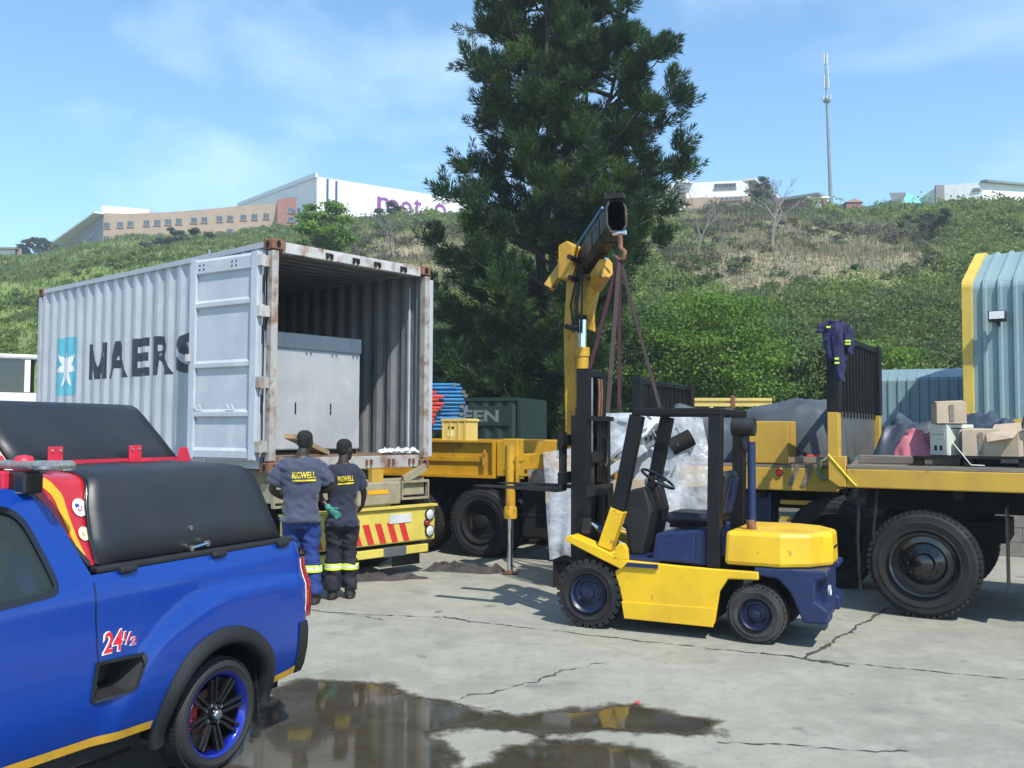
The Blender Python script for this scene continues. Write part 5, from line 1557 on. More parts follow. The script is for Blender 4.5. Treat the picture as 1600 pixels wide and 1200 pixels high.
# outrigger: beam out of the frame, vertical tube, chrome ram, foot
ft = inv @ G(797, 897)
ox, oy = ft.x, ft.y
og = obj('outrigger_beam', MB().box(ox - .09, ox + .09, oy + .02, 1.2, 1.30, 1.50), 'yellow_paint', TB, bevel=.01)
ol = obj('outrigger_leg', MB().tube([(ox, oy, .72), (ox, oy, 1.62)], .062, 18), 'yellow_paint', TB, smooth=40)
obj('leg_head', MB().box(ox - .11, ox + .11, oy - .02, oy + .16, 1.30, 1.70), 'yellow_paint', ol, bevel=.015)
obj('leg_collar', MB().lathe([(.066, .69), (.085, .70), (.085, .80), (.078, .84), (.066, .845)], (ox, oy, 0), 'z', 20, True), 'yellow_paint', ol, smooth=40)
obj('lock_plate', MB().box(ox + .08, ox + .20, oy - .03, oy - .01, 1.20, 1.48).box(ox + .10, ox + .13, oy - .05, oy + .02, 1.14, 1.5).box(ox + .10, ox + .24, oy - .04, oy, 1.235, 1.265).box(ox + .06, ox + .2, oy - .04, oy, 1.42, 1.45), 'yellow_paint', ol)
obj('leg_ram', MB().tube([(ox, oy, .03), (ox, oy, .70)], .036, 16), 'chrome', ol, smooth=40)
obj('foot', MB().lathe([(.10, .002), (.10, .018), (.05, .035), (.04, .05)], (ox, oy, 0), 'z', 18, True), 'casting_rust', ol)
# crane
cz = LB(903, 640, 12.85); kx, ky = cz.x, cz.y
obj('crane_base', MB().box(kx - .45, kx + .45, ky - .1, ky + .9, .80, 1.42), 'truck_yellow', TB, bevel=.03)
col = obj('crane_column', MB().lathe([(.30, 1.42), (.30, 1.60), (.20, 1.66), (.20, 1.9)], (kx, ky + .25, 0), 'z', 24, True), 'yellow_paint', TB, smooth=40)
top = LB(897, 432, 12.9)
c0 = Vector((LB(893, 655, 12.9).x, ky + .12, 1.62)); c1 = Vector((LB(890, 508, 12.9).x, ky + .10, LB(890, 508, 12.9).z))
obj('column_beam', MB().beam(c0, c1, .17, .26, (0, 1, 0)), 'yellow_paint', col, bevel=.015)
# lower arm: splayed side plates up to the knuckle
for s, xa, xb in ((-1, 889, 896), (1, 927, 921)):
    pa, pb = LB(xa, 515, 12.85), LB(xb, 440, 12.85)
    obj('arm_plate', MB().prism([(pa.x - .05, pa.z), (pa.x + .05, pa.z - .04), (pb.x + .06, pb.z), (pb.x - .06, pb.z + .05)], ky - .12 + (0 if s < 0 else .12), ky - .06 + (0 if s < 0 else .12)), 'yellow_paint', col, bevel=.008)
a = LB(925, 470, 12.8); b = LB(922, 430, 12.8)
obj('arm_block', MB().beam(LB(914, 492, 12.85), LB(928, 428, 12.75), .20, .22, (0, 1, 0)), 'truck_yellow', col, bevel=.02)
cyl0, cyl1, cyl2 = LB(909, 660, 12.72), LB(910, 557, 12.72), LB(911, 500, 12.72)
obj('lift_cylinder', MB().tube([cyl0, cyl1], .085, 18), 'yellow_paint', col, smooth=40)
obj('cylinder_gland', MB().tube([cyl1, cyl1 + Vector((0, 0, .12))], .098, 18), 'yellow_paint', col, smooth=40)
obj('lift_ram', MB().tube([cyl1, cyl2], .055, 18), 'chrome', col, smooth=40)
# knuckle and outer arm coming towards the yard
k0 = LB(895, 440, 12.9); k1 = LB(896, 388, 12.85)
obj('knuckle', MB().prism([(k0.x - .09, k0.z), (k0.x + .13, k0.z - .02), (k1.x + .12, k1.z - .02), (k1.x + .02, k1.z + .06), (k1.x - .11, k1.z)], ky - .30, ky + .12), 'yellow_paint', col, bevel=.02)
obj('lever_bracket', MB().beam(LB(884, 410, 12.9), LB(857, 450, 12.9), .12, .14, (0, 1, 0)), 'truck_yellow', col, bevel=.01)
obj('lever_tip', MB().beam(LB(868, 446, 12.9), LB(853, 448, 12.9), .08, .06), 'black_paint', col)
b0, b1 = LB(917, 408, 12.75), LB(963, 338, 11.05)
ax = (b1 - b0).normalized()
def section(c, w, h, ax):
    x = ax.cross(Vector((0, 0, 1))).normalized(); z = x.cross(ax)
    pts = [(-.5, -.28), (-.32, -.5), (.32, -.5), (.5, -.28), (.5, .28), (.32, .5), (-.32, .5), (-.5, .28)]
    return [c + x * (p[0] * w) + z * (p[1] * h) for p in pts]
bm_ = obj('boom_section', MB().loft([section(b0, .24, .38, ax), section(b1, .215, .36, ax)], False), 'black_paint', col, solid=.012)
obj('boom_inner', MB().loft([section(b0 + ax * .3, .18, .30, ax), section(b1 - ax * .5, .17, .29, ax)], True), 'chassis', bm_)
obj('boom_collar', MB().loft([section(b1 - ax * .08, .235, .385, ax), section(b1 + ax * .01, .235, .385, ax)], False), 'dark_steel', bm_, solid=.02)
obj('boom_pipe', MB().tube([b0 + Vector((-.16, 0, .20)), b1 + Vector((-.13, 0, .19)) - ax * .2], .018, 8), 'frame_blue', bm_)
obj('boom_tip_cap', MB().obox(b1 + Vector((0, 0, .235)), (.20, .10, .06)), 'dark_steel', bm_)
obj('inner_boom', MB().loft([section(b0 + Vector((.13, 0, -.30)), .22, .26, ax), section(b0.lerp(b1, .50) + Vector((.06, 0, -.36)), .2, .24, ax)]), 'yellow_paint', col, bevel=.01)
obj('grab_handle', MB().tube([b0.lerp(b1, .5) + Vector((.10, -.06, -.20)), b0.lerp(b1, .5) + Vector((.10, -.1, -.12)), b0.lerp(b1, .5) + Vector((.24, -.1, -.12)), b0.lerp(b1, .5) + Vector((.24, -.06, -.22))], .012, 6), 'black_paint', col)
hk = b1 + Vector((.02, 0, -.22))
obj('shackle', MB().tube([hk + Vector((-.06, 0, .02)), hk + Vector((.10, 0, .02))], .03, 10), 'chrome', bm_, smooth=40)
hook_l = hk + Vector((.03, 0, -.30))
obj('hook', MB().tube([hk + Vector((.03, 0, 0)), hk + Vector((.03, 0, -.16)), hk + Vector((.085, 0, -.21)), hk + Vector((.07, 0, -.29)), hk + Vector((.01, 0, -.30)), hk + Vector((-.03, 0, -.25))], [.03, .03, .03, .028, .024, .014], 10), 'casting_rust', bm_, smooth=60)
# hoses, pins and small cylinder that dress the knuckle
for dx, dy in ((-.05, .0), (.0, .03), (.05, .0)):
    a_, b_ = LB(905, 520, 12.7), LB(912, 425, 12.7)
    obj('crane_hose', MB().tube([a_ + Vector((dx, -.06 + dy, 0)), a_.lerp(b_, .4) + Vector((dx * 1.6, -.16 + dy, .03)), b_ + Vector((dx * .6, -.12, .02)), b0.lerp(b1, .18) + Vector((dx * .5, -.10, -.10))], .016, 7), 'black_plastic', col, smooth=60)
for x_, y_ in ((896, 404), (897, 436), (924, 436), (892, 512)):
    p_ = LB(x_, y_, 12.55)
    obj('pivot_pin', MB().disc(p_, .035, .30, 'y', 14), 'dark_steel', col)
obj('boom_cylinder', MB().tube([LB(918, 470, 12.7), LB(930, 436, 12.55)], .06, 14), 'truck_yellow', col, smooth=40)
obj('boom_ram', MB().tube([LB(930, 436, 12.55), LB(948, 405, 12.2)], .03, 12), 'chrome', col, smooth=40)
for k in range(3):
    f_ = .25 + .25 * k
    obj('boom_bracket', MB().loft([section(b0.lerp(b1, f_), .252 - .02 * f_, .395 - .02 * f_, ax), section(b0.lerp(b1, f_ + .025), .252 - .02 * f_, .395 - .02 * f_, ax)], False), 'dark_steel', bm_, solid=.012)
obj('tip_eye', MB().tube([b1 + Vector((-.14, 0, .22)), b1 + Vector((-.14, 0, .30))], .012, 6), 'dark_steel', bm_)
hook_w = TB.matrix_basis @ (hk + Vector((.02, 0, -.29)))

# ================================================================== the wrapped machine on the slings
MZ = thing('wrapped_machine', 'grey machine half wrapped in clear plastic sheet, slung under the crane hook behind the forklift', 'machine', (1.42, 11.1, 0), R(-12))
MZ.matrix_basis = Matrix.Translation(MZ.location) @ Matrix.Rotation(R(-12), 4, 'Z')
obj('base_frame', MB().box(-.95, 1.0, -.30, .35, .30, .50).box(-.9, -.75, -.28, .33, 0.0, .30).box(.8, .95, -.28, .33, 0, .3), 'chassis', MZ)
obj('cabinet', MB().box(-.15, .55, -.25, .30, .501, 1.62), 'machine_grey', MZ, bevel=.02)
rt = Matrix.Rotation(R(-34), 3, 'Y')
obj('sloped_hood', MB().obox((.10, -.05, 1.80), (.62, .46, .16), rt), 'white_wall', MZ, bevel=.02)
obj('feed_table', MB().obox((-.12, -.34, 1.42), (.70, .30, .10), rt), 'machine_grey', MZ, bevel=.015)
obj('lower_drawer', MB().box(-.36, .16, -.42, -.252, 1.12, 1.26), 'cardboard', MZ)
pp = MB()
rr = random.Random(2)
for k in range(26):
    a = Vector((rr.uniform(-.35, .6), rr.uniform(-.38, -.27), rr.uniform(1.2, 1.95)))
    b = a + Vector((rr.uniform(-.22, .22), rr.uniform(-.08, .05), rr.uniform(-.25, .2)))
    pp.beam(a, b, rr.uniform(.012, .05), rr.uniform(.012, .05))
obj('mechanism', pp, 'bare_steel', MZ)['kind'] = 'stuff'
obj('motor', MB().tube([(.45, -.34, 1.62), (.68, -.30, 1.74)], .10, 14), 'chassis', MZ, smooth=40)
obj('left_box', MB().box(-.95, -.50, -.2, .3, .501, 1.25), 'machine_grey', MZ)
def plastic_mat():
    m = bpy.data.materials.new('plastic_film'); m.use_nodes = True
    t_ = m.node_tree; b_ = t_.nodes['Principled BSDF']; out = t_.nodes['Material Output']
    b_.inputs['Base Color'].default_value = (.74, .77, .81, 1); b_.inputs['Roughness'].default_value = .16
    n = t_.nodes.new('ShaderNodeTexNoise'); n.inputs['Scale'].default_value = 9; n.inputs['Detail'].default_value = 6
    tcn = t_.nodes.new('ShaderNodeTexCoord'); t_.links.new(tcn.outputs['Object'], n.inputs['Vector'])
    bp_ = t_.nodes.new('ShaderNodeBump'); bp_.inputs['Strength'].default_value = 1.0; bp_.inputs['Distance'].default_value = .03
    t_.links.new(n.outputs['Fac'], bp_.inputs['Height']); t_.links.new(bp_.outputs['Normal'], b_.inputs['Normal'])
    tl = t_.nodes.new('ShaderNodeBsdfTranslucent'); tl.inputs['Color'].default_value = (.75, .78, .82, 1)
    tr_ = t_.nodes.new('ShaderNodeBsdfTransparent')
    m1 = t_.nodes.new('ShaderNodeMixShader'); m1.inputs[0].default_value = .4
    m2 = t_.nodes.new('ShaderNodeMixShader')
    r_ = t_.nodes.new('ShaderNodeMapRange'); r_.inputs['From Min'].default_value = .35; r_.inputs['From Max'].default_value = .7; r_.inputs['To Min'].default_value = .55; r_.inputs['To Max'].default_value = .18
    t_.links.new(n.outputs['Fac'], r_.inputs['Value']); t_.links.new(r_.outputs['Result'], m2.inputs[0])
    t_.links.new(b_.outputs[0], m1.inputs[1]); t_.links.new(tl.outputs[0], m1.inputs[2])
    t_.links.new(m1.outputs[0], m2.inputs[1]); t_.links.new(tr_.outputs[0], m2.inputs[2]); t_.links.new(m2.outputs[0], out.inputs['Surface'])
    MATS['plastic_film'] = m
plastic_mat()
def drape(top_l, top_r, bot_l, bot_r, bulge, folds, amp, nu=40, nv=26, seed=0):
    r_ = random.Random(seed); ph = [r_.uniform(0, 6.28) for _ in range(6)]
    a, b, c, d = map(Vector, (top_l, top_r, bot_l, bot_r))
    n = (b - a).cross(c - a).normalized()
    def f(u, v):
        p = a.lerp(b, u).lerp(c.lerp(d, u), v)
        w = math.sin(u * folds * 6.28 + ph[0] + 1.4 * math.sin(v * 3 + ph[1])) * amp * (.25 + v) + math.sin(u * folds * 14 + ph[2] + v * 4) * amp * .35 * v + math.sin(v * 9 + u * 5 + ph[3]) * amp * .3
        e = math.sin(u * 5 + ph[4]) * .03 * v
        return p + n * (w + bulge * math.sin(math.pi * u) * (.3 + .7 * math.sin(math.pi * min(1, v + .25)))) + Vector((0, 0, e))
    return MB().grid(f, np.linspace(0, 1, nu), np.linspace(0, 1, nv))
obj('plastic_sheet', drape((.42, -.30, 2.02), (.80, -.10, 1.95), (.22, -.46, .92), (.98, -.34, .85), -.05, 1.6, .030, seed=1), 'plastic_film', MZ, smooth=180)
obj('plastic_sheet', drape((-.60, -.24, 2.0), (.30, -.26, 2.02), (-.62, -.30, 1.15), (-.18, -.36, 1.50), -.03, 2, .025, seed=3), 'plastic_film', MZ, smooth=180)
obj('plastic_sheet', drape((-1.02, -.30, 1.55), (-.55, -.34, 1.62), (-.92, -.36, .36), (-.62, -.40, .36), -.05, 1.1, .022, seed=5), 'plastic_film', MZ, smooth=180)
obj('plastic_sheet', drape((-.62, -.24, 1.99), (-.62, .35, 1.99), (.75, -.24, 2.03), (.8, .35, 1.98), .03, 2, .02, seed=7), 'plastic_film', MZ, smooth=180)
obj('white_board', MB().box(-.62, -.38, .1, .14, .9, 2.0), 'machine_grey', MZ)
# slings from the hook to the machine
def sling(name, label, pe, mat_, w=.055):
    t_ = thing(name, label, 'sling', hook_w, 0, None)
    e = Vector(pe) - hook_w
    mid = e * .5 + Vector((0, .01, -.01))
    mb = MB()
    for p, q in ((Vector((0, 0, .03)), mid), (mid, e)):
        mb.beam(p, q, w, .012, (0, 1, 0))
    obj('strap', mb, mat_, t_)
    obj('end_link', MB().tube([e + Vector((0, -.01, .07)), e + Vector((0, -.01, -.04))], .026, 8), 'dark_steel', t_)
sling('lifting_sling', 'purple webbing sling running from the hook down towards the crane column', MZ.matrix_basis @ Vector((-.66, .02, 2.02)), 'sling_purple', .045)
sling('lifting_sling', 'brown webbing sling hanging straight down behind the forklift mast', MZ.matrix_basis @ Vector((-.28, -.24, 1.90)), 'sling', .05)
sling('lifting_sling', 'dark red webbing sling hanging straight down with a steel end ring', MZ.matrix_basis @ Vector((-.17, .10, 2.02)), 'sling_purple', .045)
sling('lifting_sling', 'long brown sling slanting away from the hook to the slatted headboard side', MZ.matrix_basis @ Vector((.32, .20, 2.02)), 'sling', .04)
# ================================================================== forklift
def frame(T):
    T.matrix_basis = Matrix.Translation(T.location) @ Matrix.Rotation(T.rotation_euler.z, 4, 'Z')
    return T
def LP(T, x, y, yl=0.0):
    """photo pixel -> (x, z) on the thing's own vertical plane at local y = yl"""
    inv_ = T.matrix_basis.inverted()
    o_ = inv_ @ Vector((0, 0, CAMH)); r_ = inv_.to_3x3() @ ray(x, y)
    k = (yl - o_.y) / r_.y
    p = o_ + r_ * k
    return (p.x, p.z)
FK = frame(thing('forklift', 'yellow and blue forklift with black mast and roof guard on the concrete', 'forklift', (.70, 8.75, 0), R(-26)))
FW = 1.14
q = lambda x, y, yl=.03: LP(FK, x, y, yl)
wheel(FK, (0, .0, .312), .312, .21, .165, 'tyre', 'rim_navy', False, lugs=27, bolts=8, lug_h=.026, dish=.06, tread_w=.8)
wheel(FK, (0, FW, .312), .312, .21, .165, 'tyre', 'rim_navy', False, lugs=27, bolts=8, face=1, lug_h=.026, dish=.06, tread_w=.8)
wheel(FK, (1.51, .03, .25), .25, .17, .125, 'dusty_tyre', 'rim_navy', False, lugs=34, bolts=6, lug_h=.008, dish=.06)
wheel(FK, (1.51, FW - .03, .25), .25, .17, .125, 'dusty_tyre', 'rim_navy', False, lugs=34, bolts=6, face=1, lug_h=.008, dish=.06)
obj('front_axle', MB().tube([(0, .15, .312), (0, FW - .15, .312)], .10, 12), 'chassis', FK)
obj('rear_axle', MB().box(1.44, 1.58, .12, FW - .12, .19, .32), 'chassis', FK)
low = [q(*p) for p in ((960, 893), (978, 962), (1116, 976), (1124, 925), (1137, 905), (1185, 907), (1185, 894), (1128, 890), (1060, 884), (984, 876))]
for y0, y1 in ((.03, .075), (FW - .075, FW - .03)):
    sp_ = obj('side_plate', MB().prism(low, y0, y1), 'fork_yellow', FK, bevel=.012, fix=True)
a = [q(*p) for p in ((1116, 976.5), (978, 962.5), (972, 938), (1118, 951))]
obj('lower_skirt', MB().prism([q(*p) for p in ((976, 966), (971.5, 939), (1118.5, 950), (1115, 980))], .012, .028), 'fork_yellow', FK, bevel=.006, fix=True)
obj('body_core', MB().prism([q(*p) for p in ((962, 893), (979, 958), (1114, 972), (1122, 923), (1135, 906), (1183, 906), (1183, 896), (1128, 892), (984, 878))], .08, FW - .08), 'chassis', FK, fix=True)
# front fender: sloping yellow wing over the wheel
for y0, y1 in ((.0, .20), (FW - .20, FW)):
    f1 = [q(885, 838), q(886, 845), q(938, 872), q(972, 889), q(984, 877), q(962, 868), q(936, 855), q(893, 836)]
    obj('fender', MB().prism(f1, y0, y1), 'fork_yellow', FK, bevel=.008, fix=True)
obj('wheel_arch', MB().prism([q(920, 868, .1), q(968, 893, .1), q(978, 940, .1), q(970, 940, .1), q(955, 898, .1), q(918, 880, .1)], .10, .30), 'chassis', FK, fix=True)
lug = [q(958, 874, .01), q(962, 855, .01), q(967, 849, .01), q(974, 850, .01), q(979, 858, .01), q(980, 875, .01)]
obj('step_lug', MB().prism(lug, .0, .02).prism(lug, .05, .07), 'fork_yellow', FK, bevel=.005, fix=True)
# floor and steps
obj('floor_plate', MB().box(.10, .66, .08, FW - .08, .60, .66), 'fork_blue', FK, bevel=.01)
obj('step_plate', MB().box(.32, .66, .005, .078, .585, .62), 'fork_blue', FK)
# engine cover under the seat
hb = [q(1018, 877, .1), q(1025, 833, .1), q(1092, 828, .1), q(1105, 830, .1), q(1105, 885, .1)]
obj('engine_cover', MB().prism(hb, .09, FW - .09), 'fork_blue', FK, bevel=.02, fix=True)
obj('cover_panel', MB().prism([q(1022, 875, .08), q(1028, 843, .08), q(1086, 840, .08), q(1086, 880, .08)], .072, .088), 'fork_blue', FK, bevel=.008, fix=True)
# counterweight: yellow upper block with chamfered corner, blue lower casting
def plan_block(z0, z1, outline, m_, name, bev=.03, top_in=0.0):
    n = len(outline); cx = sum(p[0] for p in outline) / n; cy = sum(p[1] for p in outline) / n
    r0 = [(p[0], p[1], z0) for p in outline]; r1 = [(p[0] + (cx - p[0]) * top_in, p[1] + (cy - p[1]) * top_in, z1) for p in outline]
    return obj(name, MB().loft([r0, r1]), m_, FK, bevel=bev, smooth=None, fix=True)
x0 = q(1131, 850, .06)[0]; x1 = 1.95; x2 = 2.10
zt0, zt1 = .655, .945
plan_block(zt0, zt1, [(x0, .05), (1.72, .03), (x1, .16), (x2, .42), (x2, FW - .42), (x1, FW - .16), (1.72, FW - .03), (x0, FW - .05)], 'fork_yellow', 'counterweight', .035, .03)
obj('tail_groove', MB().box(x2 - .02, x2 + .004, .48, FW - .48, .80, .815), 'chassis', FK)
lowb = [q(1185, 893, .05), q(1185, 903, .05), q(1222, 912, .05), q(1237, 935, .05), q(1256, 980, .05), q(1300, 976, .05), q(1303, 940, .05), q(1290, 905, .05), q(1298, 893, .05)]
wing = [(1.50, .652), (1.50, .585), (1.70, .56), (1.80, .45), (1.90, .215), (2.10, .215), (2.10, .33), (2.0, .40), (2.0, .56), (2.10, .60), (2.10, .652)]
for y0, y1 in ((.045, .34), (FW - .34, FW - .045)):
    obj('lower_counterweight', MB().prism(wing, y0, y1), 'fork_blue', FK, bevel=.018, fix=True)
obj('counterweight_core', MB().prism([(1.60, .65), (1.75, .40), (1.85, .22), (2.07, .22), (2.07, .65)], .341, FW - .341), 'fork_blue', FK, bevel=.01, fix=True)
obj('tow_lamp', MB().lathe([(.001, 2.075), (.04, 2.085), (.045, 2.105)], (0, .20, .48), 'x', 14), 'antenna_white', FK, smooth=60)
# overhead guard
def strut(a, b, w, h, m_, name='guard_post', par=None):
    return obj(name, MB().beam(a, b, w, h, (0, 1, 0)), m_, par or FK, bevel=.008)
GZ = 1.965
gx0, gx1 = q(988, 645, .14)[0] + .02, q(1122, 645, .14)[0] + .05
for yy in (.10, FW - .10):
    lo = q(947, 852, .1); md = q(967, 796, .1); hi = q(996, 655, .1)
    A_, M_, B_ = Vector((lo[0], yy, lo[1] - .02)), Vector((md[0], yy, md[1])), Vector((hi[0], yy, GZ - .02))
    pst = strut(A_, M_, .135, .115, 'fork_yellow')
    strut(M_ + (B_ - M_) * .002, B_, .125, .10, 'black_paint', 'post_upper', pst)
    rb = q(1116, 885, .1); 
    strut(Vector((rb[0], yy, .62)), Vector((q(1119, 650, .1)[0], yy, GZ - .02)), .115, .11, 'black_paint')
rf_ = obj('roof_guard', MB().box(gx0, gx1, .05, .12, GZ - .02, GZ + .045).box(gx0, gx1, FW - .12, FW - .05, GZ - .02, GZ + .045).box(gx0, gx0 + .07, .12, FW - .12, GZ - .02, GZ + .04).box(gx1 - .06, gx1, .12, FW - .12, GZ - .02, GZ + .04), 'black_paint', FK, bevel=.012)
for i in range(7):
    yy = .17 + (FW - .34) * i / 6
    obj('roof_bar', MB().box(gx0 + .072, gx1 - .062, yy - .012, yy + .012, GZ - .005, GZ + .03), 'black_paint', rf_)
ac = q(1160, 670, .35)
obj('air_cleaner', MB().tube([(ac[0] - .10, .40, ac[1] + .02), (ac[0] + .10, .40, ac[1] + .02)], .085, 18), 'black_plastic', FK, smooth=40)
obj('cleaner_bracket', MB().box(gx1 - .05, ac[0] + .02, .37, .43, ac[1] + .10, ac[1] + .13), 'black_paint', FK)
obj('air_duct', MB().tube([(ac[0] + .0, .40, ac[1] - .06), (ac[0], .41, ac[1] - .15), (ac[0] + .03, .42, ac[1] - .20)], .05, 12), 'black_plastic', FK, smooth=60)
ex0, ex1 = q(1175, 822, .30), q(1172, 690, .30)
obj('exhaust_pipe', MB().tube([(ex0[0], .30, .945), (ex0[0], .30, ex1[1])], .036, 14), 'fork_blue', FK, smooth=40)
obj('pipe_elbow', MB().tube([(ex0[0], .30, .93), (ex0[0] - .01, .30, 1.03)], .043, 14), 'casting_rust', FK, smooth=40)
# dashboard, steering, seat
dsh = [q(972, 800, .3), q(985, 765, .3), q(1010, 760, .3), q(1020, 800, .3), q(1005, 868, .3), q(985, 868, .3)]
obj('dashboard', MB().prism(dsh, .28, FW - .28), 'black_plastic', FK, bevel=.03, fix=True)
st0 = q(1012, 770, .42); stc = q(1028, 748, .42)
sc_ = Vector((stc[0], .42, stc[1]))
obj('steering_column', MB().tube([(st0[0] - .10, .42, st0[1] - .12), tuple(sc_)], .035, 12), 'black_plastic', FK, smooth=40)
nx = Vector((.50, 0, .86)).normalized(); ux = Vector((0, 1, 0)); uz = nx.cross(ux)
ring = [sc_ + (ux * math.cos(t_) + uz * math.sin(t_)) * .17 for t_ in np.linspace(0, 2 * math.pi, 33)]
sw = obj('steering_wheel', MB().tube(ring, .014, 8), 'gloss_black', FK, smooth=60)
for k in range(3):
    t_ = 2.1 * k + .5
    obj('spoke', MB().tube([sc_ - nx * .02, sc_ + (ux * math.cos(t_) + uz * math.sin(t_)) * .165], .010, 6), 'gloss_black', sw)
obj('steering_knob', MB().lathe([(.001, .05), (.022, .045), (.024, .02), (.01, 0)], ring[17] + Vector((0, 0, .005)), 'z', 10), 'gloss_black', sw, smooth=60)
for k in range(3):
    p = Vector((st0[0] - .02, FW - .42 + .06 * k, st0[1] - .1))
    lv = obj('hydraulic_lever', MB().tube([p, p + Vector((.05, 0, .20))], .008, 6), 'bare_steel', FK)
    obj('lever_knob', MB().lathe([(.001, .03), (.018, .015), (.014, -.01)], p + Vector((.05, 0, .20)), 'z', 10), 'gloss_black', lv, smooth=60)
sb = q(1130, 825, .5); 
sx = q(1116, 826, .5)[0]
se = obj('seat', MB().box(sx - .42, sx + .08, .33, .81, .955, 1.06), 'vinyl_seat', FK, bevel=.04)
obj('seat_base', MB().box(sx - .38, sx + .05, .36, .78, .92, .953), 'chassis', FK)
bk = MB().prism([(sx - .01, 1.02), (sx + .09, 1.02), (sx + .17, 1.40), (sx + .13, 1.45), (sx + .06, 1.43)], .36, .78)
obj('seat_back', bk, 'vinyl_seat', FK, bevel=.035, fix=True)
obj('seat_back_pad', MB().prism([(sx + .092, 1.06), (sx + .112, 1.06), (sx + .185, 1.38), (sx + .168, 1.38)], .40, .74), 'fork_blue', FK, bevel=.008, fix=True)
# mast: outer and inner channels, crossbars, lift cylinder, chains
mx0, mx1 = -.265, -.135
def channel(x0_, x1_, y0_, y1_, z0_, z1_, open_in, name):
    w = .018
    m_ = MB().box(x0_, x1_, *( (y0_, y0_ + w) if open_in > 0 else (y1_ - w, y1_)), z0_, z1_)
    m_.box(x0_, x0_ + w, y0_ + (w if open_in > 0 else 0), y1_ - (0 if open_in > 0 else w), z0_, z1_)
    m_.box(x1_ - w, x1_, y0_ + (w if open_in > 0 else 0), y1_ - (0 if open_in > 0 else w), z0_, z1_)
    return obj(name, m_, 'black_paint', FK)
ML, MR = .24, .90
oz = q(890, 649, ML)[1]; iz = q(892, 576, ML + .08)[1]
channel(mx0, mx1 + .03, ML, ML + .085, .12, oz, 1, 'outer_mast')
channel(mx0, mx1 + .03, MR - .085, MR, .12, oz, -1, 'outer_mast')
channel(mx0 + .02, mx1 + .015, ML + .088, ML + .165, .55, iz, 1, 'inner_mast')
channel(mx0 + .02, mx1 + .015, MR - .165, MR - .088, .55, iz, -1, 'inner_mast')
obj('outer_crossbar', MB().box(mx1 + .032, mx1 + .065, ML, MR, oz - .05, oz - .005), 'black_paint', FK)
obj('outer_crossbar', MB().box(mx1 + .032, mx1 + .06, ML, MR, 1.18, 1.28), 'dark_steel', FK)
obj('outer_crossbar', MB().box(mx1 + .032, mx1 + .06, ML, MR, .78, .92), 'dark_steel', FK)
obj('inner_crossbar', MB().box(mx0 + .02, mx1 + .016, ML + .166, MR - .166, iz - .075, iz - .003), 'black_paint', FK, bevel=.01)
obj('inner_crossbar', MB().box(mx1 - .02, mx1 + .012, ML + .166, MR - .166, 1.52, 1.60), 'dark_steel', FK)
mc = (ML + MR) / 2
obj('lift_cylinder', MB().tube([(mx1 - .03, mc - .06, .2), (mx1 - .03, mc - .06, 1.50)], .036, 14), 'dark_steel', FK, smooth=40)
obj('lift_ram', MB().tube([(mx1 - .03, mc - .06, 1.50), (mx1 - .03, mc - .06, iz - .08)], .022, 12), 'bare_steel', FK, smooth=40)
obj('cylinder_head', MB().box(mx1 - .09, mx1 + .03, mc - .16, mc + .04, 1.50, 1.55), 'dark_steel', FK)
for yy in (mc - .16, mc + .05, mc + .12):
    obj('lift_chain', MB().box(mx1 + .0, mx1 + .008, yy - .016, yy + .016, 1.30, iz - .08), 'dark_steel', FK)
for yy in (mc + .02, mc + .09):
    obj('hydraulic_hose', MB().tube([(mx1 + .02, yy, 1.95), (mx1 + .03, yy, 2.15), (mx1 + .02, yy, iz - .09)], .012, 6), 'casting_rust', FK)
obj('hose_loop', MB().tube([(mx1 + .04, mc + .1, 1.75), (mx1 + .05, mc + .17, 1.70), (mx1 + .05, mc + .18, 1.50), (mx1 + .05, mc + .12, 1.44), (mx1 + .04, mc + .08, 1.48)], .014, 8), 'black_plastic', FK, smooth=60)
# carriage and forks
cbx = mx0 - .055
for z0 in (1.30, 1.66):
    obj('carriage_bar', MB().box(cbx - .025, cbx + .025, .10, FW - .10, z0, z0 + .11), 'black_paint', FK, bevel=.006)
for yy in (ML + .1, MR - .14):
    obj('carriage_plate', MB().box(cbx + .027, mx0 + .08, yy + .07, yy + .10, 1.22, 1.82), 'dark_steel', FK)
ftx = LP(FK, 745, 757, .30)
zf = ftx[1]
for yy in (.22, FW - .34):
    f_ = obj('fork', MB().prism([(cbx - .062, zf - .022), (cbx - .062, 1.79), (cbx - .028, 1.79), (cbx - .028, zf - .03), (cbx - .08, zf - .045), (ftx[0], zf - .012), (ftx[0], zf - .002), (cbx - .12, zf)], yy, yy + .12), 'dark_steel', FK, fix=True)
# tilt cylinders
for yy in (.235, FW - .235):
    a_, b_ = Vector((mx1 + .05, yy, q(908, 818)[1])), Vector((q(942, 842)[0], yy, q(942, 842)[1]))
    tc_ = obj('tilt_cylinder', MB().tube([a_.lerp(b_, .45), b_], .035, 12), 'fork_blue', FK, smooth=40)
    obj('tilt_ram', MB().tube([a_, a_.lerp(b_, .46)], .018, 10), 'chrome', tc_, smooth=40)
obj('mast_bracket', MB().box(mx1 + .0, mx1 + .09, ML - .06, ML - .002, .84, .98), 'dark_steel', FK, bevel=.01)
obj('mast_wiring', MB().tube([(mx1 - .05, ML - .012, .96), (mx1 - .02, ML - .03, 1.08), (mx1 + .03, ML - .03, 1.06), (mx1 + .05, ML - .02, .95)], .006, 5), 'chassis', FK)
# ================================================================== blue pickup
PU = frame(thing('blue_pickup', 'blue pickup with black gull wing canopy and black alloy wheel, its flank towards the yard', 'pickup', (-1.539, 5.08, 0), R(65)))
PW = 1.62
pq = lambda x, y, yl=0.0: LP(PU, x, y, yl)
WR = .293
FWX = -2.49
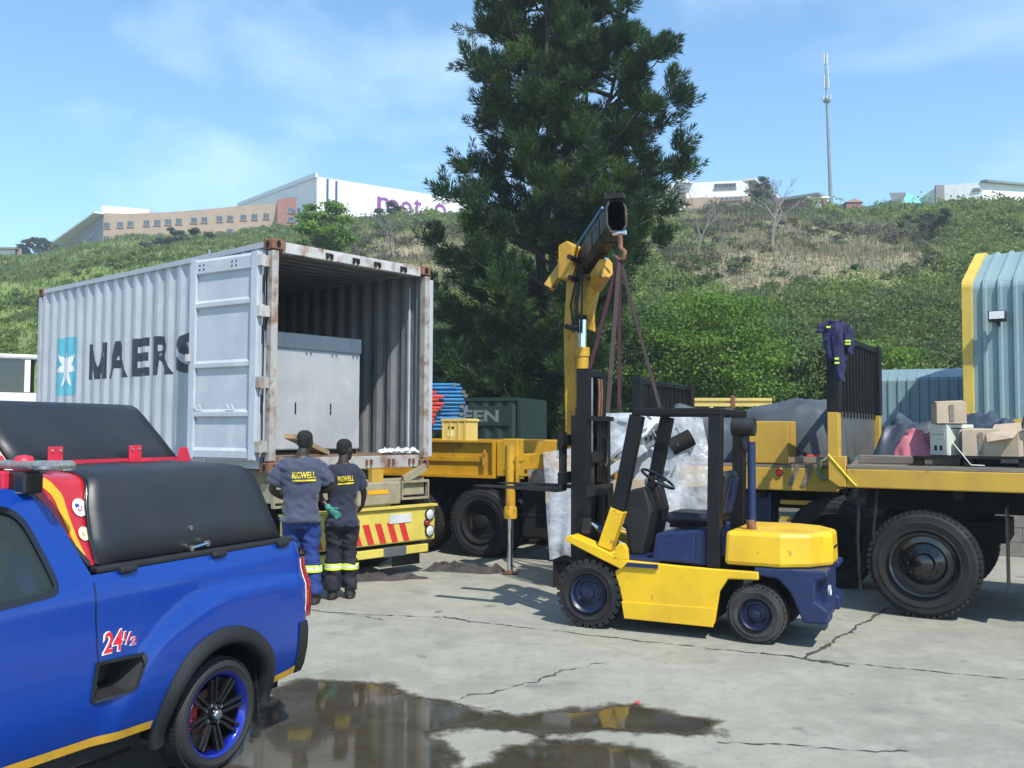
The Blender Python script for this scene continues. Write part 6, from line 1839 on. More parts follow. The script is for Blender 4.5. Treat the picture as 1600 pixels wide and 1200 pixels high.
# --- side panel outline (x towards the tail, z up)
belt = 1.06
arch_r = .395
rear_arch = arc(0.0, .30, arch_r, 171, 9, 26)
fr_arch = arc(FWX, .30, .375, 172, 8, 22)
def tumble(z):
    """how far the flank lies inwards at height z"""
    y = .055 * sm(.62, .28, z) ** 1.5
    y += .018 * sm(.75, 1.1, z)
    if z > 1.04: y += (z - 1.04) * .36 + max(0, z - 1.42) ** 2 * 3.2
    return y
def bulge(s_, z):
    """wheel-arch shoulder that stands out of the bed side"""
    v = ((s_ - .12) / .88) ** 2 + ((z - .30) / .66) ** 2 if s_ < .12 else ((s_ - .12) / 1.9) ** 2 + ((z - .30) / .66) ** 2
    b = -.040 * (1 - sm(.80, 1.10, v)) * sm(.18, .40, z)
    w = ((s_ - FWX) / .75) ** 2 + ((z - .30) / .55) ** 2
    b += -.022 * (1 - sm(.7, 1.1, w)) * sm(.18, .40, z)
    # rounded tail and nose corners
    b += .09 * sm(.64, .80, s_) ** 2 + .25 * sm(-2.75, -3.2, s_) ** 2
    # crisp waist crease
    b += .006 * sm(.90, .875, z) * (1 - sm(.8, 1.1, v))
    return b
def flank(s_, z): return tumble(z) + bulge(s_, z)
roof_line = [(-.80, 1.13), (-.835, 1.21), (-.89, 1.34), (-.945, 1.45), (-1.04, 1.525), (-1.30, 1.555), (-1.75, 1.535), (-1.95, 1.47), (-2.30, 1.22), (-2.52, 1.05), (-3.0, .90), (-3.16, .80), (-3.22, .60), (-3.18, .36)]
rock_z = .375
outline = ([(.70, .39)] + [(.75, .50), (.765, .70), (.755, 1.0), (.72, 1.125), (.66, 1.135), (-.74, 1.13)] + roof_line + [(fr_arch[0][0], .33)] + fr_arch + [(fr_arch[-1][0], .34), (-1.95, rock_z + .02), (-.60, rock_z - .005), (rear_arch[0][0], .345)] + rear_arch + [(rear_arch[-1][0], .36)])
win = [(-1.02, 1.075), (-.992, 1.10), (-.998, 1.15), (-1.055, 1.32), (-1.09, 1.40), (-1.15, 1.455), (-1.35, 1.475), (-1.72, 1.455), (-1.86, 1.40), (-2.12, 1.16), (-2.10, 1.075), (-1.9, 1.045)]
scp = [pq(*p) for p in ((150, 1036), (222, 1019), (223, 1030), (206, 1072), (198, 1079), (146, 1099), (141, 1094))]
for _k in range(2): win = [tuple(Vector(win[i]).lerp(Vector(win[(i + 1) % len(win)]), f_)) for i in range(len(win)) for f_ in (.25, .75)]
win = win[::-1]
pts, tris = sheet2d(outline, [win, scp], .045)
def flank_mesh(side):
    Yf = (lambda v: v) if side == 0 else (lambda v: PW - v)
    return MB().add([(p[0], Yf(flank(*p)), p[1]) for p in pts], [t_ if side == 0 else t_[::-1] for t_ in tris])
near = obj('body_side', flank_mesh(0), 'car_blue', PU, smooth=180, fix=False)
obj('body_side', flank_mesh(1), 'car_blue', PU, smooth=180)
for o_ in [c_ for c_ in PU.children if c_.name.startswith('body_side')]:
    o_.data.flip_normals() if False else None
# shut line of the door and the seam by the bed
def strip_on_flank(path, w, lift, name, m_, par, yoff=0.0):
    vs = []; n = len(path)
    for i, (s_, z) in enumerate(path):
        a_ = Vector(path[max(i - 1, 0)]); b_ = Vector(path[min(i + 1, n - 1)])
        t_ = (b_ - a_).normalized(); nn = Vector((-t_.y, t_.x))
        for k in (-.5, .5):
            s2, z2 = s_ + nn.x * w * k, z + nn.y * w * k
            vs.append((s2, flank(s2, z2) - lift + yoff, z2))
    return obj(name, MB().add(vs, [(2 * i, 2 * i + 1, 2 * i + 3, 2 * i + 2) for i in range(n - 1)]), m_, par, smooth=180)
def dens(path, step=.04):
    out = []
    for a_, b_ in zip(path[:-1], path[1:]):
        a_, b_ = Vector(a_), Vector(b_); k = max(1, int((b_ - a_).length / step))
        out += [tuple(a_.lerp(b_, i / k)) for i in range(k)]
    return out + [tuple(path[-1])]
strip_on_flank(dens([(-.795, 1.10), (-.805, .95), (-.80, .80), (-.79, .735)]), .007, .0022, 'body_seam', 'gloss_black', PU)
strip_on_flank(dens([(-2.04, 1.05), (-2.08, .8), (-2.06, .42)]), .007, .0022, 'door_seam', 'gloss_black', PU)
# yellow reflective strip along the sill and behind the wheel
strip_on_flank(dens([(-2.0, .398), (-1.2, .385), (-.46, .372)]), .042, .004, 'sill_strip', 'strip_yellow', PU)
strip_on_flank(dens([(.41, .372), (.55, .384), (.68, .406)]), .042, .004, 'sill_strip', 'strip_yellow', PU)
obj('sill', MB().box(-2.1, -.45, .09, .16, .27, .362).box(-2.1, -.45, PW - .14, PW - .06, .24, .362), 'black_plastic', PU)
# scoop recess with step
sc2 = [(p[0], flank(*p), p[1]) for p in scp]
cxs = sum(p[0] for p in scp) / len(scp); czs = sum(p[1] for p in scp) / len(scp)
inn = [(cxs + (p[0] - cxs) * .62 - .015, .13, czs + (p[1] - czs) * .66 + .015) for p in scp]
obj('step_recess', MB().loft([sc2, inn], False).add(inn, [tuple(range(len(inn)))]), 'black_plastic', PU, fix=True)
rim_o = [(cxs + (p[0] - cxs) * 1.02, flank(*p) - .006, czs + (p[1] - czs) * 1.02) for p in scp]
rim_i = [(cxs + (p[0] - cxs) * .88, flank(*p) - .004, czs + (p[1] - czs) * .86) for p in scp]
obj('recess_bezel', MB().loft([rim_o, rim_i], False), 'black_plastic', PU, solid=.006)
obj('recess_reflector', MB().box(cxs - .10, cxs - .045, .085, .095, czs - .05, czs + .01), 'amber', PU)
obj('recess_screw', MB().disc((scp[2][0] - .022, flank(*scp[2]) - .006, scp[2][1] - .022), .007, .008, 'y', 8), 'chassis', PU)
# window glass, frame strip
wp, wt = sheet2d(win, [], .06)
glass_m = bpy.data.materials.new('window_glass'); glass_m.use_nodes = True
gb = glass_m.node_tree.nodes['Principled BSDF']
gb.inputs['Base Color'].default_value = (.10, .14, .14, 1); gb.inputs['Roughness'].default_value = .03; gb.inputs['Transmission Weight'].default_value = .75; gb.inputs['IOR'].default_value = 1.25
MATS['window_glass'] = glass_m
gl = obj('side_window', MB().add([(p[0], flank(*p) + .012, p[1]) for p in wp], wt), 'window_glass', PU, smooth=180)
obj('side_window', MB().add([(p[0], PW - flank(*p) - .012, p[1]) for p in wp], wt), 'glass_dark', PU, smooth=180)
wr = dens([win[i] for i in range(len(win))] + [win[0]], .05)
strip_on_flank(wr, .028, .003, 'window_rubber', 'gloss_black', gl)
# roof, bonnet, tail, floor: closing panels between the flanks
def across(path, name, m_, parent=PU, n=9, crown=.03, inset=.0):
    def f(u, v):
        i = int(min(v, len(path) - 1.001)); k = v - i
        s_ = path[i][0] * (1 - k) + path[i + 1][0] * k; z = path[i][1] * (1 - k) + path[i + 1][1] * k
        y0 = flank(s_, z) + inset
        return (s_, y0 + (PW - 2 * y0) * u, z + crown * math.sin(math.pi * u) ** .6)
    return obj(name, MB().grid(f, np.linspace(0, 1, n), np.linspace(0, len(path) - 1, (len(path) - 1) * 3 + 1)), m_, parent, smooth=180)
across(roof_line[4:8], 'roof', 'car_blue', crown=.035)
across(roof_line[7:10], 'windscreen', 'glass_dark', crown=.03)
across(roof_line[9:], 'bonnet', 'car_blue', crown=.02)
across(roof_line[:5], 'rear_window', 'glass_dark', crown=.02, inset=.05)
across([(.715, 1.125), (.75, 1.0), (.76, .7), (.745, .5)], 'tailgate', 'car_blue', crown=0)
obj('bed_floor', MB().box(-.78, .72, .12, PW - .12, .70, .74), 'black_plastic', PU)
obj('underbody', MB().box(-2.9, -.44, .16, PW - .16, .22, .42).box(-.44, .44, .32, PW - .32, .26, .5).box(.44, .68, .16, PW - .16, .26, .44), 'chassis', PU)
obj('wheel_housing', MB().prism(arc(0, .30, .40, 180, 0, 14), .10, .34), 'black_plastic', PU, fix=True) if False else None
wh = MB(); ar = arc(0, .30, .40, 185, -5, 18)
wh.grid(lambda u, v: (ar[int(v)][0], .03 + u * .36, ar[int(v)][1]), [0, 1], range(len(ar))); wh.add([(p[0], .39, p[1]) for p in ar], [tuple(range(len(ar)))])
obj('wheel_housing', wh, 'chassis', PU)
wh = MB(); ar = arc(FWX, .30, .38, 185, -5, 18)
wh.grid(lambda u, v: (ar[int(v)][0], .03 + u * .36, ar[int(v)][1]), [0, 1], range(len(ar))); wh.add([(p[0], .39, p[1]) for p in ar], [tuple(range(len(ar)))])
obj('wheel_housing', wh, 'chassis', PU)
# black wheel-arch flares, round in section
def flare(cx, side, r0=.365, r1=.455, a0=188, a1=-6):
    rings = []
    for t_ in np.linspace(a0, a1, 34):
        c_, s_ = math.cos(R(t_)), math.sin(R(t_))
        w_ = 1.0 - .25 * sm(150, 186, t_) - .35 * sm(30, -4, t_)
        ring_ = []
        for rr_, yy in ((r0, .03), (r0, -.018), (r0 + .018, -.036), ((r0 + r1) / 2 + .01, -.034), (r1 * w_ + (1 - w_) * r0 + .004, -.012), (r1 * w_ + (1 - w_) * r0, .02)):
            px_, pz = cx + rr_ * c_, .30 + rr_ * s_
            base = bulge(px_, max(.30, pz)) + tumble(pz)
            ring_.append((px_, (base + yy) if side == 0 else PW - (base + yy), pz))
        rings.append(ring_)
    return obj('arch_flare', MB().loft(rings, False, False), 'black_plastic', PU, smooth=50)
flare(0, 0); flare(0, 1); flare(FWX, 0, .345, .42); flare(FWX, 1, .345, .42)
obj('mudflap', MB().add([(.33, .045, .62), (.335, .20, .62), (.37, .20, .16), (.365, .035, .15)], [(0, 1, 2, 3)]), 'black_plastic', PU, solid=.012)
# bumper and tail lamp
bm_p = []
for z in (.37, .42, .52, .62, .668):
    ins = .03 if z in (.37, .668) else 0
    bm_p.append([(.62, flank(.62, z) - .008, z), (.70, flank(.70, z) - .02 + ins * .3, z), (.78 - ins, .08, z), (.835 - ins, .20, z), (.85 - ins, PW / 2, z), (.835 - ins, PW - .20, z), (.78 - ins, PW - .08, z), (.66, PW - .03, z)])
obj('rear_bumper', MB().loft(bm_p, False, False), 'black_plastic', PU, smooth=50)
tl = MB()
rows = []
for z in np.linspace(.69, 1.03, 8):
    k = (z - .69) / .34
    x_ = .760 + .006 * math.sin(math.pi * k)
    wv = .03 + .035 * (1 - k)
    y0_ = flank(.63, z)
    rows.append([(x_ - .045 - wv * .4, y0_ - .003 + .012, z), (x_ - .012, y0_ + .012, z), (x_ + .022, y0_ + .04, z), (x_ + .045, y0_ + .15, z)])
tl.loft(rows, False, False)
t1 = obj('tail_lamp', tl, 'tail_red', PU, smooth=60)
obj('lamp_edge', MB().tube([(r_[0][0] - .002, r_[0][1] - .001, r_[0][2]) for r_ in rows], .0028, 5), 'white_vinyl', t1)
# alloy wheel
def alloy(cx, side):
    s = 1 if side == 0 else -1
    yo = .0 if side == 0 else PW
    Yw = lambda v: yo + s * (v - .008)
    c = (cx, 0, WR + .004)
    h = obj('wheel', MB().lathe([(.001, Yw(.02)), (.03, Yw(.022)), (.034, Yw(.05)), (.075, Yw(.055)), (.08, Yw(.09))], c, 'y', 28), 'gloss_black', PU, smooth=35)
    pr = [(.215, .018), (.222, .006), (.232, .004), (.250, -.006), (.268, .0), (.280, .014), (WR - .004, .035), (WR, .05), (WR, .075), (WR - .008, .077), (WR - .008, .083), (WR, .085), (WR, .118), (WR - .008, .12), (WR - .008, .126), (WR, .128), (WR, .16), (.282, .185), (.25, .195), (.215, .19)]
    ty = MB().lathe([(a_, Yw(b_)) for a_, b_ in pr], c, 'y', 64)
    for k in range(76):
        a_ = 2 * math.pi * k / 76
        rot = Matrix.Rotation(-a_, 3, 'Y')
        for yy, ww in ((.045, .045), (.102, .03), (.150, .035)):
            rr_ = Matrix.Rotation(-a_ - (0.02 if yy > .1 else 0), 3, 'Y')
            ty.obox(Vector((c[0], Yw(yy), c[2])) + rr_ @ Vector((WR - .0005, 0, 0)), (.007, ww, .0165), rr_)
    obj('tyre', ty, 'car_tyre', h, smooth=30)
    obj('rim_lip', MB().lathe([(.19, Yw(.05)), (.200, Yw(.022)), (.212, Yw(.008)), (.220, Yw(.006)), (.222, Yw(.014))], c, 'y', 48), 'rim_blue', h, smooth=50)
    obj('rim_barrel', MB().lathe([(.19, Yw(.048)), (.186, Yw(.16))], c, 'y', 48), 'gloss_black', h, smooth=50)
    for k in range(8):
        a_ = 2 * math.pi * k / 8 + .15
        for off in (-1, 1):
            d_ = Vector((math.cos(a_), 0, math.sin(a_))); n_ = Vector((-d_.z, 0, d_.x))
            p0 = Vector((c[0], Yw(.048), c[2])) + d_ * .060 + n_ * off * .014
            p1 = Vector((c[0], Yw(.026), c[2])) + d_ * .196 + n_ * off * .018
            obj('spoke', MB().beam(p0, p1, .017, .03, (0, 1, 0)), 'gloss_black', h, bevel=.003)
    for k in range(4):
        a_ = 2 * math.pi * k / 4 + .5
        obj('wheel_nut', MB().disc((c[0] + .055 * math.cos(a_), Yw(.045), c[2] + .055 * math.sin(a_)), .009, .024, 'y', 6), 'chrome', h)
    cp_ = obj('centre_cap', MB().lathe([(.001, Yw(.004)), (.024, Yw(.006)), (.030, Yw(.014)), (.031, Yw(.045))], c, 'y', 24), 'chrome', h, smooth=40)
    obj('brake_disc', MB().disc((c[0], Yw(.10), c[2]), .12, .012, 'y', 32), 'casting_rust', h)
    obj('brake_caliper', MB().box(c[0] - .15, c[0] - .09, *sorted((Yw(.075), Yw(.12))), c[2] - .06, c[2] + .06), 'frame_red', h)
for cx in (0, FWX):
    for side in (0, 1):
        alloy(cx, side)
# "24 1/2" sticker ahead of the step recess
def sticker(s, box, m_, bold, lift, shear=0.12):
    x0_, x1_, z0_, z1_ = box
    t_ = fit(text_mb(s, 1, bold, shear=shear), x0_, x1_, z0_, z1_)
    remap(t_, lambda x, y, z: (x, flank(x, y) - lift, y))
    obj('sticker', t_, m_, PU)
s0, s1 = pq(161, 1022), pq(190, 988)
f0, f1 = pq(190, 1013), pq(211, 984)
bx = (s0[0], s1[0] + .005, s0[1], s1[1] + .015); bx2 = (f0[0] + .008, f1[0], f0[1] + .01, f1[1])
e = .010
sticker('24', (bx[0] - e, bx[1] + e * .3, bx[2] - e * .6, bx[3] + e * .4), 'white_vinyl', .05, .0025)
sticker('24', bx, 'print_red', .022, .0042)
w2, h2 = bx2[1] - bx2[0], bx2[3] - bx2[2]
for ch, fx0, fx1, fz0, fz1 in (('1', .0, .26, .46, 1.05), ('/', .18, .70, .10, .92), ('2', .60, 1.08, -.06, .50)):
    b_ = (bx2[0] + w2 * fx0, bx2[0] + w2 * fx1, bx2[2] + h2 * fz0, bx2[2] + h2 * fz1)
    sticker(ch, (b_[0] - e * .55, b_[1] + e * .2, b_[2] - e * .4, b_[3] + e * .2), 'white_vinyl', .05, .0025)
    sticker(ch, b_, 'print_red', .018, .0042)
# --- seats seen through the glass
obj('seat', MB().box(-1.62, -1.22, .25, .70, .75, .92).prism([(-1.30, .80), (-1.18, .80), (-1.06, 1.28), (-1.15, 1.30)], .25, .70), 'tarp_grey', PU, bevel=.03)
obj('seat', MB().box(-1.62, -1.22, .92, 1.37, .75, .92).prism([(-1.30, .80), (-1.18, .80), (-1.06, 1.28), (-1.15, 1.30)], .92, 1.37), 'tarp_grey', PU, bevel=.03)
# ------------------------------------------------------------------ canopy
CX0, CX1 = -.72, .60
RY_ = .80
ROOFZ = 1.60
prof = [(RY_, ROOFZ), (.60, ROOFZ - .003), (.42, ROOFZ - .010), (.335, ROOFZ - .020), (.285, ROOFZ - .038), (.258, ROOFZ - .062), (.243, ROOFZ - .09), (.208, ROOFZ - .18), (.16, ROOFZ - .31), (.108, 1.164)]
def lid_pt(i, u):
    y, z = prof[i]
    k = (ROOFZ - z) / (ROOFZ - 1.19)
    x0_ = CX0 + .10 * sm(0.0, -.01, k - 1) * 0 + (.085 * (1 - k) if True else 0) - .03 * math.sin(math.pi * k)
    x1_ = CX1 - .085 * (1 - k) * (1.0 if k < .35 else .9) + .0
    # rounded rear top corner
    if k < .12: x1_ -= .015 * (.12 - k) / .12
    return Vector((x0_ + (x1_ - x0_) * u, y, z))
us = np.linspace(0, 1, 14)
def crown_end(p, u):
    e_ = min(u, 1 - u); return p - Vector((0, 0, .006 * (1 - min(1, e_ / .08)) ** 2))
lid = [[crown_end(lid_pt(i, u), u) for u in us] for i in range(len(prof))]
def lid_mb(fn):
    m_ = MB()
    rings = [[fn(p) for p in row] for row in lid]
    m_.loft(rings, False, False)
    return m_
shell = thing_lid = obj('canopy_lid', lid_mb(lambda p: p), 'canopy_black', PU, smooth=60, solid=.022)
# far lid, hinged at the ridge and swung up
def swing(p):
    y, z = p.y - RY_, p.z - ROOFZ          # near-lid profile mirrored to the far side, then rotated open
    y = -y
    a_ = R(43)
    return Vector((p.x, RY_ + .02 + y * math.cos(a_) - z * math.sin(a_) * 1.0, ROOFZ + .02 + y * math.sin(a_) + z * math.cos(a_)))
obj('open_canopy_lid', lid_mb(swing), 'canopy_black', PU, smooth=60, solid=.022)
for x_ in (-.42, .12):
    hg = obj('hinge', MB().box(x_ - .045, x_ + .045, RY_ - .035, RY_ - .025, ROOFZ + .02, ROOFZ + .105), 'hinge_red', PU, bevel=.004)
    obj('hinge_leaf', MB().box(x_ - .10, x_ + .12, RY_ - .10, RY_ + .0, ROOFZ + .012, ROOFZ + .02), 'hinge_red', hg)
    for dx in (-.025, .025):
        obj('screw', MB().disc((x_ + dx, RY_ - .037, ROOFZ + .085), .008, .006, 'y', 8), 'chrome', hg)
obj('hinge_bar', MB().box(-.68, .46, RY_ - .012, RY_ + .015, ROOFZ + .012, ROOFZ + .03), 'hinge_red', PU)
obj('end_bracket', MB().prism([(.44, ROOFZ - .02), (.58, ROOFZ - .02), (.53, ROOFZ + .09), (.48, ROOFZ + .09)], RY_ - .03, RY_ - .02), 'hinge_red', PU)
# base rail with clamps, lid handle and lock
obj('canopy_rail', MB().box(-.76, .68, .055, .135, 1.128, 1.160).box(-.76, .68, PW - .135, PW - .055, 1.128, 1.16).box(.645, .68, .136, PW - .136, 1.128, 1.16), 'black_plastic', PU, bevel=.01)
for x_ in (-.60, .02, .55):
    obj('clamp', MB().box(x_ - .05, x_ + .05, .020, .054, 1.118, 1.150), 'black_plastic', PU, bevel=.01)
def on_lid(x_, z_):
    for i in range(len(prof) - 1):
        if prof[i][1] >= z_ >= prof[i + 1][1]:
            k = (prof[i][1] - z_) / (prof[i][1] - prof[i + 1][1]); return prof[i][0] * (1 - k) + prof[i + 1][0] * k
    return .12
hx, hz_ = pq(310, 853, .1)
hy = on_lid(hx, hz_) - .014
obj('lid_handle', MB().tube([(hx - .055, hy - .012, hz_ - .004), (hx + .055, hy - .012, hz_ + .008)], .009, 8).disc((hx - .058, hy - .006, hz_ - .004), .018, .02, 'y', 10).disc((hx + .058, hy - .006, hz_ + .008), .018, .02, 'y', 10), 'chrome', PU, smooth=40)
lx_, lz_ = pq(307, 825, .1)
obj('lid_lock', MB().disc((lx_, on_lid(lx_, lz_) - .014, lz_), .013, .012, 'y', 12), 'bare_steel', PU)
# canopy nose: red panel that follows the cab, with yellow stripe and round stickers
nose_out = [lid_pt(i, 0.0) for i in range(len(prof))]           # lid front edge from ridge down to the rail
def cab_pt(k):
    path = [(-1.15, .62, 1.60), (-1.12, .42, 1.59), (-1.04, .30, 1.555), (-.955, .24, 1.475), (-.895, .195, 1.365), (-.84, .15, 1.26), (-.775, .11, 1.165)]
    v = k * (len(path) - 1); i = int(min(v, len(path) - 1.001)); f = v - i
    return Vector(path[i]).lerp(Vector(path[i + 1]), f)
def lid_edge(k):
    v = k * (len(nose_out) - 1); i = int(min(v, len(nose_out) - 1.001)); f = v - i
    return nose_out[i].lerp(nose_out[i + 1], f)
def nose(u, v):
    """u: 0 at the cab edge, 1 at the lid edge; v: 0 at the roof, 1 at the rail"""
    p = cab_pt(v).lerp(lid_edge(.25 + .75 * v), u)
    n_ = Vector((-.25, -.8, .35)).normalized()
    return p + n_ * (.02 * math.sin(math.pi * u) * (1 - v * .6))
npan = obj('canopy_nose', MB().grid(nose, np.linspace(0, 1, 9), np.linspace(0, 1, 15)), 'red_paint', PU, smooth=180)
far_nose = obj('canopy_nose', MB().grid(lambda u, v: Vector((nose(u, v).x, PW - nose(u, v).y, nose(u, v).z)), np.linspace(0, 1, 5), np.linspace(0, 1, 9)), 'red_paint', PU, smooth=180)
obj('canopy_front_roof', MB().grid(lambda u, v: nose(u, 0).lerp(Vector((nose(u, 0).x, PW - nose(u, 0).y, nose(u, 0).z)), v), np.linspace(0, 1, 5), np.linspace(0, 1, 6)), 'red_paint', PU, smooth=180)
def lifted(u, v, h):
    p = nose(u, v); a_ = nose(min(1, u + .02), v) - p; b_ = nose(u, min(1, v + .02)) - p
    if a_.length < 1e-6 or b_.length < 1e-6: a_, b_ = Vector((1, 0, 0)), Vector((0, 0, -1))
    n_ = b_.cross(a_).normalized()
    if n_.y > 0: n_ = -n_
    return p + n_ * h
obj('yellow_stripe', MB().grid(lambda u, v: lifted(.30 + .17 * u + .02 * math.sin(v * 8) - .34 * max(0, v - .55) , v, .004), np.linspace(0, 1, 3), np.linspace(.0, .93, 16)), 'sticker_yellow', npan, smooth=180)
obj('dark_flash', MB().grid(lambda u, v: lifted(.34 + .5 * u, .02 + (.05 + .06 * u) * v + .03 * u, .0055), np.linspace(0, .8, 5), np.linspace(0, 1, 3)), 'canopy_black', npan, smooth=180)
def disc_on(px_, py_, rad, m_, name):
    # find the panel point nearest to the photo position of the sticker
    best = None
    for u in np.linspace(.2, 1, 33):
        for v in np.linspace(.1, 1, 60):
            w_ = PU.matrix_basis @ nose(u, v)
            a_, b_ = photo_px(w_.x, w_.y, w_.z)
            d_ = (a_ - px_) ** 2 + (b_ - py_) ** 2
            if best is None or d_ < best[0]: best = (d_, u, v)
    _, u, v = best
    c_ = lifted(u, v, .006)
    ax_ = (nose(min(1, u + .05), v) - nose(max(0, u - .05), v)).normalized(); bx_ = (nose(u, min(1, v + .04)) - nose(u, max(0, v - .04))).normalized()
    n_ = bx_.cross(ax_).normalized()
    if n_.y > 0: n_ = -n_
    bx_ = n_.cross(ax_)
    if bx_.z < 0: bx_ = -bx_
    o_ = obj(name, MB().add([c_ + (ax_ * math.cos(t_) + bx_ * math.sin(t_)) * rad for t_ in np.linspace(0, 2 * math.pi, 33)[:-1]], [tuple(range(32))]), m_, npan)
    return c_, ax_, bx_, n_, o_
c_, a1_, b1_, n_, o1 = disc_on(124, 794, .044, 'white_vinyl', 'round_sticker')
def mark(pts_, w, m_, par, c_, a_, b_, n_):
    obj('sticker_mark', MB().tube([c_ + a_ * x + b_ * y + n_ * .003 for x, y in pts_], w, 4), m_, par)
for dy in (.020, .014, .008):
    mark([(-.022, dy), (-.012, dy + .004), (0, dy - .002)], .0022, 'print_blue', o1, c_, a1_, b1_, n_)
mark([(-.016, .0), (-.014, -.012), (-.004, -.014)], .003, 'print_red', o1, c_, a1_, b1_, n_)
mark([(.0, -.014), (.008, -.006), (.006, .004)], .002, 'print_purple', o1, c_, a1_, b1_, n_)
c_, a1_, b1_, n_, o2 = disc_on(130, 834, .034, 'pale_vinyl', 'round_sticker')
for dy in (.004, -.006):
    mark([(-.014, dy), (-.004, dy)], .0016, 'tarp_grey', o2, c_, a1_, b1_, n_)
# rubber edge of the nose
obj('nose_rubber', MB().tube([cab_pt(k) + Vector((0, -.012, .004)) for k in np.linspace(0, 1, 18)], .016, 8), 'gloss_black', PU, smooth=60)
obj('nose_rubber', MB().tube([lid_edge(k) + Vector((-.010, -.012, .004)) for k in np.linspace(.2, 1, 18)], .011, 8), 'gloss_black', PU, smooth=60)
# roof light bar
bp0 = P(104, 727, 5.0); lb_in = PU.matrix_basis.inverted()
def LPd(x, y, xl):
    """pixel -> point on the pickup's cross plane at local x = xl"""
    o_ = lb_in @ Vector((0, 0, CAMH)); r_ = lb_in.to_3x3() @ ray(x, y)
    k = (xl - o_.x) / r_.x
    return o_ + r_ * k
lb = LPd(104, 727, -1.02)
LBZ, LBY = lb.z, lb.y
bar = obj('light_bar', MB().box(-1.075, -.965, LBY + .16, PW - .30, LBZ - .022, LBZ + .016), 'clear_plastic', PU, bevel=.015)
obj('end_lens', MB().box(-1.08, -.96, LBY, LBY + .158, LBZ - .024, LBZ + .02), 'clear_plastic', bar, bevel=.02)
for yy in (LBY + .27, LBY + .47):
    obj('lamp_dome', MB().lathe([(.045, LBZ - .03), (.045, LBZ + .015), (.034, LBZ + .035), (.001, LBZ + .042)], (-1.02, yy, 0), 'z', 16), 'hinge_red', bar, smooth=60)
obj('bar_foot', MB().box(-1.07, -.97, LBY + .20, LBY + .34, ROOFZ - .09, LBZ - .03), 'gloss_black', bar, bevel=.01)
obj('bar_bracket', MB().box(-1.10, -.99, LBY + .30, LBY + .52, ROOFZ - .07, LBZ - .031), 'hinge_red', bar, bevel=.008)
obj('bar_foot', MB().box(-1.07, -.97, PW - .55, PW - .42, ROOFZ - .09, LBZ - .03), 'gloss_black', bar, bevel=.01)
obj('roof_rail', MB().box(-1.30, -1.0, .42, PW - .42, 1.55, 1.575), 'hinge_red', PU)
# ================================================================== people
def voxel(mb, vox, smooth=6, noise=None):
    """join overlapping lofted shapes into one continuous skin"""
    me = bpy.data.meshes.new('tmp'); me.from_pydata(mb.v, [], mb.f); me.update()
    bm = bmesh.new(); bm.from_mesh(me); bmesh.ops.recalc_face_normals(bm, faces=bm.faces); bm.to_mesh(me); bm.free()
    o = bpy.data.objects.new('tmp', me); COL.objects.link(o)
    md = o.modifiers.new('r', 'REMESH'); md.mode = 'VOXEL'; md.voxel_size = vox
    md = o.modifiers.new('s', 'SMOOTH'); md.iterations = smooth; md.factor = .5
    dg = bpy.context.evaluated_depsgraph_get()
    out = bpy.data.meshes.new_from_object(o.evaluated_get(dg))
    bpy.data.objects.remove(o); bpy.data.meshes.remove(me)
    if noise:
        n = len(out.vertices); co = np.empty(n * 3, np.float32); nr = np.empty(n * 3, np.float32)
        out.vertices.foreach_get('co', co); out.vertex_normals.foreach_get('vector', nr)
        co = co.reshape(-1, 3); nr = nr.reshape(-1, 3)
        co += nr * noise(co)[:, None].astype(np.float32)
        out.vertices.foreach_set('co', co.ravel()); out.update()
    return out
def ell(c, rx, ry, n=18, rz=0.0, tilt=0.0):
    out = []
    for k in range(n):
        a = 2 * math.pi * k / n
        x, y = rx * math.cos(a), ry * math.sin(a)
        x, y = x * math.cos(rz) - y * math.sin(rz), x * math.sin(rz) + y * math.cos(rz)
        out.append((c[0] + x, c[1] + y, c[2] + tilt * y))
    return out
def limb(mb, pts, rs, n=14, squash=1.0):
    """tapered limb through joints with extra rings for smooth bends"""
    P_, R_ = [], []
    for i in range(len(pts) - 1):
        for k in range(6):
            t = k / 6
            P_.append(Vector(pts[i]).lerp(Vector(pts[i + 1]), t)); R_.append(rs[i] * (1 - t) + rs[i + 1] * t)
    P_.append(Vector(pts[-1])); R_.append(rs[-1])
    for _ in range(3):
        P_ = [P_[0]] + [(P_[i - 1] + P_[i] * 2 + P_[i + 1]) / 4 for i in range(1, len(P_) - 1)] + [P_[-1]]
    mb.tube(P_, R_, n)
def sphere(mb, c, r, n=16):
    rings = []
    for i in range(1, 12):
        t = math.pi * i / 12
        rings.append([(c[0] + r[0] * math.sin(t) * math.cos(2 * math.pi * k / n), c[1] + r[1] * math.sin(t) * math.sin(2 * math.pi * k / n), c[2] - r[2] * math.cos(t)) for k in range(n)])
    mb.loft(rings)
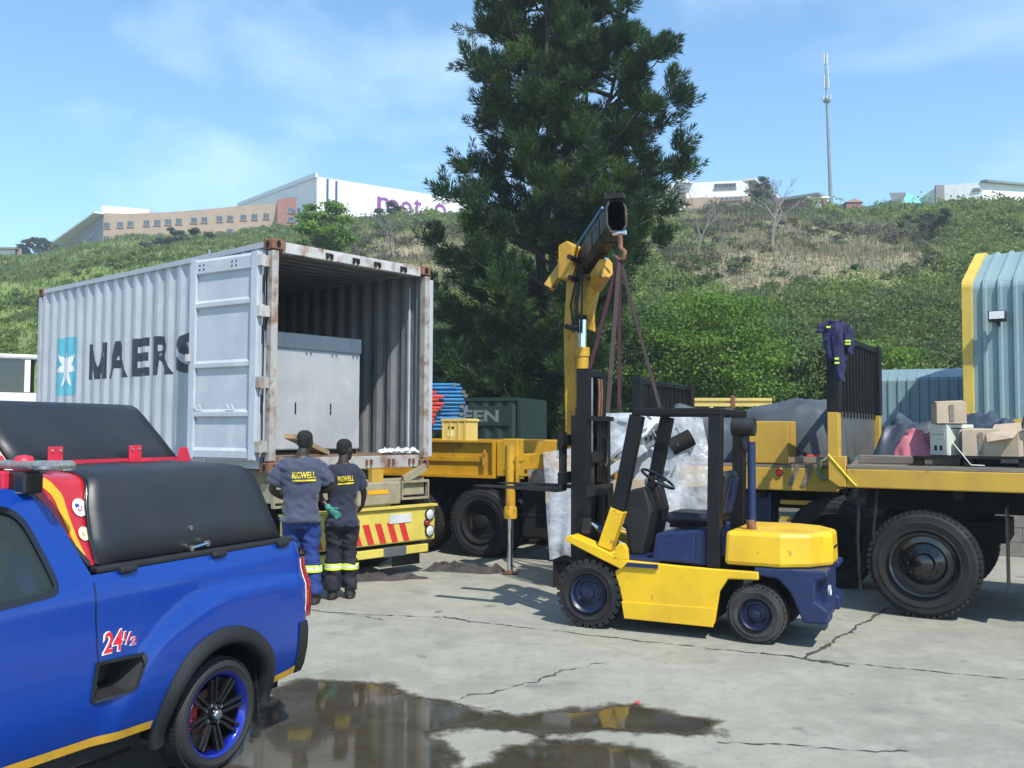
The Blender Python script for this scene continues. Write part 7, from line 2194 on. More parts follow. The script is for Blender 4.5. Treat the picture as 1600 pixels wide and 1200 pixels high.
def hand(mb, wrist, d, palm_n, side, curl=.35, L_=.185):
    """palm with five fingers; d = finger direction, palm_n = palm normal, side = +1/-1 thumb side"""
    d, palm_n = Vector(d).normalized(), Vector(palm_n).normalized()
    x = d.cross(palm_n).normalized() * side            # towards the thumb
    w = Vector(wrist)
    rings = []
    for t, hw, th in ((0, .027, .020), (.03, .034, .020), (.06, .041, .019), (.09, .042, .016)):
        c = w + d * t
        rings.append([c + x * (hw * math.cos(a)) + palm_n * (th * math.sin(a)) for a in np.linspace(0, 2 * math.pi, 13)[:-1]])
    mb.loft(rings)
    for k, (off, ln) in enumerate(((.030, .070), (.010, .080), (-.011, .074), (-.030, .058))):
        p = w + d * .082 + x * off
        dd = (d + x * off * 2.2).normalized()
        pts = [p]
        for j, f in enumerate((.45, .32, .23)):
            dd = (dd + palm_n * curl * (.5 + .3 * j)).normalized()
            pts.append(pts[-1] + dd * ln * f)
        mb.tube(pts, [.0095, .009, .0085, .007], 8)
    p = w + d * .03 + x * .030
    t1 = (x * .75 + d * .75 + palm_n * .2).normalized()
    mb.tube([w + d * .015 + x * .012, p, p + t1 * .035, p + (t1 + d * .4).normalized() * .062], [.014, .0125, .011, .008], 8)
def folds(amp, seed, zlo=None, zhi=None):
    def f(co):
        x, y, z = co[:, 0], co[:, 1], co[:, 2]
        n = (vnoise(x * 9 + z * 4 + seed, z * 8 + y * 5, seed) - .5) * .8 + (vnoise(x * 12 + y * 9, z * 26 + x * 9 + seed, seed + 3) - .5) * .5 + (.35 - np.abs(vnoise(x * 14 - z * 5 + y * 6, z * 15 + x * 8 + seed, seed + 7) - .5) * 2) * .35
        m_ = np.clip((zhi - z) / .12, 0, 1) if zhi else 1.0
        return amp * n * m_
    return f
def person(label, loc, rz, H, J, colors, build=1.0):
    """J: joint positions in metres for a 1.75 m figure facing +y"""
    T = thing('person', label, 'person', loc, rz)
    k = H / 1.75
    S = Matrix.Scale(k, 4)
    b = build
    def tors(infl, z0=.86, z1=1.50):
        rows = [(.80, .165, .125, -.02), (.90, .170, .128, -.02), (.98, .160, .120, -.01), (1.06, .152, .112, 0), (1.16, .165, .115, 0), (1.28, .182, .120, -.01), (1.38, .190, .115, -.015), (1.44, .165, .092, -.01), (1.48, .115, .075, 0), (1.51, .070, .066, .008)]
        rr = []
        for z, rx, ry, oy in rows:
            if z0 - 1e-6 <= z <= z1 + 1e-6:
                f = (z - .8) / .7
                rr.append(ell((J['lean'][0] * f, oy + J['lean'][1] * f, z), rx * b + infl, ry * b + infl, 24, J.get('twist', 0) * f))
        return rr
    L0 = Vector((J['lean'][0], J['lean'][1], 0))
    sh = {s: Vector((s * .178 * b, -.008, 1.415)) + L0 * .9 for s in (-1, 1)}
    for s in (-1, 1):
        tw = J.get('twist', 0) * .9
        v = sh[s] - L0 * .9
        sh[s] = Vector((v.x * math.cos(tw) - v.y * math.sin(tw), v.x * math.sin(tw) + v.y * math.cos(tw), v.z)) + L0 * .9
    hip = {s: Vector((s * .092, -.01, .88)) for s in (-1, 1)}
    # ---- skin: one continuous body
    m = MB(); m.loft(tors(-.014, .8, 1.51))
    hc = Vector((J['head'][0], J['head'][1], 1.635))
    nb = Vector((L0.x * .98, L0.y * .98 + .0, 1.47))
    limb(m, [nb, nb.lerp(hc, .5) + Vector((0, -.012, 0)), hc + Vector((0, -.01, -.03))], [.062, .057, .055])
    hy = J.get('head_yaw', 0.0)
    def hd(x, y, z): return hc + Vector((x * math.cos(hy) - y * math.sin(hy), x * math.sin(hy) + y * math.cos(hy), z))
    rows = [(-.118, .030, .030, .055), (-.105, .045, .050, .040), (-.075, .060, .078, .022), (-.04, .068, .090, .010), (0, .073, .096, .002), (.04, .075, .098, -.002), (.075, .068, .088, -.006), (.10, .050, .066, -.008), (.116, .022, .030, -.008)]
    m.loft([[hd(rx * math.cos(a), oy + ry * math.sin(a), z) for a in np.linspace(0, 2 * math.pi, 21)[:-1]] for z, rx, ry, oy in rows])
    m.loft([[hd(w * math.cos(a), y0 + w * .8 * math.sin(a), z) for a in np.linspace(0, 2 * math.pi, 11)[:-1]] for z, y0, w in ((.02, .092, .008), (-.005, .102, .011), (-.03, .108, .016), (-.042, .098, .012))])   # nose
    for s in (-1, 1):
        m.loft([[hd(s * (.068 + .014 * t), -.005 + .026 * q_ * math.cos(a), -.005 + .034 * q_ * math.sin(a)) for a in np.linspace(0, 2 * math.pi, 11)[:-1]] for t, q_ in ((0, .55), (.5, .85), (1, 1.0), (1.25, .8))])   # ears
        m.loft([[hd(s * .032 + .016 * q_ * math.cos(a), .086 + t, .006 + .009 * q_ * math.sin(a)) for a in np.linspace(0, 2 * math.pi, 9)[:-1]] for t, q_ in ((-.01, 1), (.004, .8))])   # eyes
    m.loft([[hd(.026 * q_ * math.cos(a), .088 + t, -.070 + .010 * q_ * math.sin(a)) for a in np.linspace(0, 2 * math.pi, 11)[:-1]] for t, q_ in ((-.02, 1), (.006, .9))])   # mouth
    for s in (-1, 1):
        e, w_ = Vector(J['elbow'][s]), Vector(J['wrist'][s])
        limb(m, [sh[s], e, w_], [.050 * b, .040 * b, .026 * b])
        kn, an = Vector(J['knee'][s]), Vector(J['ankle'][s])
        limb(m, [hip[s], kn, an], [.085, .055, .038])
        limb(m, [an + Vector((0, -.03, -.01)), an + Vector((0, .02, -.045)), an + Vector((s * .015, .15, -.055))], [.036, .036, .028])
    hm = MB()
    for s in (-1, 1):
        hand(m if not J.get('glove', {}).get(s) else hm, J['wrist'][s], J['hand'][s][0], J['hand'][s][1], J['hand'][s][2])
    m.xf(S)
    link('body', voxel(m, .011, 3), 'skin', T, smooth=180)
    if hm.v:
        g = MB(); g.v, g.f = list(hm.v), list(hm.f)
        for s in (-1, 1):
            if J['glove'].get(s):
                w_ = Vector(J['wrist'][s]); e = Vector(J['elbow'][s])
                d = (e - w_).normalized()
                limb(g, [w_ + d * .045, w_ - d * .01], [.036, .034], 12)
        g.xf(S)
        link('glove', voxel(g, .0055, 2), 'glove', T, smooth=180)
    # ---- hair
    h = MB()
    h.loft([[hd((rx + .006) * math.cos(a), oy - .008 + (ry + .003) * math.sin(a), z + .004) for a in np.linspace(0, 2 * math.pi, 21)[:-1]] for z, rx, ry, oy in ((.005, .070, .088, -.012), (.04, .077, .096, -.006), (.075, .070, .090, -.006), (.10, .053, .070, -.008), (.118, .022, .032, -.008))])
    h.loft([[hd((rx) * math.cos(a), -.045 + ry * math.sin(a), z) for a in np.linspace(0, 2 * math.pi, 17)[:-1]] for z, rx, ry in ((-.06, .048, .038), (-.03, .062, .054), (.02, .072, .06))])
    h.xf(S)
    link('hair', voxel(h, .012, 4), 'hair', T, smooth=180)
    # ---- T-shirt with sleeves
    m = MB(); rows = tors(.024, .9, 1.49)
    lowr = [ell((J['lean'][0] * .05, -.02, z), .178 * b + f_, .140 * b + f_, 24) for z, f_ in ((J['hem'], .036), (.87, .032))]
    m.loft([r for r in lowr if r[0][2] < .895] + rows)
    for s in (-1, 1):
        e = Vector(J['elbow'][s]); d = e - sh[s]
        limb(m, [sh[s] + Vector((-s * .05, 0, .005)), sh[s] + d * .2, sh[s] + d * .78], [.072 * b, .072 * b, .078 * b])
    m.xf(S)
    link('shirt', voxel(m, .013, 2, folds(.034, 3 + int(H * 10))), colors['shirt'], T, smooth=180)
    # ---- trousers
    m = MB()
    m.loft([ell((0, -.02, z), rx * b, ry * b, 24) for z, rx, ry in ((.76, .176, .126), (.84, .176, .130), (.90, .160, .116), (.94, .150, .106))])
    for s in (-1, 1):
        kn, an = Vector(J['knee'][s]), Vector(J['ankle'][s])
        limb(m, [hip[s] + Vector((0, 0, -.02)), hip[s].lerp(kn, .5), kn, kn.lerp(an, .6), an + Vector((0, 0, .02))], [.104, .098, .086, .082, .087])
    m.xf(S)
    link('trousers', voxel(m, .013, 2, folds(.040, 11 + int(H * 10), zhi=.82 * k)), colors['trousers'], T, smooth=180)
    for s in (-1, 1):
        kn, an = Vector(J['knee'][s]), Vector(J['ankle'][s])
        for f, hgt, mt in ((.27, .013, 'hi_vis'), (.325, .013, 'reflective'), (.38, .013, 'hi_vis')):
            c = kn.lerp(an, f)
            rr = [[(c.x + rx * math.cos(a), c.y + rx * math.sin(a), c.z + dz) for a in np.linspace(0, 2 * math.pi, 25)[:-1]] for dz, rx in ((-hgt, .097), (hgt * .2, .101), (hgt, .097))]
            mm = MB().loft(rr, False); mm.xf(S)
            obj('reflective_band', mm, mt, T, smooth=180)
        bt = MB()
        limb(bt, [an + Vector((0, -.005, .08)), an + Vector((0, -.01, 0)), an + Vector((0, -.012, -.05))], [.058, .056, .058])
        limb(bt, [an + Vector((0, -.02, -.045)), an + Vector((s * .008, .08, -.050)), an + Vector((s * .018, .175, -.056))], [.050, .048, .040])
        bt.loft([[(an.x + s * .01 + q_ * .052 * math.cos(a), an.y + .06 + q_ * .14 * math.sin(a), z) for a in np.linspace(0, 2 * math.pi, 21)[:-1]] for z, q_ in ((.0, .96), (.012, 1.0), (.03, .96))])
        bt.v = [(p[0], p[1], max(p[2], 0.002)) for p in bt.v]
        bt.xf(S)
        link('boot', voxel(bt, .011, 2), 'boot', T, smooth=180)
    # ---- print on the back of the shirt
    return T, k
def back_print(T, k, cx, cz, w, h, rz=0.0, tilt=0.0):
    sh_ = [c for c in T.children if c.name.startswith('shirt')][0]
    bvh = None
    from mathutils.bvhtree import BVHTree
    dg_v = [v.co.copy() for v in sh_.data.vertices]; bvh = BVHTree.FromPolygons(dg_v, [tuple(p.vertices) for p in sh_.data.polygons])
    t = fit(text_mb('RIGWELL', 1, .018), -w / 2, w / 2, 0, h)
    u = MB().add([(-w / 2 + w * i / 12, -.030 + .0, 0) for i in range(13)] + [(-w / 2 + w * i / 12, -.014, 0) for i in range(13)], [(i, i + 1, 14 + i, 13 + i) for i in range(12)])
    for nm, mb in (('shirt_print', t), ('shirt_print_line', u)):
        bm = bmesh.new(); vs = [bm.verts.new(p) for p in mb.v]
        for f in mb.f:
            try: bm.faces.new([vs[i] for i in f])
            except ValueError: pass
        for x in np.linspace(-w / 2, w / 2, 44):
            bmesh.ops.bisect_plane(bm, geom=bm.verts[:] + bm.edges[:] + bm.faces[:], plane_co=(x, 0, 0), plane_no=(1, 0, 0))
        for y in np.linspace(-.03, h, 12):
            bmesh.ops.bisect_plane(bm, geom=bm.verts[:] + bm.edges[:] + bm.faces[:], plane_co=(0, y, 0), plane_no=(0, 1, 0))
        for v in bm.verts:
            x = cx + v.co.x; z = cz + v.co.y + tilt * v.co.x
            hit = bvh.ray_cast(Vector((x, -1, z)), Vector((0, 1, 0)))
            y = hit[0].y if hit[0] is not None else -.12
            v.co = Vector((x, y - .011, z))
        me = bpy.data.meshes.new(nm); bm.to_mesh(me); bm.free()
        o = link(nm, me, 'print_yellow', sh_)
J2 = dict(lean=(0.0, .0), twist=-.18, head=(.015, .03), head_yaw=-.5, hem=.80,
          elbow={-1: (-.255, -.10, 1.14), 1: (.235, .06, 1.15)}, wrist={-1: (-.125, -.165, 1.00), 1: (.20, .22, 1.00)},
          hand={-1: ((.80, .05, -.62), (-.25, -1, -.1), -1), 1: ((-.3, .6, -.4), (-.8, 0, .3), 1)}, glove={-1: True},
          knee={-1: (-.095, .01, .49), 1: (.085, .03, .49)}, ankle={-1: (-.095, -.02, .085), 1: (.085, .05, .085)})
p2 = G(531, 938)
T2, k2 = person('worker in navy clothes with reflective ankle bands, green gloved hand behind the back', (p2.x, p2.y + .08, 0), R(4), 1.70, J2, dict(shirt='tee_dark', trousers='trouser_navy'), .88)
back_print(T2, k2, .045, 1.255, .165, .060, tilt=.08)
J1 = dict(lean=(-.01, .02), twist=.05, head=(.02, .05), head_yaw=-.15, hem=.83,
          elbow={-1: (-.315, .0, 1.15), 1: (.30, .05, 1.15)}, wrist={-1: (-.24, .20, 1.06), 1: (.16, .20, 1.12)},
          hand={-1: ((.5, .7, 0), (.6, -.4, .2), -1), 1: ((-.7, .4, 0), (0, -1, .2), 1)},
          knee={-1: (-.10, .03, .49), 1: (.115, .0, .49)}, ankle={-1: (-.12, .02, .085), 1: (.14, -.03, .085)})
T1, k1 = person('worker in faded blue T-shirt and royal blue trousers facing into the container', (-2.19, 9.93, 0), R(4), 1.79, J1, dict(shirt='tee_navy', trousers='trouser_blue'), 1.02)
back_print(T1, k1, .04, 1.30, .235, .068, tilt=.02)
# ================================================================== blue shed and low wall on the right
def ribs(a, b, pitch, depth, frac=(.0, .28, .40, .88)):
    """trapezoid rib sheet positions: list of (distance, out)"""
    out = []; x = a
    while x < b:
        for f, o in ((.0, 0), (.62, 0), (.72, depth), (.90, depth)):
            if x + f * pitch <= b: out.append((x + f * pitch, o))
        x += pitch
    out.append((b, 0))
    return out
SH = frame(thing('blue_shed', 'tall blue ribbed sheet shed with rounded eave and yellow corner trim', 'shed', P(1509, 700, 14.3) * Vector((1, 1, 0)) if False else (P(1509, 655, 14.3).x, 14.3, 0), R(-36)))
sq_ = lambda x, y, yl=0: LP(SH, x, y, yl)
zb = sq_(1515, 655)[1]; ze = sq_(1512, 446)[1]
prof_s = [(0, zb), (0, ze - .06), (.015, ze - .01), (.05, ze + .045), (1.15, ze + .62), (1.3, ze + .66), (4.2, ze + .72)]
rl = ribs(.12, 7.0, .205, .045)
vs_, fs_ = [], []
mb = MB()
rings = [[Vector((x, py - o * (.95 if py < .03 else .75), pz + (0 if py < .03 else o * .6))) for x, o in rl] for py, pz in prof_s]
mb.loft(rings, False, False)
obj('wall_sheet', mb, 'shed_blue', SH)
# yellow corner trim following the eave profile
tr_ = MB()
def trim_ring(py, pz, n):
    return [(-.02, py - .05, pz + .03), (.125, py - .05, pz + .03), (.125, py + .02, pz - .02), (-.02, py + .02, pz - .02)]
tr_.loft([trim_ring(py, pz, 0) for py, pz in prof_s])
obj('corner_trim', tr_, 'trim_yellow', SH, bevel=.006)
obj('bottom_trim', MB().box(.128, 7.0, -.06, .02, zb - .09, zb - .005), 'trim_yellow', SH, bevel=.006)
obj('end_wall', MB().prism([(p_[0] + .02, p_[1]) for p_ in prof_s] + [(4.2, 0), (.02, 0)], 0.0, .04, 'x'), 'shed_blue', SH, fix=True)
# block base wall, course by course
blk = 0
for r_ in range(9):
    z0 = r_ * (zb - .1) / 9
    x = .13 - (.2 if r_ % 2 else 0)
    while x < 5.0:
        a_, b_ = max(x, .13), min(x + .40, 5.0)
        if b_ - a_ > .05:
            obj('block', MB().box(a_ + .005, b_ - .005, -.012 + random.uniform(-.004, .004), .10, z0 + .006, z0 + (zb - .1) / 9 - .006), 'block', SH)
        x += .40
obj('mortar', MB().box(.125, 7.0, .0, .09, 0, zb - .095), 'roof_grey', SH)
# floodlight
fx, fz = sq_(1562, 497)
fl_ = tag(obj('floodlight', MB().box(-.12, .12, -.10, .02, -.075, .075), 'black_plastic', None, bevel=.012), 'black floodlight fixed high on the blue shed wall', 'lamp')
fl_.matrix_basis = SH.matrix_basis @ Matrix.Translation((fx, -.16, fz)) @ Matrix.Rotation(R(-12), 4, 'X')
obj('lens', MB().box(-.10, .10, -.104, -.1005, -.058, .058), 'lamp_white', fl_)
obj('bracket', MB().box(-.02, .02, .02, .13, -.10, -.02), 'black_plastic', fl_)
LWt = frame(thing('low_blue_wall', 'low blue corrugated sheet wall between the bushes and the taller shed', 'wall', (P(1352, 640, 18.0).x, 18.0, 0), R(-24)))
lz = LP(LWt, 1400, 590)[1]
rl = ribs(-.2, 3.6, .165, .03)
obj('sheet', MB().loft([[Vector((x, -o, z)) for x, o in rl] for z in (0, lz - .06)] + [[Vector((x, .05 - o, lz)) for x, o in rl], [Vector((x, 1.6 - o * .5, lz + .25)) for x, o in rl]], False, False), 'shed_blue_deep', LWt)
obj('post', MB().box(-.24, -.18, .03, .12, 0, lz - .1).box(3.4, 3.46, .03, .12, 0, lz - .1), 'chassis', LWt)

# ================================================================== load on the near trailer
def cloth_heap(name, label, cat, T, x0, x1, y0, y1, zbase, hgt, mat_, seed, nx=44, ny=26, sharp=1.0, holes=None):
    """draped heap: skirt to the deck at its edges, folds and ridges on top"""
    o = thing(name, label, cat, T.matrix_basis @ Vector(((x0 + x1) / 2, (y0 + y1) / 2, zbase)), T.rotation_euler.z)
    w, d = x1 - x0, y1 - y0
    us, vs_ = np.linspace(0, 1, nx), np.linspace(0, 1, ny)
    U, V = np.meshgrid(us, vs_)
    n1 = vnoise(U * 2.6 + seed, V * 2.2 + seed, seed); n2 = vnoise(U * 6.5 + V * 2, V * 5 + seed, seed + 1); n3 = np.abs(vnoise(U * 9 - V * 4, V * 8 + U * 3 + seed, seed + 2) - .5) + .6 * np.abs(vnoise(U * 17 + V * 6, V * 12 - U * 5 + seed, seed + 4) - .5)
    edge = np.clip(np.minimum(np.minimum(U, 1 - U) * w, np.minimum(V, 1 - V) * d) / .16, 0, 1) ** .6
    Zz = edge * (hgt * (.55 + .62 * n1) + (n2 - .5) * hgt * .30 * sharp - n3 * hgt * .22 * sharp) + .005
    jx = (vnoise(U * 7, V * 7 + 3, seed + 5) - .5) * .06; jy = (vnoise(U * 7 + 9, V * 7, seed + 6) - .5) * .06
    A = np.column_stack([((U - .5) * w + jx).ravel(), ((V - .5) * d + jy).ravel(), np.maximum(Zz, .004).ravel()])
    idx = np.arange(U.size).reshape(U.shape)
    F = np.stack([idx[:-1, :-1], idx[:-1, 1:], idx[1:, 1:], idx[1:, :-1]], -1).reshape(-1, 4)
    link('cloth', fast_mesh('cloth', A, F), mat_, o, smooth=180)
    return o
cloth_heap('tarpaulin', 'dark blue grey tarpaulin heaped on the flatbed behind the slatted headboard', 'tarpaulin', TC, -.60, .85, .66, 2.2, ZT + .01, .54, 'tarp', 3, 60, 40, sharp=1.3)
cloth_heap('tarpaulin', 'large grey tarpaulin stretched over the load on the low trailer', 'tarpaulin', TD, -2.25, .0, .55, 2.3, 1.43, .74, 'tarp_grey', 8, 60, 40, sharp=.5)
pc_x = LP(TC, 1468, 690, .35)[0]
cloth_heap('pink_cloth', 'pink cloth draped over the load beside the beige computer case', 'cloth', TC, pc_x - .44, pc_x - .02, .40, .72, ZT + .01, .50, 'pink_cloth', 5, 26, 18)
cloth_heap('white_cloth', 'white cloth bundle at the far end of the cartons', 'cloth', TC, 1.35, 2.1, .45, 1.2, ZT + .01, .34, 'white_cloth', 12, 24, 18)
cloth_heap('black_plastic_sheet', 'black plastic sheet crumpled behind the cartons', 'plastic sheet', TC, .70, 1.35, .88, 1.5, ZT + .012, .50, 'black_plastic', 15, 22, 18)
def carton(label, x, y, z, sx, sy, sz, rz, open_=False, lean=0.0):
    t = thing('cardboard_box', label, 'box', TC.matrix_basis @ Vector((x, y, z)), A31 + rz)
    w = .006
    jit = lambda: random.uniform(-.012, .012)
    def wall(p, name='panel'):
        return obj(name, MB().add(p, [(0, 1, 2, 3)]), 'cardboard', t, solid=w)
    a, b = sx / 2, sy / 2
    top = [(-a + jit(), -b + jit(), sz + jit()), (a + jit(), -b + jit(), sz + jit()), (a + jit(), b + jit(), sz + jit()), (-a + jit(), b + jit(), sz + jit())]
    bot = [(-a, -b, .003), (a, -b, .003), (a, b, .003), (-a, b, .003)]
    for i in range(4):
        j = (i + 1) % 4
        wall([bot[i], bot[j], top[j], top[i]])
    wall(bot, 'base')
    if not open_:
        m1, m2 = Vector(top[0]).lerp(Vector(top[3]), .5), Vector(top[1]).lerp(Vector(top[2]), .5)
        wall([top[0], top[1], m2 + Vector((0, -.002, .012)), m1 + Vector((0, -.002, .012))], 'flap')
        wall([top[3], top[2], m2 + Vector((0, .004, .018)), m1 + Vector((0, .004, .018))], 'flap')
        obj('tape', MB().box(-.02, .02, -b - .009, -b - .0045, .02, sz * .9), 'pale_vinyl' if False else 'old_wood', t)
    else:
        wall([top[0], top[1], (a * .8, -b - .10, sz - .06), (-a * .8, -b - .09, sz - .10)], 'flap')
        wall([top[1], top[2], (a + .10, b * .8, sz + .06), (a + .09, -b * .7, sz + .05)], 'flap')
        wall([top[3], top[2], (a * .8, b + .08, sz + .09), (-a * .9, b + .08, sz + .07)], 'flap')
    return t
q2 = lambda x, y, yl=.35: LP(TC, x, y, yl)
PZ = ZT + .10
# dark pallet under the boxes
plt = thing('black_pallet', 'low black pallet carrying the cartons and computer case', 'pallet', TC.matrix_basis @ Vector((q2(1515, 712)[0], .46, ZT + .006)), A31)
for yy in (-.22, -.05, .12, .28):
    obj('slat', MB().box(-.50, .52, yy - .06, yy + .06, .070, .088), 'chassis', plt)
for xx in (-.45, .0, .47):
    obj('bearer', MB().box(xx - .04, xx + .04, -.27, .33, .0, .068), 'chassis', plt)
pc = thing('computer_case', 'beige tower computer case standing on the pallet between pink cloth and cartons', 'computer', TC.matrix_basis @ Vector((pc_x, .34, PZ)), A31 + R(-30))
obj('shell', MB().box(-.10, .10, -.0, .40, .0, .31), 'pc_beige', pc, bevel=.008)
obj('front_panel', MB().box(-.098, .098, -.016, -.001, .004, .306), 'pc_beige', pc, bevel=.006)
for z in (.245, .20, .16):
    obj('drive_bay', MB().box(-.07, .07, -.020, -.0165, z, z + .032), 'pc_beige', pc)
obj('side_groove', MB().box(.1005, .1025, .05, .35, .265, .275), 'chassis', pc)
for x in (-.045, .015):
    obj('socket', MB().box(x, x + .03, -.0195, -.0165, .05, .10), 'gloss_black', pc)
obj('drive_slot', MB().box(-.06, .06, -.0225, -.0205, .21, .214), 'chassis', pc)
carton('square carton perched on top of the computer case and the crushed carton', q2(1478, 668)[0] + .02, .42, PZ + .318, .27, .26, .205, R(18))
carton('crushed closed carton standing next to the computer case', q2(1532, 690)[0], .40, PZ, .32, .27, .255, R(4))
carton('torn open carton at the end of the black pallet', q2(1580, 690)[0] - .06, .42, PZ, .28, .28, .24, R(-6), True)
blk_t = obj('contents', MB().box(-.10, .10, -.12, .12, .008, .17), 'chassis', [c for c in bpy.data.objects if c.name.startswith('cardboard_box') and c.parent is None][-1])
cab = MB().tube([TC.matrix_basis @ Vector(p) for p in ((pc_x + .12, .27, ZT + .24), (pc_x + .22, .18, ZT + .12), (pc_x + .30, .12, ZT + .018), (pc_x + .42, .10, ZT + .016), (pc_x + .38, .16, ZT + .016), (pc_x + .30, .14, ZT + .018))], .004, 6)
tag(obj('power_cable', cab, 'white_vinyl', smooth=60), 'thin white power cable trailing from the computer case onto the deck', 'cable')
bt = thing('timber_beam', 'long weathered timber beam lying along the flatbed in front of the tarpaulin', 'timber', TC.matrix_basis @ Vector((-.60, .42, ZT + .006)), A31)
obj('beam', MB().box(-.05, .92, -.06, .06, .0, .085), 'old_wood', bt, bevel=.008)
# overalls hung over the headboard post
ov = thing('hanging_overalls', 'navy overalls with yellow reflective tape hung over the slatted headboard corner', 'overalls', TC.matrix_basis @ Vector((-.82, .0, 0)), A31)
def strip_cloth(path, wid, seed, nm, mt='jacket_navy', n=9, amp=.018):
    r_ = random.Random(seed); ph = r_.uniform(0, 6)
    P_ = [Vector(p) for p in path]
    D_ = []
    for a_, b_ in zip(P_[:-1], P_[1:]):
        D_ += [a_.lerp(b_, i / 6) for i in range(6)]
    D_.append(P_[-1])
    for _ in range(2): D_ = [D_[0]] + [(D_[i - 1] + D_[i] * 2 + D_[i + 1]) / 4 for i in range(1, len(D_) - 1)] + [D_[-1]]
    rings = []
    for i, p in enumerate(D_):
        t = (D_[min(i + 1, len(D_) - 1)] - D_[max(i - 1, 0)]).normalized()
        w = wid[0] + (wid[1] - wid[0]) * i / (len(D_) - 1)
        sx = Vector((1, .15, 0)); ny = t.cross(sx).normalized()
        ring = []
        for k in range(12):
            a_ = 2 * math.pi * k / 12
            rr_ = 1 + .30 * math.sin(3 * a_ + i * .45 + ph) + .20 * math.sin(5 * a_ - i * .8) + .12 * math.sin(i * 1.1 + a_)
            ring.append(p + sx * (w * rr_ * math.cos(a_)) + ny * (.034 * rr_ * math.sin(a_)))
        rings.append(ring)
    return obj(nm, MB().loft(rings), mt, ov, smooth=80)
zt_ = 2.885
body_o = strip_cloth([(-.03, .20, zt_ - .35), (-.02, .16, zt_ - .05), (.0, .06, zt_ + .055), (.01, -.06, zt_ + .03), (.02, -.085, zt_ - .2), (.05, -.09, zt_ - .42)], (.085, .10), 3, 'body')
strip_cloth([(.0, -.07, zt_ + .04), (-.10, -.10, zt_ + .0), (-.13, -.11, zt_ - .08)], (.07, .05), 5, 'collar')
leg1 = strip_cloth([(.06, -.04, zt_ + .03), (.09, -.10, zt_ - .1), (.10, -.11, zt_ - .45), (.115, -.11, zt_ - .66)], (.07, .05), 7, 'sleeve')
leg2 = strip_cloth([(.10, .02, zt_ + .03), (.19, -.02, zt_ - .03), (.21, -.03, zt_ - .22), (.205, -.03, zt_ - .34)], (.06, .05), 9, 'sleeve')
for z, x, y, w in ((zt_ - .40, .085, -.148, .026), (zt_ - .45, .088, -.15, .028), (zt_ - .19, .205, -.070, .034), (zt_ - .225, .205, -.070, .034), (zt_ - .02, -.02, -.118, .026)):
    obj('reflective_tape', MB().box(x - w, x + w, y - .012, y + .004, z - .012, z + .012), 'hi_vis', ov, bevel=.004)

# ================================================================== things beyond the crane truck
cy = frame(thing('yellow_crate', 'pale yellow plastic crate standing on the crane truck bed', 'crate', TB.matrix_basis @ Vector((LB(702, 672, 14.0).x, .55, BZ1 - .028)), A27))
obj('body', MB().box(-.22, .22, -.16, .16, .0, .30), 'crate_yellow', cy, bevel=.01)
obj('lid_rim', MB().box(-.235, .235, -.175, .175, .302, .345), 'crate_yellow', cy, bevel=.008)
for x in (-.20, -.07, .07, .185):
    obj('rib', MB().box(x - .012, x + .012, -.172, -.161, .01, .30), 'crate_yellow', cy)
obj('slot', MB().box(-.11, -.01, -.166, -.1605, .20, .225), 'chassis', cy)
obj('label_patch', MB().box(-.12, -.02, -.165, -.1605, .08, .17), 'pale_vinyl', cy)
rk = frame(thing('scaffold_rack', 'rack stacked with bright blue and red scaffold frames behind the container', 'rack', (P(690, 640, 17.2).x, 17.2, 0), R(-8)))
for x in (-.75, .55):
    for y in (-.2, .5):
        obj('upright', MB().box(x - .04, x + .04, y - .04, y + .04, 0, 1.75), 'chassis', rk)
obj('shelf', MB().box(-.85, .65, -.28, .58, 1.752, 1.80), 'chassis', rk)
rr = random.Random(9)
for lay in range(13):
    z = 1.83 + lay * .066
    for k in range(2):
        x1_ = .40 + rr.uniform(-.06, .12) if lay < 11 else .30 + rr.uniform(-.1, .1)
        y = -.24 + k * .17 + rr.uniform(-.02, .02)
        f_ = obj('blue_tube', MB().tube([(-.55 + rr.uniform(-.1, .1), y, z), (x1_, y + rr.uniform(-.02, .02), z + rr.uniform(-.008, .008))], .025, 8), 'frame_blue', rk, smooth=40)
        if rr.random() < .4:
            obj('end_fitting', MB().obox((x1_ - .02, y - .01, z), (.06, .07, .055)), 'shaded_white', f_)
    if 1 < lay < 11:
        obj('red_tube', MB().tube([(-.9, -.30 + rr.uniform(-.04, .02), z), (.02 + rr.uniform(-.08, .12), -.34, z + rr.uniform(-.03, .0))], .030, 8), 'frame_red', rk, smooth=40)
sk = frame(thing('green_container', 'dark green steel container with white lettering, tree shade put into its colours', 'container', (P(707, 640, 19.5).x, 19.5, 0), R(-20)))
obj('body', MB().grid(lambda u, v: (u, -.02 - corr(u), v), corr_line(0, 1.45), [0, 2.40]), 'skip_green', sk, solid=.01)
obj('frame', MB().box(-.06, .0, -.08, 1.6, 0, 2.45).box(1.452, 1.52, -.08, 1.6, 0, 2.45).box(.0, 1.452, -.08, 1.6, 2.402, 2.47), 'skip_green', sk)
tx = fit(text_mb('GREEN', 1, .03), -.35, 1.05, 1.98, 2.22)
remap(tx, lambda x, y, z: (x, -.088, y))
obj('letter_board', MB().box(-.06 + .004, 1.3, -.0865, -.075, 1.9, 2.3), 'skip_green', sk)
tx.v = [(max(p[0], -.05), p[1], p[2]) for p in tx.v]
obj('lettering', tx, 'shaded_white', sk)
ys = frame(thing('yellow_trestle', 'yellow steel trestle beam standing behind the low trailer', 'trestle', (P(1145, 640, 15.5).x, 15.5, 0), R(-6)))
zt2 = P(1145, 622, 15.5).z; zb2 = P(1145, 635, 15.5).z
hw_ = (P(1205, 630, 15.5).x - P(1086, 630, 15.5).x) / 2
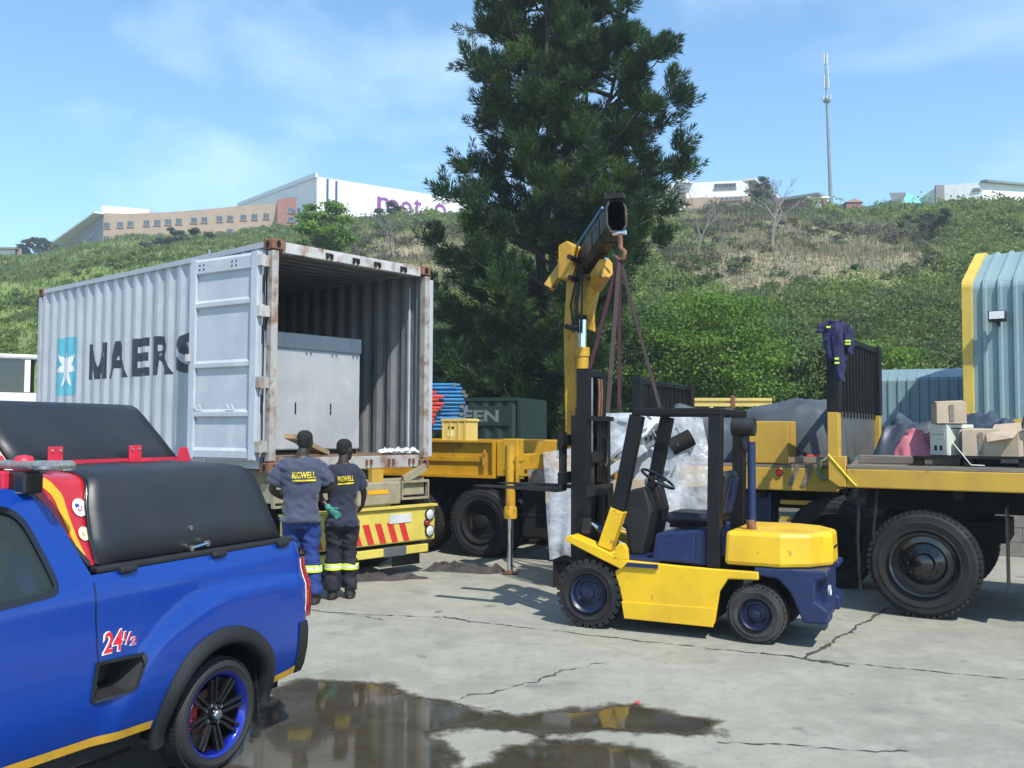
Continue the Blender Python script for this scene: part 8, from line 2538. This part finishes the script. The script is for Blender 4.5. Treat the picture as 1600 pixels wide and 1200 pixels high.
obj('beam', MB().box(-hw_, hw_, -.05, .05, zt2 - .045, zt2).box(-hw_, hw_, -.05, .05, zb2, zb2 + .05).box(-hw_, hw_, -.012, .012, zb2 + .051, zt2 - .046), 'crate_yellow', ys)
for s in (-1, 1):
    obj('leg', MB().beam((s * hw_ * .8, -.35, 0), (s * hw_ * .55, -.02, zb2 - .002), .06, .06).beam((s * hw_ * .8, .35, 0), (s * hw_ * .55, .02, zb2 - .002), .06, .06), 'crate_yellow', ys)
obj('brace', MB().beam((-hw_ * .55, .0, zb2 - .12), (.05, .0, zb2 - .004), .03, .04), 'crate_yellow', ys)
obj('clamp', MB().box(-.03, .03, -.07, .07, zb2 - .03, zt2 + .04), 'casting_rust', ys)
# white coach behind the container, just its end in view
vn = frame(thing('white_coach', 'white coach with dark windows half hidden behind the container end', 'coach', (P(55, 600, 18.5).x, 18.5, 0), R(28)))
vz = lambda y: P(28, y, 18.0).z
obj('lower_body', MB().box(-7.0, .05, -.02, 2.4,   .45, vz(612)), 'white_wall', vn, bevel=.06)
obj('roof', MB().box(-7.0, .05, -.05, 2.4, vz(559), vz(551)), 'roof_white', vn, bevel=.08)
obj('window_band', MB().box(-6.9, -.02, .02, 2.36, vz(612) + .002, vz(559) - .002), 'glass_dark', vn)
for x in (-5.5, -4.2, -2.9, -1.6, -.14):
    obj('pillar', MB().box(x - .05, x + .05, -.015, .06, vz(612) + .003, vz(559) - .003), 'white_wall', vn)
for x in (-5.6, -1.2):
    wheel(vn, (x, .02, .48), .48, .26, .28)
# ground cloths by the outrigger
def rag(label, pix, wid, seed, hgt=.05):
    o = thing('ground_cloth', label, 'cloth', G(*pix[len(pix) // 2]))
    c0 = o.location.copy()
    pts_ = [G(*p) - c0 for p in pix]
    D_ = []
    for a_, b_ in zip(pts_[:-1], pts_[1:]):
        k = max(2, int((b_ - a_).length / .05)); D_ += [a_.lerp(b_, i / k) for i in range(k)]
    D_.append(pts_[-1])
    r_ = random.Random(seed); rows = []
    for i, p in enumerate(D_):
        t = (D_[min(i + 1, len(D_) - 1)] - D_[max(i - 1, 0)]).normalized(); n = Vector((-t.y, t.x, 0))
        f = i / max(1, len(D_) - 1); w = np.interp(f, np.linspace(0, 1, len(wid)), wid)
        row = []
        for j in range(11):
            u = j / 10 * 2 - 1
            e_ = (1 - abs(u) ** 3) * min(1, f * 8, (1 - f) * 8)
            z = .004 + e_ * hgt * max(.05, 2.4 * float(vnoise(i * .33 + seed, j * .7, seed)) - .65 + 1.1 * abs(float(vnoise(i * .8, j * 1.0 + seed, seed + 2)) - .5))
            row.append(p + n * (u * w * (1 + .9 * (float(vnoise(i * .28, (3 if u > 0 else 9), seed)) - .5))) + Vector((0, 0, z)))
        rows.append(row)
    obj('cloth', MB().loft(rows, False, False), 'rag_brown', o, smooth=80)
rag('flat dark brown cloth lying behind the navy clad worker beside the bumper', [(480, 905), (540, 908), (600, 906), (668, 903)], [.10, .14, .12, .08], 2, .05)
rag('bunched dark brown cloth lying on the concrete up to the outrigger foot', [(666, 893), (690, 889), (720, 893), (760, 896), (790, 893)], [.10, .17, .12, .08, .07], 6, .07)
# pink scrap and small grit
sc1 = tag(obj('litter_scrap', MB().add([(-.02, -.012, .004), (.022, -.016, .008), (.018, .012, .018), (-.012, .016, .006)], [(0, 1, 2, 3)]), 'litter_red', solid=.002), 'tiny pink scrap of litter lying at the puddle edge', 'litter')
sc1.location = G(995, 1101) + Vector((0, 0, .008))

ov.scale = (.80, .84, .86); ov.location.z = zt_ * (1 - .86)
# ================================================================== thin summer haze over the whole place
hz_m = bpy.data.materials.new('haze'); hz_m.use_nodes = True
t_ = hz_m.node_tree
for n_ in list(t_.nodes):
    if n_.type == 'BSDF_PRINCIPLED': t_.nodes.remove(n_)
pv = t_.nodes.new('ShaderNodeVolumePrincipled')
pv.inputs['Color'].default_value = (.86, .93, 1.0, 1)
pv.inputs['Density'].default_value = .0011
pv.inputs['Anisotropy'].default_value = .2
t_.links.new(pv.outputs[0], t_.nodes['Material Output'].inputs['Volume'])
MATS['haze'] = hz_m
hb_ = obj('haze', MB().box(-420, 420, -60, 420, -1, 78), 'haze')
tag(hb_, 'thin pale haze in the air over the hill', 'haze', kind='stuff')
